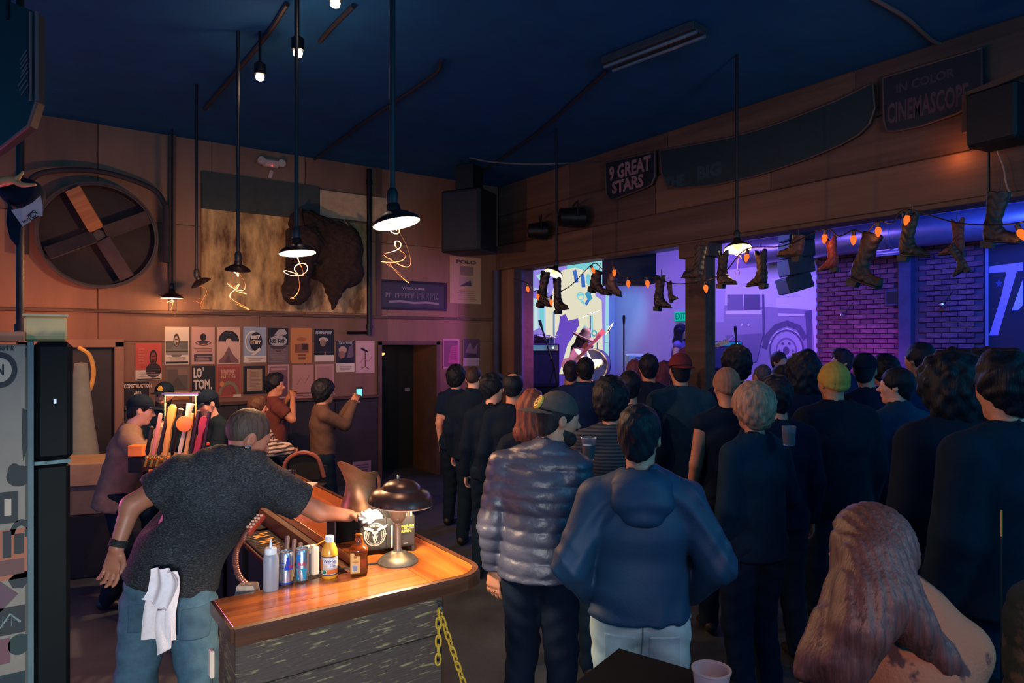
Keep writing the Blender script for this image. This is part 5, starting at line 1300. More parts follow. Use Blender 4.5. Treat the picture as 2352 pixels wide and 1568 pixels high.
# ---- yellow chain on the bar front
def chain():
    hook = at_Y(1008, 1398, 2.43); t = thing('plastic_chain', 'yellow plastic chain hanging in two strands from the bar front', 'chain', tuple(hook))
    M_y = mat('yellow_chain', (186, 146, 46), rough=.4, var=.1)
    n = 16; pts = []
    for k in range(n):
        a = 2 * math.pi * k / n; pts.append((.0105 * math.cos(a), 0, .0175 * math.sin(a) + math.copysign(.006, math.sin(a)) * (abs(math.sin(a)) > .05)))
    me = MB().tube(pts, .0042, 6, closed=True).mesh('link', M_y, True)
    me.materials[0] = M_y
    for tgt in ((1006, 1528), (1092, 1648)):
        e = at_Y(tgt[0], tgt[1], 2.425) - hook; L_ = np.linalg.norm(e); d = e / L_; N = int(L_ / .036)
        q = Vector(-d).to_track_quat('Z', 'Y').to_matrix().to_4x4()
        for i in range(N):
            c = d * (.02 + i * .036)
            inst('link', me, t, Matrix.Translation(Vector(c)) @ q @ Matrix.Rotation(math.radians(35 if i % 2 else -55), 4, 'Z'))
    MB().tube(spline([(0, .02, .02), (0, -.02, .015), (0, -.02, -.005), (0, 0, -.008)], 4), .003, 6).build('hook', M_steel, t)
chain()

# ---- boxes and tools hanging at the left end of the bar
def bar_end():
    p = (.49, 2.62, .52)
    t = thing('liquor_box', 'black carton with a pale printed label beside the bar end', 'box', p)
    MB().bx(-.07, .07, -.1, .1, -.52, .0, M_black, .006).build('carton', parent=t)
    decal([('r', 0, 0, 1, 1, plain((170, 206, 206))), ('t', 'Sens', .1, .86, .6, .94, (30, 40, 50)), ('r', .2, .72, .8, .78, (60, 80, 90)), ('r', .1, .55, .9, .57, (90, 110, 116)), ('r', .3, .42, .7, .47, (20, 30, 40))], .09, .22, flat_map((-.045, -.1, -.27), (1, 0, 0), (0, 0, 1))).build('label', parent=t)
    b = thing('steel_flask', 'dark bottle with a pale paper label standing on the black carton', 'bottle', (.495, 2.6, .522))
    MB().lathe([(.001, 0), (.05, 0), (.052, .01), (.052, .14), (.03, .17), (.018, .19), (.018, .24), (.001, .245)], 24).build('body', mat('dark_glass', (30, 40, 44), rough=.15, var=.05), b, True)
    decal([('r', 0, 0, 1, 1, plain((160, 200, 196)))], .09, .1, cyl_map((0, 0), .0525, face((.495, 2.6)) - .4, .02), 8).build('label', parent=b)
    MB().lathe([(.02, .23), (.024, .235), (.024, .262), (.001, .266)], 16).build('cap', M_steel, b, True)
    s = thing('bar_spoon', 'cream handled tool hanging at the bar end', 'tool', (.548, 2.68, .86))
    MB().bx(-.008, .008, -.018, .018, -.04, .06, mat('cream_plastic', (232, 206, 184)), .004).build('handle', parent=s)
    MB().tube([(0, 0, -.04), (0, 0, -.12)], .004, 6).build('shaft', M_steel, s)
bar_end()

# ---- beer taps
def taps():
    c = at_d(410, 1085, 4.85); base = A(c[0], c[1], ZB)
    t = thing('beer_tap_tower', 'brass beer tap tower with a lit bar on top', 'beer taps', tuple(base), -YAW)
    M_br = mat('brass', (226, 160, 84), rough=.25, metal=.9, var=.15)
    MB().bx(-.24, .24, -.07, .07, 0, .02, M_steel, .004).build('drip_tray', parent=t)
    for x in (-.14, .14): MB().lathe([(.04, .02), (.03, .03), (.026, .12)], 16, Matrix.Translation((x, .03, 0)), cap=False).build('column', M_br, t, True)
    MB().tube([(-.23, .03, .13), (.23, .03, .13)], .035, 14).build('manifold', M_br, t, True)
    W_ = wood('tap_wood', (190, 116, 44), (230, 160, 80), axis=2, scale=2)
    K = mat('tap_black', (26, 22, 24), rough=.4); Rd = mat('tap_red', (176, 50, 60), rough=.4); T = mat('tap_tan', (214, 160, 96), rough=.5); Wt = mat('tap_white', (222, 200, 176), rough=.5); Pk = mat('tap_pink', (206, 120, 110), rough=.5)
    M_badge = mat('tap_badge', (226, 120, 40), rough=.35)
    hs = [(-.25, K, 'stick', .2), (-.2, Pk, 'slim', .3), (-.15, K, 'slim', .34), (-.09, W_, 'paddle', .36), (-.03, K, 'stick', .33), (.03, Wt, 'badge', .37), (.09, T, 'slim', .3), (.13, K, 'slim', .32), (.18, Rd, 'paddle', .28), (.24, K, 'slim', .31)]
    hs = [(x * .8, *r) for x, *r in hs]
    for i, (x, m, kind, h_) in enumerate(hs):
        fz = MB(); fz.tube([(x, .02, .14), (x, -.05, .15), (x, -.075, .1)], .009, 8); fz.lathe([(.012, 0), (.016, .01), (.009, .03)], 10, Matrix.Translation((x, -.045, .15)), cap=False)
        fz.build('faucet', M_br, t, True)
        tl = Matrix.Translation((x, -.045, .18)) @ Matrix.Rotation(math.radians(9 + (i % 3) * 2), 4, 'Y')
        mb = MB()
        if kind == 'slim': mb.box((0, 0, h_ / 2), (.026, .018, h_), None, None, .005)
        elif kind == 'stick': mb.lathe([(.008, 0), (.016, .03), (.012, h_ * .5), (.022, h_ * .7), (.014, h_ * .9), (.018, h_), (.001, h_ + .01)], 12)
        elif kind == 'paddle': mb.prism([(-.016, 0), (.016, 0), (.02, h_ * .35), (.014, h_ * .55), (.027, h_ * .75), (.024, h_ * .95), (.012, h_), (-.012, h_), (-.024, h_ * .95), (-.027, h_ * .75), (-.014, h_ * .55), (-.02, h_ * .35)], .022, Matrix.Rotation(math.radians(90), 4, 'X'))
        else: mb.lathe([(.01, 0), (.014, .05), (.012, h_ * .5), (.02, h_ * .85), (.026, h_), (.001, h_)], 12)
        o = mb.build('tap_handle', m, t, kind in ('stick', 'badge')); o.matrix_local = tl
        if kind == 'badge':
            bd = MB().lathe([(.001, -.012), (.055, -.012), (.055, .012), (.001, .014)], 20, Matrix.Translation((0, -.02, h_ * .62)) @ Matrix.Rotation(math.radians(90), 4, 'X')).build('badge', M_badge, o)
    z = .6
    for x in (-.12, .1): MB().tube([(x, .05, .13), (x, .05, z)], .008, 8).build('light_post', M_br, t)
    MB().bx(-.13, .13, .02, .07, z, z + .012, M_steel).build('light_bar', parent=t)
    MB().bx(-.1, .11, .025, .065, z - .008, z, glow('tap_led', (255, 224, 180), 6.0)).build('led_strip', parent=t)
    p = base + A(0, 0, z - .04)
    lo = light('tap_light', 'AREA', tuple(p + R3 * 0 - F3 * .06), (1, .62, .32), 5, .3, tuple(p - A(0, 0, 1) - F3 * .25))
    b = thing('beer_bottle', 'dark beer bottle with a red cap beside the taps', 'bottle', tuple(A(*at_d(477, 1020, 4.95)[:2], ZB)))
    MB().lathe([(.001, 0), (.03, 0), (.031, .01), (.031, .12), (.014, .18), (.0125, .235), (.001, .235)], 20).build('body', mat('dark_glass', (30, 40, 44)), b, True)
    MB().lathe([(.0135, .23), (.0145, .232), (.013, .246), (.001, .246)], 14).build('cap', mat('red_cap', (206, 60, 40), rough=.4), b)
    q = A(*at_d(452, 1020, 5.0)[:2], ZB)
    g = thing('pint_glass', 'pale plastic cup standing right of the tap handles', 'glass', tuple(q))
    MB().lathe([(.001, 0), (.03, 0), (.04, .15), (.037, .15), (.028, .006), (.001, .006)], 20).build('cup', mat('frosted_plastic', (206, 206, 220)), g, True)
    q = A(*at_d(318, 1020, 5.15)[:2], ZB + .12)
    u = thing('order_box', 'small orange lit box left of the taps', 'box', tuple(q), -YAW)
    MB().bx(-.05, .05, -.05, .05, -.12, -.01, M_dark).build('stand', parent=u); MB().bx(-.055, .055, -.05, .05, 0, .08, mat('orange_box', (236, 130, 60), rough=.5), .004).build('box', parent=u)
taps()
def napkins():
    q = at_z(700, 1150, ZB); t = thing('napkin_dispenser', 'white napkin dispenser on the bar behind the reaching arm', 'napkin dispenser', (q[0], q[1], ZB), -YAW)
    MB().bx(-.05, .05, -.05, .05, 0, .012, MATS['white_plastic'], .003).bx(-.03, .03, -.03, .03, .012, .09, MATS['white_plastic'], .004).build('stand', parent=t)
    MB().bx(-.065, .065, -.055, .055, .09, .105, MATS['cream_plastic'], .004).build('tray', parent=t)
    s = thing('straw_bundle', 'bundle of dark straws standing on the bar behind the sleeve', 'straws', (q[0] - .08, q[1] + .06, ZB))
    rnd = random.Random(4)
    for i in range(14): MB().tube([(rnd.uniform(-.03, .03), rnd.uniform(-.03, .03), 0), (rnd.uniform(-.035, .035), rnd.uniform(-.035, .035), .19)], .004, 6).build('straw', mat('straw_dark', (60, 50, 56), rough=.4), s)
    MB().lathe([(.04, 0), (.042, .1), (.039, .1), (.037, .005), (.001, .005)], 16).build('cup', M_black, s, True)
    k = thing('steel_tin', 'square dark steel tin behind the brown bottle', 'tin', (1.27, 3.25, ZB))
    MB().bx(-.06, .06, -.06, .06, 0, .12, M_dark, .004).build('body', parent=k)
    for sx in (-1, 1): MB().tube([(sx * .06, -.062, 0), (sx * .06, -.062, .125)], .003, 6).build('rim_wire', M_steel, k)
napkins()
# ================================================================ people
SKIN = mat('skin', (190, 128, 100), rough=.5, var=.06, vscale=12)
SKIN_D = mat('skin_deep', (164, 104, 82), rough=.45, var=.08, vscale=10)
SKIN_L = mat('skin_light', (220, 164, 138), rough=.5, var=.05, vscale=12)
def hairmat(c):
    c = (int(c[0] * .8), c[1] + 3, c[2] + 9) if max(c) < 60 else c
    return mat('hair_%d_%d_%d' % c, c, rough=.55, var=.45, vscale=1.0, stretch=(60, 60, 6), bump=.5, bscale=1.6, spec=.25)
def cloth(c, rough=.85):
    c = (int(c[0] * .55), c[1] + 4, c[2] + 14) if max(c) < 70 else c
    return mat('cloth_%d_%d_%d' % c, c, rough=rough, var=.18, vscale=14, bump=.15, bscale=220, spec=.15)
def xform(f, c, Rm, s):
    """evaluate f in a frame: origin c, axes = columns of Rm, scale s"""
    c = np.array(c, float); Rm = np.array(Rm, float)
    return lambda P: f(((P - c) @ Rm) / s) * s
def basis(fwd, up):
    u = np.array(up, float); u /= np.linalg.norm(u); f = np.array(fwd, float); f = f - u * (f @ u); f /= np.linalg.norm(f)
    return np.stack([np.cross(f, u), f, u], 1)      # columns: right, forward, up

def head_fn(fem=False, ears=True):
    skull = s_ell((0, -.012, .03), (.073, .094, .09)); jaw = s_ell((0, .022, -.045), (.054, .066, .074)); chin = s_ell((0, .064, -.098), (.024, .022, .02))
    f = s_uni(.035, skull, jaw, chin, s_ell((0, .072, .02), (.052, .022, .018)), s_ell((-.036, .058, -.022), (.022, .02, .022)), s_ell((.036, .058, -.022), (.022, .02, .022)))
    f = s_sub(f, s_uni(.0, s_ell((-.03, .098, .003), (.017, .016, .011)), s_ell((.03, .098, .003), (.017, .016, .011))), .014)
    f = s_uni(.012, f, s_cap((0, .088, .008), (0, .112, -.026), .008, .0125), s_ell((-.011, .1, -.03), (.009, .01, .008)), s_ell((.011, .1, -.03), (.009, .01, .008)))
    f = s_uni(.008, f, s_ell((0, .086, -.055), (.024, .012, .007)), s_ell((0, .084, -.068), (.021, .012, .0075)))
    f = s_sub(f, s_ell((0, .1, -.0612), (.022, .016, .0022)), .004)
    f = s_uni(.006, f, s_ell((-.03, .079, .004), (.012, .012, .008)), s_ell((.03, .079, .004), (.012, .012, .008)))
    if ears:
        for sx in (-1, 1):
            e = s_sub(s_ell((sx * .076, -.008, -.004), (.011, .02, .031)), s_ell((sx * .09, -.002, .002), (.012, .011, .019)), .006)
            f = s_uni(.01, f, e)
    return f
def hair_fn(style, seed=0):
    ph = seed * 1.7
    skull = lambda g: s_ell((0, -.014, .034), (.073 + g, .094 + g, .09 + g))
    nape = s_ell((0, -.052, -.045), (.058, .046, .062))
    faceout = s_ell((0, .1, -.05), (.075, .085, .105))
    if style == 'capped': return s_int(s_sub(s_int(s_uni(.03, skull(.008), nape), s_plane((0, 0, -.035), (0, .7, -1)), .012), faceout, .015), s_plane((0, 0, .045), (0, 0, 1)), .01)
    if style == 'buzz': return s_sub(s_int(skull(.004), s_plane((0, 0, -.03), (0, .55, -1)), .01), faceout, .01)
    if style == 'bald': return s_sub(s_sub(s_int(s_uni(.03, skull(.012), nape), s_plane((0, 0, -.03), (0, .4, -1)), .01), s_ell((0, -.03, .13), (.05, .055, .05)), .01), faceout, .01)
    if style == 'short':
        f = s_sub(s_int(s_uni(.03, skull(.014), nape), s_plane((0, 0, -.035), (0, .7, -1)), .012), faceout, .015)
        return s_warp(f, lambda P: .003 * np.sin(P[:, 0] * 120 + ph) * np.sin(P[:, 2] * 90 + P[:, 1] * 70))
    if style == 'messy':
        f = s_sub(s_int(s_uni(.03, skull(.02), nape, s_ell((.0, .03, .11), (.06, .07, .035))), s_plane((0, 0, -.05), (0, .6, -1)), .012), faceout, .015)
        return s_warp(f, lambda P: .007 * np.sin(P[:, 0] * 75 + ph + 2 * np.sin(P[:, 2] * 40)) * np.sin(P[:, 2] * 60 + P[:, 1] * 55))
    if style == 'curly':
        f = s_sub(s_int(s_uni(.04, skull(.038), s_ell((0, -.05, -.03), (.085, .07, .09))), s_plane((0, 0, -.12), (0, .2, -1)), .02), faceout, .02)
        return s_warp(f, lambda P: .009 * np.sin(P[:, 0] * 95 + ph) * np.sin(P[:, 2] * 85 + ph) * np.sin(P[:, 1] * 90))
    if style == 'afro':
        f = s_sub(s_uni(.04, skull(.06), s_ell((0, -.05, -.06), (.12, .09, .13))), s_ell((0, .13, -.05), (.07, .1, .1)), .03)
        return s_warp(f, lambda P: .012 * np.sin(P[:, 0] * 70 + ph) * np.sin(P[:, 2] * 62 + ph) * np.sin(P[:, 1] * 66))
    if style in ('long', 'xlong'):
        Lz = -.3 if style == 'long' else -.52
        f = s_uni(.05, skull(.02), s_seg((0, -.05, .0), (0, -.085, Lz * .55), (.098, .06), (.115, .05), (1, 0, 0)), s_seg((0, -.085, Lz * .55), (0, -.1, Lz), (.115, .05), (.07, .025), (1, 0, 0)),
                  s_cap((-.075, .0, .02), (-.1, .015, Lz * .6), .03, .03), s_cap((.075, .0, .02), (.1, .015, Lz * .6), .03, .03))
        f = s_sub(f, s_ell((0, .11, -.06), (.064, .09, .13)), .02)
        return s_warp(f, lambda P: .005 * np.sin(P[:, 0] * 130 + 4 * np.sin(P[:, 2] * 14 + ph)) )
    if style == 'bun':
        return s_uni(.02, s_sub(s_int(skull(.013), s_plane((0, 0, -.05), (0, .6, -1)), .012), faceout, .015), s_ell((0, -.07, .11), (.035, .035, .032)))
    return None
def beard_fn(big=False):
    g = .016 if big else .008
    f = s_uni(.03, s_ell((0, .024, -.05), (.056 + g, .066 + g, .074 + g)), s_ell((0, .07, -.11 if big else -.1), (.034 + g, .03, .035 if big else .024)))
    f = s_int(f, s_plane((0, 0, -.035), (0, .35, 1)), .01)
    f = s_sub(f, s_ell((0, .1, -.0605), (.026, .03, .009)), .006)
    f = s_sub(f, s_ell((0, .0, -.16), (.05, .03, .05)), .01)
    return s_warp(f, lambda P: .002 * np.sin(P[:, 0] * 210) * np.sin(P[:, 2] * 190))
def cap_fn(part, back=False):
    y = -1 if back else 1
    dome = s_int(s_ell((0, -.012, .04), (.088, .108, .1)), s_plane((0, 0, .032), (0, .12 * y, -1)), .006)
    if part == 'dome': return s_sub(dome, s_ell((0, -.012, .02), (.076, .097, .095)), .004)
    br = s_int(s_ell((0, .1 * y, .03), (.082, .115, .03)), s_ell((0, .1 * y, .012), (.1, .14, .034)), .003)
    br = s_sub(br, s_ell((0, .1 * y, -.002), (.11, .15, .04)), .003)
    return s_sub(br, s_ell((0, -.012, .03), (.08, .1, .09)), .003)

def hand_prims(wr, d, n, th, s=1.0, curl=.35, grip=False):
    """wr wrist, d direction of the hand, n palm normal (where fingers curl to), th direction of the thumb side"""
    d = np.array(d, float); d /= np.linalg.norm(d); n = np.array(n, float); n -= d * (n @ d); n /= np.linalg.norm(n)
    th = np.array(th, float); t = np.cross(n, d); t = t if t @ th > 0 else -t
    wr = np.array(wr, float); fs = []
    p0 = wr + d * .01 * s; p1 = wr + d * .085 * s
    fs.append(s_seg(p0, p1, (.03 * s, .017 * s), (.042 * s, .014 * s), t))
    for i, (off, ln, r) in enumerate(((.032, .072, .0088), (.011, .08, .0092), (-.010, .075, .0088), (-.031, .06, .0078))):
        b = wr + d * .088 * s + t * off * s; a0 = curl * (1.0 + .12 * i)
        q = b; ang = a0 * .5
        for k, (fr, rr) in enumerate(((.45, 1.0), (.32, .93), (.23, .82))):
            dirv = d * math.cos(ang) + n * math.sin(ang)
            dirv = dirv + t * (off * 2.2) * (1 - min(curl, 1))
            q2 = q + dirv * ln * fr * s
            fs.append(s_cap(q, q2, r * rr * s, r * rr * .93 * s)); q = q2; ang += a0 * (1.4 if grip else .9)
    b = wr + d * .03 * s + t * .028 * s; m1 = b + (d * .6 + t * .55 + n * .35) * .042 * s; m2 = m1 + (d * .75 + t * .1 + n * (.5 + curl * .3)) * .034 * s
    fs += [s_cap(b, m1, .0135 * s, .011 * s), s_cap(m1, m2, .0105 * s, .0085 * s)]
    return s_uni(.008 * s, *fs)

def person(label, at=None, height=1.75, yaw=0.0, J=None, root=None, fem=False, skin=None, hair=('short', (30, 22, 22)), top=(40, 40, 48), sleeve='long', legs=(30, 30, 38), thick=.02,
           arms=('down', 'down'), head_yaw=0, head_pitch=0, hat=None, beard=None, group='people in the crowd', hr=.012, cr=.018, topmat=None, legmat=None, hem=.86, wrinkle=.004, hood=False, puff=False,
           seated=False, lean=0.0, shoes=True, hand=None, collar=0.0, skirt=False):
    """builds one person: body mesh at top level, hair, clothes and shoes as children"""
    s = height / 1.78; skin = skin or SKIN; rnd = random.Random(hash(label) % 9973 if False else sum(ord(c) * (i + 1) for i, c in enumerate(label)))
    wS = .88 if fem else 1.0; wH = 1.04 if fem else 1.0
    D = dict(pelvis=A(0, 0, .97), waist=A(0, 0, 1.12), chest=A(0, -.005, 1.31), neck=A(0, -.025, 1.475), head=A(0, .015, 1.655))
    D['fwd'] = A(0, 1, 0); D['side'] = A(1, 0, 0)
    for sx, k in ((-1, 'l'), (1, 'r')):
        D['sh_' + k] = A(sx * .168 * wS, -.012, 1.415)
        a = arms[0 if sx < 0 else 1]
        if a == 'down': e, w_ = A(sx * .225 * wS, -.03, 1.14), A(sx * .24 * wS, .04, .9)
        elif a == 'bent': e, w_ = A(sx * .215 * wS, .0, 1.14), A(sx * .13, .24, 1.16)
        elif a == 'pocket': e, w_ = A(sx * .27 * wS, -.06, 1.15), A(sx * .2, .06, .95)
        elif a == 'cross': e, w_ = A(sx * .21 * wS, .05, 1.16), A(-sx * .06, .2, 1.2)
        elif a == 'phone': e, w_ = A(sx * .17, .2, 1.3), A(sx * .05, .33, 1.52)
        elif a == 'mouth': e, w_ = A(sx * .25, .12, 1.28), A(sx * .07, .2, 1.5)
        elif a == 'fore': e, w_ = A(sx * .2 * wS, .16, 1.2), A(sx * .15, .42, 1.28)
        elif a == 'rest': e, w_ = A(sx * .22 * wS, .14, 1.2), A(sx * .06, .34, 1.16)
        else: e, w_ = A(*a[0]), A(*a[1])
        D['el_' + k] = e; D['wr_' + k] = w_
        D['hip_' + k] = A(sx * .088 * wH, 0, .93)
        if seated:
            D['kn_' + k] = A(sx * .12, .42, .93); D['an_' + k] = A(sx * .13, .40, .5)
        else:
            D['kn_' + k] = A(sx * .1 + rnd.uniform(-.02, .02), .03 + rnd.uniform(-.02, .06), .51); D['an_' + k] = A(sx * .115 + rnd.uniform(-.03, .03), -.02 + rnd.uniform(-.05, .05), .085)
    if lean:
        Rl = np.array(Matrix.Rotation(math.radians(-lean), 3, 'X')); pv = D['pelvis']
        for k in ('waist', 'chest', 'neck', 'head', 'sh_l', 'sh_r', 'el_l', 'el_r', 'wr_l', 'wr_r'): D[k] = Rl @ (D[k] - pv) + pv
    for k in list(D):
        if k not in ('fwd', 'side'): D[k] = D[k] * s
    if J: D.update({k: np.array(v, float) for k, v in J.items()})
    sd = D['side']; fw = D['fwd']
    up_h = D.get('headup', D['head'] - D['neck'] if lean or J else A(0, 0, 1))
    hf = D.get('headfwd')
    if hf is None:
        a = math.radians(-head_yaw); hf = A(-math.sin(a), math.cos(a), math.sin(math.radians(-head_pitch)))
        b_ = math.radians(head_pitch); up_h = up_h / np.linalg.norm(up_h)
    HB = basis(hf, up_h if 'headup' in D else up_h + 0 * hf) if not head_pitch else basis(hf, A(0, 0, 1) + hf * A(1, 1, 0) * math.tan(math.radians(head_pitch)))
    hs = (.96 if fem else 1.0) * s; hc = D['head']
    R_ = lambda x: x * s
    # ---- body
    tor = [s_seg(D['pelvis'], D['waist'], (R_(.16) * wH, R_(.11)), (R_(.135), R_(.1)), sd), s_seg(D['waist'], D['chest'], (R_(.135), R_(.1)), (R_(.16) * wS, R_(.112)), sd),
           s_seg(D['chest'], D['neck'] * .75 + D['chest'] * .25, (R_(.16) * wS, R_(.112)), (R_(.13) * wS, R_(.075)), sd), s_cap(D['neck'], D['head'] - HB[:, 2] * .05 * s, R_(.06) * wS, R_(.052) * wS)]
    arm = {}
    for k in 'lr':
        arm[k] = [s_cap(D['sh_' + k], D['el_' + k], R_(.058) * wS, R_(.043) * wS), s_cap(D['el_' + k], D['wr_' + k], R_(.042) * wS, R_(.028) * wS)]
        tor += [s_cap(D['neck'] * .6 + D['sh_' + k] * .4, D['sh_' + k], R_(.06), R_(.062) * wS)]
        tor += [s_cap(D['hip_' + k], D['kn_' + k], R_(.088), R_(.058)), s_cap(D['kn_' + k], D['an_' + k], R_(.056), R_(.04))]
        tor += arm[k]
    bodyf = s_uni(.02 * s, *tor)
    headf = xform(head_fn(fem), hc, HB, hs)
    allp = [D[k] for k in D if k not in ('fwd', 'side', 'headup', 'headfwd')]
    lo, hi = bounds(allp, .14 * s); 
    full = s_uni(.02 * s, bodyf, headf)
    lo[2] = max(lo[2], 0.03) if root is None else lo[2]
    geos = [(s_uni(.03 * s, bodyf, headf), *bounds(allp, .15 * s), cr)]
    hlo, hhi = hc - .16 * s, hc + .16 * s
    geos.append((full, hlo, hhi, hr))
    for k in 'lr':
        wv = D['wr_' + k]; dv = wv - D['el_' + k]; dv /= np.linalg.norm(dv)
        h = (hand or {}).get(k, {})
        sx = -1 if k == 'l' else 1
        hd = np.array(h.get('d', dv * 1.0), float); nn = np.array(h.get('n', -sx * sd if abs(dv @ sd) < .8 else fw), float); th = np.array(h.get('th', fw if abs(dv @ fw) < .8 else A(0, 0, 1)), float)
        hp = hand_prims(wv, hd, nn, th, s * (.94 if fem else 1.0), h.get('curl', .45), h.get('grip', False))
        ff = s_uni(.012, hp, arm[k][1])
        pts = [D['el_' + k], wv, wv + hd / np.linalg.norm(hd) * .2 * s]
        geos.append((ff, *bounds(pts, .06 * s), min(hr, .0085)))
    me = geo_mesh('person', [sdf_geo(*g) for g in geos], skin)
    o = inst('person', me)
    tag(o, label, 'person', group)
    if root is not None: o.location = root
    elif at is not None: o.location = at; o.rotation_euler = (0, 0, yaw)
    ph = rnd.uniform(0, 6)
    def wrk(P):
        w1 = P[:, 2] * 30 + P[:, 0] * 22 + 2.5 * np.sin(P[:, 0] * 9 + ph) + 1.5 * np.sin(P[:, 1] * 13)
        w2 = P[:, 2] * 17 - P[:, 0] * 35 + 2.0 * np.sin(P[:, 2] * 7 - ph)
        return -wrinkle * (np.abs(np.sin(w1)) ** 3 * np.maximum(np.sin(P[:, 0] * 8 + P[:, 2] * 6 + ph), 0) + .8 * np.abs(np.sin(w2)) ** 3 * np.maximum(np.sin(P[:, 0] * 11 - P[:, 2] * 9 - ph), 0))
    # ---- top
    g = thick * s
    tp = [s_seg(D['waist'], D['chest'], (R_(.148) + g, R_(.108) + g), (R_(.165) * wS + g, R_(.115) + g), sd), s_seg(D['chest'], D['neck'] * .7 + D['chest'] * .3, (R_(.165) * wS + g, R_(.115) + g), (R_(.13) * wS + g, R_(.075) + g), sd)]
    hemp = D.get('hem', D['pelvis'] + (D['pelvis'] - D['waist']) / np.linalg.norm(D['pelvis'] - D['waist']) * (.97 - hem) * s)
    tp.append(s_seg(D['waist'], hemp, (R_(.148) + g, R_(.11) + g), (R_(.168) * wH + g * 1.2, R_(.122) + g * 1.2), sd))
    ar = []
    for k in 'lr':
        a, e, w_ = D['sh_' + k], D['el_' + k], D['wr_' + k]
        tp.append(s_cap(D['neck'] * .55 + a * .45, a, R_(.06) + g * .6, R_(.058) * wS + g * .8)); tp.append(s_cap(D['neck'] + (D['head'] - D['neck']) * .12, D['neck'] * .4 + a * .6, R_(.06) + g * .3, R_(.045) + g * .4))
        if sleeve == 'long': ar += [s_cap(a, e, R_(.062) * wS + g * .8, R_(.05) * wS + g * .8), s_cap(e, w_, R_(.05) * wS + g * .8, R_(.036) * wS + g * .6)]
        elif sleeve == 'short': ar.append(s_cap(a, a + (e - a) * .58, R_(.064) * wS + g * .8, R_(.058) * wS + g * .9))
    f = s_uni(.04 * s, *tp)
    if ar: f = s_uni(.016 * s, f, s_uni(.02 * s, *ar))
    if hood:
        nk = D['neck']; hd_ = s_uni(.03 * s, s_ell(nk - fw * .085 * s - A(0, 0, .045) * s, (.125 * s, .06 * s, .075 * s)), s_seg(nk - fw * .05 * s + A(0, 0, .015) * s, nk - fw * .1 * s - A(0, 0, .1) * s, (.12 * s, .06 * s), (.085 * s, .045 * s), sd), s_ell(nk + A(0, 0, .03) * s, (.105 * s, .1 * s, .05 * s)))
        hd_ = s_sub(hd_, s_cap(nk + (D['head'] - nk) * .2, D['head'], R_(.066), R_(.1)), .006)
        hd_ = s_warp(hd_, lambda P: .005 * np.abs(np.sin(P[:, 2] * 38 + 9 * np.abs(P[:, 0]) + P[:, 1] * 10)) ** 2)
        sdf_obj('hood', [(hd_, nk - A(.2, .24, .24) * s, nk + A(.2, .2, .12) * s, .008)], topmat or cloth(top), o)
    if collar: f = s_uni(.02 * s, f, s_cap(D['neck'], D['neck'] + (D['head'] - D['neck']) * collar, R_(.078), R_(.076)))
    nd = hemp - D['waist']; f = s_int(f, s_plane(hemp, nd), .012)
    if sleeve == 'short':
        for k in 'lr':
            a, e = D['sh_' + k], D['el_' + k]; dv = (e - a) / np.linalg.norm(e - a); cut = s_int(s_plane(a + (e - a) * .6, -dv), s_cap(a, e + dv * .2, .13 * s, .13 * s))
            f = s_sub(f, cut, .004)
    f = s_sub(f, s_cap(D['neck'] + (D['head'] - D['neck']) * (.25 + collar), D['head'], R_(.066), R_(.1)), .006)
    if puff:
        pf = lambda P: -.0105 * np.sqrt(np.abs(np.sin(P[:, 2] * math.pi / puff + .35 * np.sin(P[:, 0] * 5))) + .001) + .0016 * np.sin(P[:, 0] * 60 + 4 * np.sin(P[:, 2] * 30)) * np.sin(P[:, 1] * 45 + P[:, 2] * 12) + .008
        f2 = s_warp(f, pf)
    else: f2 = s_warp(f, wrk)
    tl, th_ = bounds([D[k] for k in ('waist', 'chest', 'neck', 'sh_l', 'sh_r', 'el_l', 'el_r', 'wr_l', 'wr_r', 'pelvis')] + [hemp], .2 * s)
    if sleeve != 'long': tl, th_ = bounds([D[k] for k in ('waist', 'chest', 'neck', 'sh_l', 'sh_r', 'pelvis')] + [hemp, D['sh_l'] * .4 + D['el_l'] * .6, D['sh_r'] * .4 + D['el_r'] * .6], .2 * s)
    D['_top'] = f2
    sdf_obj('jacket' if thick > .028 else 'shirt', [(f2, tl, th_, min(cr, .016) if not puff else .009)], topmat or cloth(top), o)
    # ---- trousers
    g = .014 * s
    tr = [s_seg(D['pelvis'] + (D['waist'] - D['pelvis']) * .35, D['pelvis'], (R_(.145) + g, R_(.104) + g), (R_(.165) * wH + g, R_(.116) + g), sd)]
    for k in 'lr': tr += [s_cap(D['hip_' + k], D['kn_' + k], R_(.096) + g, R_(.066) + g), s_cap(D['kn_' + k], D['an_' + k], R_(.066) + g, R_(.05) + g)]
    ft = s_warp(s_uni(.03 * s, *tr), lambda P: .003 * np.sin(P[:, 2] * 60 + 3 * np.sin(P[:, 0] * 16 + ph)))
    D['_leg'] = ft
    tl, th_ = bounds([D[k] for k in ('pelvis', 'waist', 'hip_l', 'hip_r', 'kn_l', 'kn_r', 'an_l', 'an_r')], (.22 * s, .2 * s, .06 * s))
    sdf_obj('trousers', [(ft, tl, th_, cr)], legmat or cloth(legs), o)
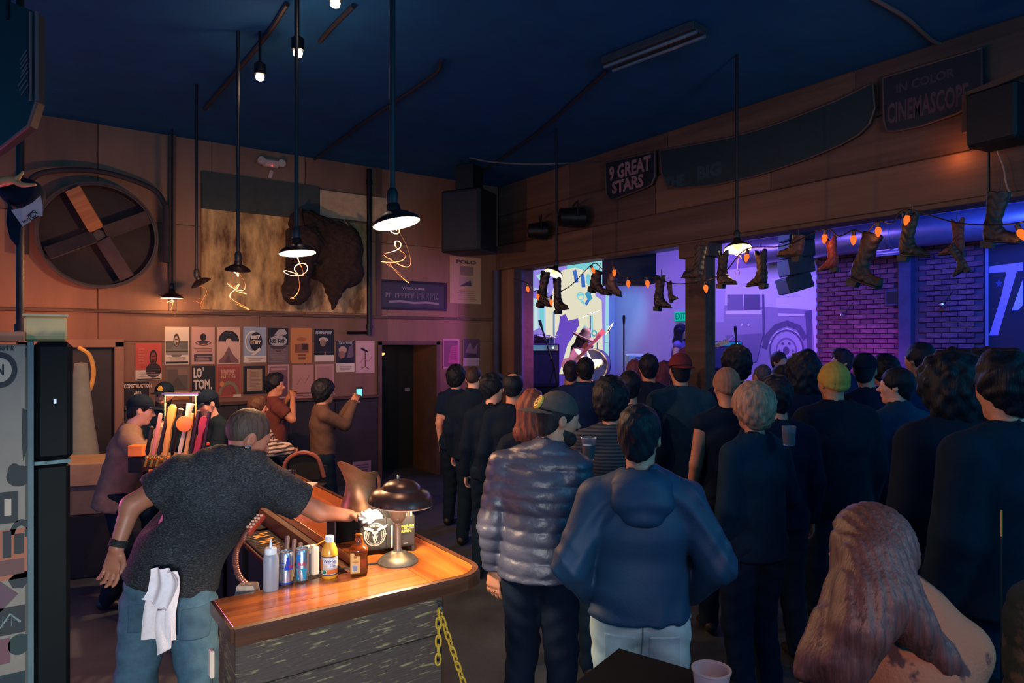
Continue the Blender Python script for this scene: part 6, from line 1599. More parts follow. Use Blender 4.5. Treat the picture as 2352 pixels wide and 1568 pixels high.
    if shoes:
        for k in 'lr':
            a = D['an_' + k]; fdir = fw
            fz = s_uni(.03 * s, s_seg(a + A(0, 0, -.035) * s - fdir * .04 * s, a + A(0, 0, -.05) * s + fdir * .15 * s, (.042 * s, .04 * s), (.045 * s, .03 * s), sd), s_cap(a, a + A(0, 0, .03) * s, .046 * s, .046 * s))
            zf = a[2] - .085 * s
            fz = s_int(fz, lambda P, zf=zf: zf + .0015 - P[:, 2], .004)
            sdf_obj('shoe', [(fz, a - A(.1, .16, .1) * s - np.abs(fw) * .1, a + A(.1, .22, .1) * s + np.abs(fw) * .1, .014)], mat('shoe_dark', (30, 28, 30), rough=.5), o)
    # ---- hair, beard, hat
    ext = .2 if not hair or hair[0] not in ('long', 'xlong') else .62
    if hat and hair and hair[0] in ('short', 'messy'): hair = ('capped', hair[1])
    if hair and hair[0] != 'none':
        fn = xform(hair_fn(hair[0], rnd.random() * 6), hc, HB, hs)
        hl_, hh_ = hc - A(.2, .22, ext) * s, hc + A(.2, .22, .22) * s
        ho = sdf_obj('hair', [(fn, hl_, hh_, hr * .9)], hairmat(hair[1]), o)
    if beard:
        sdf_obj('beard', [(xform(beard_fn(beard[0] == 'big'), hc, HB, hs), hc - .2 * s, hc + .16 * s, hr * .8)], hairmat(beard[1]), o)
    if hat:
        if hat[0] in ('cap', 'capback'):
            bk = hat[0] == 'capback'
            c_ = sdf_obj('cap', [(xform(cap_fn('dome', bk), hc, HB, hs), hc - .16 * s, hc + .18 * s, min(hr, .008))], cloth(hat[1]), o)
            b2 = sdf_obj('brim', [(xform(cap_fn('brim', bk), hc, HB, hs), hc - .26 * s, hc + .26 * s, .006)], cloth(hat[2] if len(hat) > 2 else hat[1]), c_)
            o['capbasis'] = 1
        elif hat[0] == 'beanie':
            fn = s_sub(s_int(s_ell((0, -.012, .04), (.086, .106, .105)), s_plane((0, 0, .0), (0, .45, -1)), .012), s_ell((0, -.01, .0), (.07, .09, .09)), .004)
            fn = s_warp(s_uni(.012, fn, s_int(s_int(s_ell((0, -.012, .03), (.09, .11, .11)), s_plane((0, 0, .0), (0, .45, -1)), .004), s_plane((0, 0, .035), (0, -.45, 1)), .006)), lambda P: .002 * np.sin(P[:, 0] * 260))
            sdf_obj('beanie', [(xform(fn, hc, HB, hs), hc - .17 * s, hc + .2 * s, min(hr, .009))], cloth(hat[1]), o)
        elif hat[0] == 'cowboy':
            br = s_sub(s_ell((0, 0, .075), (.2, .23, .045)), s_ell((0, 0, .115), (.2, .25, .065)), .004)
            cr_ = s_sub(s_seg((0, -.01, .07), (0, -.01, .17), (.082, .104), (.07, .085), (1, 0, 0)), s_ell((0, -.02, .215), (.022, .1, .035)), .02)
            f_ = s_sub(s_uni(.015, br, cr_), s_ell((0, -.01, .03), (.07, .09, .1)), .004)
            ht = sdf_obj('cowboy_hat', [(xform(f_, hc, HB, hs), hc - A(.26, .26, .1) * s, hc + A(.26, .26, .28) * s, .011)], cloth(hat[1]), o)
    o['_hb'] = 0
    del o['_hb']
    if 'capbasis' in o: del o['capbasis']
    return o, D, HB, hs

def yaw_to(p, tgt):
    v = np.array(tgt, float)[:2] - np.array(p, float)[:2]; return math.atan2(-v[0], v[1])
STAGE = (8.2, 9.4)
def crowd(px, ytop, d, label, hairtop=.015, **kw):
    """standing person whose head top appears at (px, ytop) at depth d"""
    c = at_d(px, ytop, d); ht = c[2] - hairtop
    y = kw.pop('turn', 0.0); fl = kw.pop('floor', 0.0)
    p = (c[0], c[1], fl)
    return person(label, at=p, height=ht - fl, yaw=kw.pop('yaw', yaw_to(p, STAGE)) + math.radians(y), **kw)
# ================================================================ the cast
CF = -YAW                                   # yaw of someone facing straight away from the camera
def al(a): return CF - math.radians(a)      # a degrees to the right of that
def stripes(name, c1, c2, sc, axis=2, dist=2.0):
    if name in MATS: return MATS[name]
    m = bpy.data.materials.new(name); m.use_nodes = True; nt = m.node_tree; b = nt.nodes['Principled BSDF']; b.inputs['Roughness'].default_value = .85
    tc = nt.nodes.new('ShaderNodeTexCoord'); w_ = nt.nodes.new('ShaderNodeTexWave'); w_.bands_direction = 'XYZ'[axis]; w_.inputs['Scale'].default_value = sc; w_.inputs['Distortion'].default_value = dist; w_.inputs['Detail Scale'].default_value = 1.2
    r = nt.nodes.new('ShaderNodeValToRGB'); r.color_ramp.interpolation = 'CONSTANT'; r.color_ramp.elements[0].color = lin(c1); r.color_ramp.elements[1].color = lin(c2); r.color_ramp.elements[1].position = .55
    nt.links.new(tc.outputs['Object'], w_.inputs['Vector']); nt.links.new(w_.outputs['Color'], r.inputs['Fac']); nt.links.new(r.outputs['Color'], b.inputs['Base Color'])
    MATS[name] = m; return m
def patch(o, fn, c, hs_, R, g, m, name, h=.005):
    """raised patch: the surface of fn grown by g inside a box"""
    f = s_int(lambda P: fn(P) - g, s_box(c, hs_, R))
    ext = float(np.linalg.norm(hs_)) + .01
    return sdf_obj(name, [(f, np.array(c) - ext, np.array(c) + ext, h)], m, o)

# ---- the bartender
def bartender():
    W = lambda x, y, d: at_d(x, y, d)
    base = W(385, 1345, 3.1); root = A(base[0], base[1], 0)
    J = dict(pelvis=W(388, 1345, 3.1), waist=W(412, 1270, 3.1), chest=W(486, 1150, 3.1), neck=W(560, 1062, 3.14), head=W(568, 1003, 3.2), sh_l=W(418, 1092, 3.04), sh_r=W(632, 1120, 3.18),
             el_l=W(302, 1160, 2.98), wr_l=W(268, 1258, 2.93), el_r=W(735, 1176, 3.28), wr_r=W(802, 1184, 3.26), hip_l=W(338, 1380, 3.1), hip_r=W(436, 1390, 3.08), kn_l=W(312, 1565, 3.05), kn_r=W(462, 1580, 3.0), hem=W(392, 1334, 3.1))
    J = {k: v - root for k, v in J.items()}
    for k in 'lr': J['an_' + k] = A(J['kn_' + k][0] + (-.06 if k == 'l' else .02), J['kn_' + k][1] - .02, .085)
    sd = J['sh_r'] - J['sh_l']; sd = sd * A(1, 1, .35); sd /= np.linalg.norm(sd); up = J['neck'] - J['pelvis']; fwd = np.cross(up / np.linalg.norm(up), sd); fwd = fwd * A(1, 1, 0); fwd /= np.linalg.norm(fwd)
    J['side'] = sd; J['fwd'] = fwd; J['headfwd'] = F3 * .62 + R3 * .72 - U3 * .45; J['headup'] = U3 * .86 + F3 * .22 + R3 * .38
    M_h = mat('heather_shirt', (17, 21, 30), rough=.8, var=.2, vscale=1.0, col2=(96, 102, 112), stretch=(110, 110, 330), thresh=(.48, .9), bump=.1, bscale=3)
    M_j = mat('blue_denim', (66, 98, 118), rough=.8, var=.2, vscale=26, bump=.12, bscale=200)
    o, D, HB, hs = person('bartender in a dark heathered T-shirt and jeans leaning over the bar', root=tuple(root), height=1.84, J=J, hair=('buzz', (70, 56, 50)), skin=SKIN_D, sleeve='short', thick=.03, topmat=M_h, legmat=M_j, group='people at the bar', hr=.007, cr=.011, wrinkle=.006,
                          beard=('small', (40, 30, 28)), hand=dict(l=dict(d=-U3 * .95 - R3 * .2, n=-F3, th=F3 * .3 + R3, curl=.5), r=dict(d=R3 * .95 + U3 * .02 - F3 * .1, n=-U3 - F3 * .3, th=-F3, curl=.45)))
    # jeans pockets, belt loops
    for (x, y, d) in ((448, 1430, 2.985), (318, 1415, 3.0)):
        c = W(x, y, d) - root
        R = basis(-F3, U3)
        patch(o, D['_leg'], c + F3 * .06, (.052 if x > 400 else .04, .12, .065), R, .0035, mat('blue_denim_pocket', (58, 88, 108), rough=.8, var=.2, vscale=26), 'pocket')
    band = (D['pelvis'] + (D['waist'] - D['pelvis']) * .3); 
    # wrist band and ear stud
    wv = J['wr_l']; dv = J['wr_l'] - J['el_l']; dv /= np.linalg.norm(dv); q = Vector(dv).to_track_quat('Z', 'Y').to_matrix().to_4x4()
    MB().lathe([(.033, -.014), (.037, -.014), (.037, .014), (.033, .014)], 20, Matrix.Translation(Vector(wv - dv * .02)) @ q, cap=False).build('wristband', M_rub, o, True)
    er = D['head'] + HB @ (A(.08, -.004, -.04) * hs)
    MB().tube([tuple(er + HB @ (A(.003, .011 * math.cos(a), .011 * math.sin(a)))) for a in np.linspace(0, 6.28, 14)[:-1]], .0028, 6, closed=True).build('earring', mat('chrome', (190, 190, 200)), o, True)
    # towel tucked into the back pocket
    root_t = W(372, 1310, 2.93)
    def sheet(pts_l, pts_r, nf, amp, name, par, ph):
        v = []; f = []; nu, nv = 18, 16; 
        Lp = spline([W(*p) for p in pts_l], 8); Rp = spline([W(*p) for p in pts_r], 8)
        for layer in (0, .004):
            for j in range(nv + 1):
                a = Lp[int(j / nv * (len(Lp) - 1))]; b = Rp[int(j / nv * (len(Rp) - 1))]
                for i in range(nu + 1):
                    u = i / nu; p = a + (b - a) * u; fold = amp * math.sin(u * nf * math.pi + ph + .5 * math.sin(j * .4)) * (.4 + .6 * (1 - j / nv * .5))
                    v.append(p - F3 * (fold + layer) - root_t)
        n1 = (nu + 1) * (nv + 1)
        for j in range(nv):
            for i in range(nu):
                a = j * (nu + 1) + i; f.append((a, a + 1, a + nu + 2, a + nu + 1)); f.append((n1 + a + nu + 1, n1 + a + nu + 2, n1 + a + 1, n1 + a))
        for i in range(nu): a = nv * (nu + 1) + i; f.append((a, a + 1, n1 + a + 1, n1 + a)); f.append((i + 1, i, n1 + i, n1 + i + 1))
        for j in range(nv): a = j * (nu + 1); f.append((a + nu + 1, a, n1 + a, n1 + a + nu + 1)); a += nu; f.append((a, a + nu + 1, n1 + a + nu + 1, n1 + a))
        return MB().add(v, f).build(name, mat('white_towel', (240, 226, 230), rough=.9, var=.06, vscale=40, bump=.3, bscale=300), par, True)
    t = thing('bar_towel', 'white bar towel hanging from the bartender\'s back pocket', 'towel', tuple(root_t))
    sheet([(352, 1308, 2.9), (342, 1360, 2.88), (331, 1410, 2.88), (327, 1466, 2.88)], [(405, 1312, 2.88), (411, 1345, 2.88), (403, 1410, 2.88), (402, 1470, 2.88)], 3.0, .012, 'back_fold', t, 1.0)
    sheet([(350, 1304, 2.89), (346, 1345, 2.87), (332, 1372, 2.86), (330, 1372, 2.86)], [(392, 1306, 2.87), (410, 1340, 2.86), (385, 1398, 2.86), (382, 1398, 2.86)], 3.5, .012, 'front_fold', t, 2.2)
    sheet([(362, 1400, 2.87), (358, 1440, 2.87), (362, 1490, 2.87), (363, 1503, 2.87)], [(388, 1400, 2.87), (392, 1440, 2.87), (392, 1482, 2.87), (391, 1490, 2.87)], 1.5, .008, 'tail_fold', t, .4)
bartender()

# ---- the man in the puffer jacket with the cap turned backwards
def cap_man():
    M_p = mat('puffer_nylon', (58, 61, 80), rough=.4, var=.12, vscale=10, bump=.25, bscale=45, spec=.6)
    c = at_d(1240, 893, 3.35); p = (c[0], c[1], 0)
    o, D, HB, hs = person('man in a dark quilted puffer jacket wearing a cap backwards', at=p, height=c[2] - .02, yaw=al(12), J=dict(head=A(.085, .05, 1.665), neck=A(.03, -.01, 1.485), headfwd=A(.86, .5, -.12), headup=A(.1, .05, 1)), arms=('down', 'bent'), hair=('short', (34, 26, 26)), hat=('capback', (76, 70, 68), (86, 76, 70)), beard=('small', (50, 32, 28)),
                          thick=.036, topmat=M_p, puff=.072, legs=(14, 16, 24), hem=.9, collar=.3, hr=.007, cr=.013, group='two friends by the bar', hand=dict(l=dict(d=A(-.05, .1, -1), n=A(.3, .9, 0), th=A(1, -.2, 0), curl=.25)))
    pc = D['head'] + HB @ (A(.012, -.105, .085) * hs)
    R = basis(-HB[:, 1] - .0 * HB[:, 0], HB[:, 2])
    M_y = mat('cap_patch', (222, 178, 70), rough=.6, var=.05)
    q = Vector(-(HB[:, 1]) * .97 + HB[:, 2] * .45).to_track_quat('Z', 'Y').to_matrix().to_4x4(); pos = D['head'] + HB @ (A(.0, -.113, .075) * hs)
    pt = MB().lathe([(.001, -.006), (.036, -.006), (.036, .004), (.033, .007), (.001, .008)], 28, Matrix.Translation(Vector(pos)) @ q).build('cap_patch', M_y, o, True)
    decal([('o', .5, .5, .46, .46, .9, (60, 44, 26)), ('e', .42, .6, .1, .12, (50, 36, 24)), ('e', .58, .4, .12, .1, (50, 36, 24)), ('e', .4, .34, .08, .08, (50, 36, 24)), ('l', [(.3, .75), (.5, .8), (.72, .72)], .05, (90, 66, 34))], .066, .066,
          lambda x, y, l: tuple((Matrix.Translation(Vector(pos)) @ q) @ Vector((x - .033, y - .033, .0085 + .0003 * l)))).build('emblem', parent=pt)
    wr = D['wr_l'] + A(-.012, 0, -.115) * 1.0
    MB().tube([tuple(D['wr_l'] + A(-.0, .012, -.12) + A(.0105 * math.cos(a), .0105 * math.sin(a), 0)) for a in np.linspace(0, 6.28, 14)[:-1]], .002, 6, closed=True).build('ring', mat('gold', (240, 190, 90), rough=.2, metal=1.0), o, True)
cap_man()

# ---- the man in the hooded rain jacket and pale jeans
def hood_man():
    c = at_d(1470, 927, 2.72); p = (c[0], c[1], 0)
    M_k = mat('navy_softshell', (20, 54, 82), rough=.6, var=.1, vscale=6, bump=.08, bscale=120); M_j = mat('pale_denim', (150, 172, 172), rough=.8, var=.18, vscale=9, bump=.12, bscale=200)
    o, D, HB, hs = person('man in a navy hooded jacket and pale jeans standing with his back turned', at=p, height=c[2] - .012, yaw=al(6), J=dict(headfwd=A(.25, .95, -.1), headup=A(0, 0.05, 1)), arms=(((-.265, -.05, 1.17), (-.19, .1, .99)), ((.29, -.03, 1.17), (.2, .12, 1.0))), hair=('short', (28, 22, 24)),
                          thick=.026, topmat=M_k, legmat=M_j, hem=.965, hood=True, wrinkle=.009, hr=.007, cr=.010, group='two friends by the bar')
    for sx in (-1, 1):
        patch(o, D['_leg'], A(sx * .085, -.12, .855), (.058, .09, .07), None, .004, mat('pale_denim_pocket', (136, 158, 160), rough=.8, var=.18, vscale=9), 'pocket')
    patch(o, D['_leg'], A(0, -.12, .9), (.004, .1, .09), None, .003, mat('denim_seam', (90, 108, 112), rough=.8), 'seam')
    patch(o, D['_leg'], A(0, -.06, .985), (.2, .2, .018), None, .004, mat('pale_denim_pocket', (136, 158, 160)), 'waistband')
hood_man()

# ---- people around the far arm of the bar
crowd(268, 895, 5.35, 'man in a loose grey-brown shirt pulling beer at the taps', turn=0, yaw=al(62), lean=14, arms=('fore', 'mouth'), hair=('short', (30, 22, 20)), hat=('cap', (30, 26, 30)), top=(128, 106, 92), legs=(24, 24, 30), hem=.8, thick=.03, skin=SKIN_L, group='people at the bar', hr=.009, head_pitch=12, hairtop=.03)
def bearded():
    o, D, HB, hs = crowd(378, 874, 6.35, 'bearded customer in a black cap behind the taps', yaw=al(172), hair=('short', (30, 22, 20)), hat=('cap', (28, 26, 30)), beard=('big', (44, 26, 22)), top=(30, 28, 32), arms=('rest', 'rest'), group='people at the bar', hr=.009, hairtop=.02)
    MB().prism([(-.02, -.02), (.02, -.02), (.024, .0), (.012, .02), (0, .03), (-.012, .02), (-.024, 0)], .01, Matrix.Translation(Vector(D['head'] + HB @ (A(0, .1, .075) * hs))) @ Matrix.Rotation(math.radians(70), 4, 'X')).build('cap_badge', mat('badge_yellow', (236, 180, 70), rough=.5), o)
    for sx in (-1, 1): MB().lathe([(.001, -.009), (.008, -.005), (.009, 0), (.008, .005), (.001, .009)], 10, Matrix.Translation(Vector(D['head'] + HB @ (A(sx * .03, .087, .004) * hs)))).build('eye', M_black, o, True)
bearded()
crowd(503, 886, 6.1, 'customer in a black cap looking down at the bar', yaw=al(-140), hair=('short', (24, 20, 22)), hat=('cap', (26, 26, 32)), top=(36, 30, 32), arms=('rest', 'rest'), head_pitch=24, group='people at the bar', hr=.009, hairtop=.03, skin=SKIN_L, lean=8)
crowd(590, 908, 6.6, 'person with brown hair in a striped white shawl at the bar', yaw=al(70), fem=True, hair=('messy', (74, 50, 40)), topmat=stripes('striped_shawl', (196, 176, 166), (70, 54, 56), 9), arms=('rest', 'rest'), thick=.05, group='people at the bar', wrinkle=.012)
crowd(628, 857, 7.4, 'dark-haired man in a brown T-shirt lifting his hand to his mouth', yaw=al(50), hair=('messy', (26, 20, 24)), top=(104, 56, 52), sleeve='short', arms=('mouth', 'mouth'), head_yaw=40, group='people at the bar', skin=SKIN)
def phone():
    o, D, HB, hs = crowd(742, 872, 7.0, 'dark-haired person photographing the stage with a phone', yaw=al(62), hair=('curly', (26, 20, 22)), top=(92, 70, 62), arms=('phone', 'phone'), sleeve='long', group='people at the bar')
    c = np.array(o.matrix_world.to_translation()); th_ = al(62); wl = (D['wr_l'] + D['wr_r']) / 2 + A(0, .07, .1); c = c * 0 + np.array(Matrix.Rotation(th_, 3, 'Z') @ Vector(wl)) + np.array(o.location); t = thing('smartphone', 'smartphone with a lit cyan screen held up before the posters', 'phone', tuple(c), -YAW + .5)
    MB().box((0, 0, 0), (.075, .01, .14), None, M_black, .004).build('case', parent=t)
    MB().box((0, -.006, .012), (.06, .002, .075), None, glow('phone_screen', (120, 214, 230), 1.6)).build('display', parent=t)
phone()

# ---- crowd
HB_ = (26, 20, 22)
crowd(1047, 838, 7.6, 'slim woman with dark curly hair, leftmost of the standing crowd', fem=True, hair=('curly', HB_), top=(28, 30, 44), sleeve='short', arms=('down', 'bent'), skin=SKIN_L)
crowd(1087, 838, 6.9, 'man with faded short hair in a black jacket under the purple poster', hair=('buzz', (60, 44, 40)), top=(24, 24, 30), thick=.035, skin=SKIN_L, collar=.3)
crowd(1130, 857, 6.0, 'dark-haired man turning his face right beside the balding man', hair=('messy', HB_), top=(22, 22, 28), head_yaw=55, turn=8, skin=SKIN_L)
crowd(1178, 852, 5.6, 'balding man with dark hair in a black top', hair=('bald', HB_), top=(22, 24, 30))
crowd(1222, 890, 4.4, 'woman with long reddish brown hair and a bare elbow behind the puffer jacket', fem=True, hair=('long', (120, 66, 52)), top=(22, 22, 28), sleeve='short', arms=(((-.27, -.1, 1.12), (-.1, .2, 1.2)), 'bent'))
crowd(1312, 826, 7.4, 'short-haired man left of the broad man before the stage', hair=('short', (44, 30, 40)), top=(26, 28, 50))
crowd(1345, 818, 6.9, 'broad man in a dark blue jacket before the bass player', hair=('short', HB_), top=(28, 34, 66), thick=.045)
def plaid():
    c = crowd(1405, 868, 4.15, 'curly-haired man in a dark checked shirt behind the hooded man', hair=('curly', HB_), topmat=stripes('checked_shirt', (24, 28, 34), (62, 66, 74), 16, 2, 1.0), arms=('bent', 'bent'), turn=10, head_yaw=20, beard=('small', (30, 22, 22)))
    q = at_d(1352, 1030, 3.75); t = thing('drink_cup', 'clear cup of dark drink held between the two friends', 'cup', tuple(q))
    MB().lathe([(.001, -.06), (.03, -.06), (.042, .06), (.04, .06), (.028, -.055), (.001, -.055)], 20).build('cup', mat('clear_plastic', (230, 226, 240), rough=.08, trans=.9, var=0), t, True)
    MB().lathe([(.001, -.054), (.0275, -.054), (.036, .02), (.001, .02)], 20).build('drink', mat('dark_drink', (30, 22, 40), rough=.2), t, True)
plaid()
crowd(1447, 848, 5.5, 'dark-haired head beside the jersey with the white print', hair=('short', HB_), top=(26, 26, 34))
crowd(1459, 822, 8.2, 'woman with reddish hair standing close to the stage', fem=True, hair=('long', (110, 60, 80)), top=(60, 40, 70))
def jersey():
    o, D, HB, hs = crowd(1490, 810, 6.5, 'man in a black jersey with a white round print on the back', hair=('short', (20, 20, 30)), top=(22, 24, 40), thick=.03)
    fnb = D['_top']; s = 1.0
    z = 1.33
    pm = mat('jersey_print', (206, 176, 160), rough=.7, var=.05); pk = mat('jersey_print_dark', (24, 24, 34), rough=.7)
    patch(o, lambda P: np.maximum(fnb(P), np.sqrt(P[:, 0] ** 2 + (P[:, 2] - z - .02) ** 2) - .085), A(0, -.14, z), (.1, .1, .12), None, .004, pm, 'print_ring', .008)
    patch(o, fnb, A(0, -.14, z + .04), (.055, .1, .03), None, .008, pk, 'print_visor', .008)
    patch(o, fnb, A(0, -.14, z - .04), (.03, .1, .06), None, .008, pk, 'print_chin', .008)
jersey()
crowd(1527, 826, 7.5, 'woman with dark red hair right of the man in the jersey', fem=True, hair=('long', (90, 44, 70)), top=(50, 36, 70), skin=SKIN_L)
crowd(1563, 808, 5.7, 'man in a dark red cap and grey jacket before the wooden post', hair=('short', (30, 22, 26)), hat=('capback', (110, 44, 50)), top=(64, 58, 62), thick=.04, hairtop=.02)
crowd(1670, 836, 4.85, 'person in a tan beanie and dark vest right of the wooden post', hair=('none', HB_), hat=('beanie', (150, 104, 86)), top=(22, 24, 34), sleeve='none', hairtop=.04, skin=SKIN)
crowd(1692, 797, 5.8, 'tall dark-haired man before the truck picture', hair=('curly', (18, 18, 26)), top=(22, 22, 40))
def blonde_curls():
    o, D, HB, hs = crowd(1732, 880, 3.75, 'woman with curly fair hair holding a drink in the dark', fem=True, hair=('curly', (150, 112, 92)), top=(24, 34, 42), arms=('down', ((.26, .02, 1.16), (.16, .27, 1.22))), turn=20, hr=.01)
    q = at_d(1812, 1000, 3.55); t = thing('drink_glass', 'small glass with a glowing rim in the fair-haired woman\'s hand', 'glass', tuple(q))
    MB().lathe([(.001, -.05), (.028, -.05), (.036, .05), (.034, .05), (.026, -.045), (.001, -.045)], 20).build('glass', mat('clear_plastic', (230, 226, 240)), t, True)
    MB().lathe([(.001, -.044), (.0255, -.044), (.031, .015), (.001, .015)], 20).build('drink', mat('dark_drink', (30, 22, 40)), t, True)
blonde_curls()
crowd(1752, 833, 6.7, 'round grey-blue head below the truck wheel', hair=('buzz', (60, 60, 84)), top=(24, 26, 44))
crowd(1788, 806, 9.2, 'pale-faced person far back before the truck wheel', hair=('short', (60, 44, 60)), top=(70, 60, 96), yaw=al(150), skin=SKIN_L, group='people by the stage')
crowd(1798, 836, 6.0, 'small dark-haired person left of the big dark head', fem=True, hair=('long', (26, 22, 34)), top=(24, 24, 40))
crowd(1846, 818, 5.5, 'person with a big dark bob left of the yellow beanie', fem=True, hair=('afro', (18, 18, 28)), top=(20, 22, 36))
crowd(1855, 800, 8.6, 'dark-haired man at the right edge of the truck picture', hair=('short', (20, 18, 30)), top=(40, 30, 60), group='people by the stage')
crowd(1786, 862, 4.35, 'dark-haired person behind the curly fair hair', hair=('messy', (20, 20, 28)), top=(20, 24, 36))
crowd(1917, 823, 4.6, 'broad person in a mustard knit beanie and black jacket', hair=('none', HB_), hat=('beanie', (176, 140, 66)), top=(18, 22, 28), thick=.06, hairtop=.04)
crowd(1936, 802, 8.0, 'person with a pale profile before the brick wall', hair=('messy', (50, 36, 60)), top=(50, 40, 80), head_yaw=-60, skin=SKIN_L, group='people by the stage')
crowd(1990, 808, 5.6, 'person in a flat dark cap before the brick wall', hair=('short', (16, 16, 26)), hat=('cap', (18, 18, 30)), top=(18, 20, 34), hairtop=.02, head_yaw=50)
crowd(2032, 817, 6.4, 'dark round head right of the flat cap', hair=('curly', (16, 16, 26)), top=(20, 20, 36))
crowd(2062, 842, 4.9, 'person with short dark hair and a paler collar', hair=('short', (16, 16, 22)), top=(40, 52, 66), collar=.3, head_yaw=-40, skin=SKIN_L)
crowd(2116, 784, 5.7, 'tallest head against the dark pilaster', hair=('short', (16, 16, 28)), top=(22, 30, 60))
crowd(2190, 792, 3.3, 'tall person with a mane of black hair', hair=('afro', (12, 14, 18)), top=(14, 18, 24), thick=.05, hairtop=.08)
crowd(2262, 792, 3.9, 'person turned left facing the black mane', hair=('afro', (14, 14, 18)), top=(26, 44, 46), yaw=al(-80), skin=SKIN, hairtop=.08)
crowd(2318, 806, 2.75, 'dark-haired man with a bare nape at the right edge', hair=('messy', (12, 12, 16)), top=(14, 22, 26), thick=.04, skin=SKIN)

# ---- on stage
def bassist():
    o, D, HB, hs = crowd(1322, 752, 11.2, 'bass player in a wide-brimmed hat and pale fringed shirt', floor=.5, yaw=al(112), hair=('long', (50, 34, 40)), hat=('cowboy', (86, 66, 96)), top=(232, 214, 176), lean=10, arms=(((-.22, .14, 1.22), (-.42, .26, 1.3)), ((.26, .02, 1.2), (.1, .2, 1.05))), legs=(60, 50, 80), hairtop=.09, group='band on stage', thick=.05, wrinkle=.014, skin=SKIN_D, hr=.011)
    a = at_d(1318, 832, 10.75); b = at_d(1380, 768, 10.7)
    t = thing('bass_guitar', 'pale bass guitar of the player in the hat', 'guitar', tuple(a)); v = b - a; L_ = np.linalg.norm(v); q = Vector(v).to_track_quat('X', 'Z').to_matrix().to_4x4(); q = Vector(v / L_); zx = Vector(-F3); yx = zx.cross(q); zx = q.cross(yx); M = Matrix((q, yx, zx)).transposed().to_4x4()
    poly = [(-.2, 0), (-.17, .12), (-.08, .16), (.0, .11), (.06, .13), (.17, .17), (.14, .08), (.14, -.06), (.2, -.14), (.08, -.15), (.0, -.12), (-.09, -.17), (-.18, -.12)]
    MB().prism(poly, .045, M).build('body', mat('bass_cream', (230, 206, 160), rough=.3, coat=.5), t)
    MB().box(tuple(M @ Vector((L_ * .55, 0, .015))), (L_ * .8, .05, .025), M.to_3x3()).build('neck', mat('maple', (206, 150, 96), rough=.4), t)
    MB().box(tuple(M @ Vector((L_, .01, .015))), (.16, .08, .02), M.to_3x3()).build('headstock', mat('maple', (206, 150, 96)), t)
    for i in range(4): MB().tube([tuple(M @ Vector((-.1, -.018 + i * .012, .034))), tuple(M @ Vector((L_, -.018 + i * .012, .034)))], .002, 5).build('string', M_steel, t)
bassist()
def singer():
    o, D, HB, hs = crowd(1563, 742, 11.6, 'guitarist with long dark hair in a sleeveless top behind the wooden post', floor=.5, yaw=al(120), fem=True, hair=('long', (40, 26, 50)), top=(120, 100, 170), sleeve='none', arms=(((-.24, .06, 1.18), (-.35, .25, 1.18)), ((.28, -.02, 1.16), (.1, .2, 1.1))), legs=(40, 36, 70), group='band on stage', skin=SKIN_L, hr=.011)
    a = at_d(1585, 812, 11.1); b = at_d(1652, 791, 11.0)
    t = thing('electric_guitar', 'electric guitar with a glowing pale headstock right of the post', 'guitar', tuple(a)); v = b - a; L_ = np.linalg.norm(v); x = Vector(v / L_); z = Vector(-F3); y = z.cross(x); z = x.cross(y); M = Matrix((x, y, z)).transposed().to_4x4()
    MB().prism([(-.18, 0), (-.15, .12), (-.05, .14), (.02, .1), (.12, .14), (.1, .05), (.12, -.05), (.14, -.13), (.02, -.11), (-.07, -.15), (-.16, -.1)], .045, M).build('body', mat('guitar_red', (150, 60, 80), rough=.3), t)
    MB().box(tuple(M @ Vector((L_ * .55, 0, .015))), (L_ * .9, .045, .022), M.to_3x3()).build('neck', mat('maple', (206, 150, 96)), t)
    MB().box(tuple(M @ Vector((L_ + .06, .005, .015))), (.2, .075, .02), M.to_3x3()).build('headstock', mat('maple_pale', (240, 200, 150), rough=.4), t)
    for i in range(6): MB().lathe([(.001, -.01), (.009, -.01), (.009, .01), (.001, .012)], 8, M @ Matrix.Translation((L_ + i * .028, .05, .015))).build('tuner', M_steel, t)
singer()

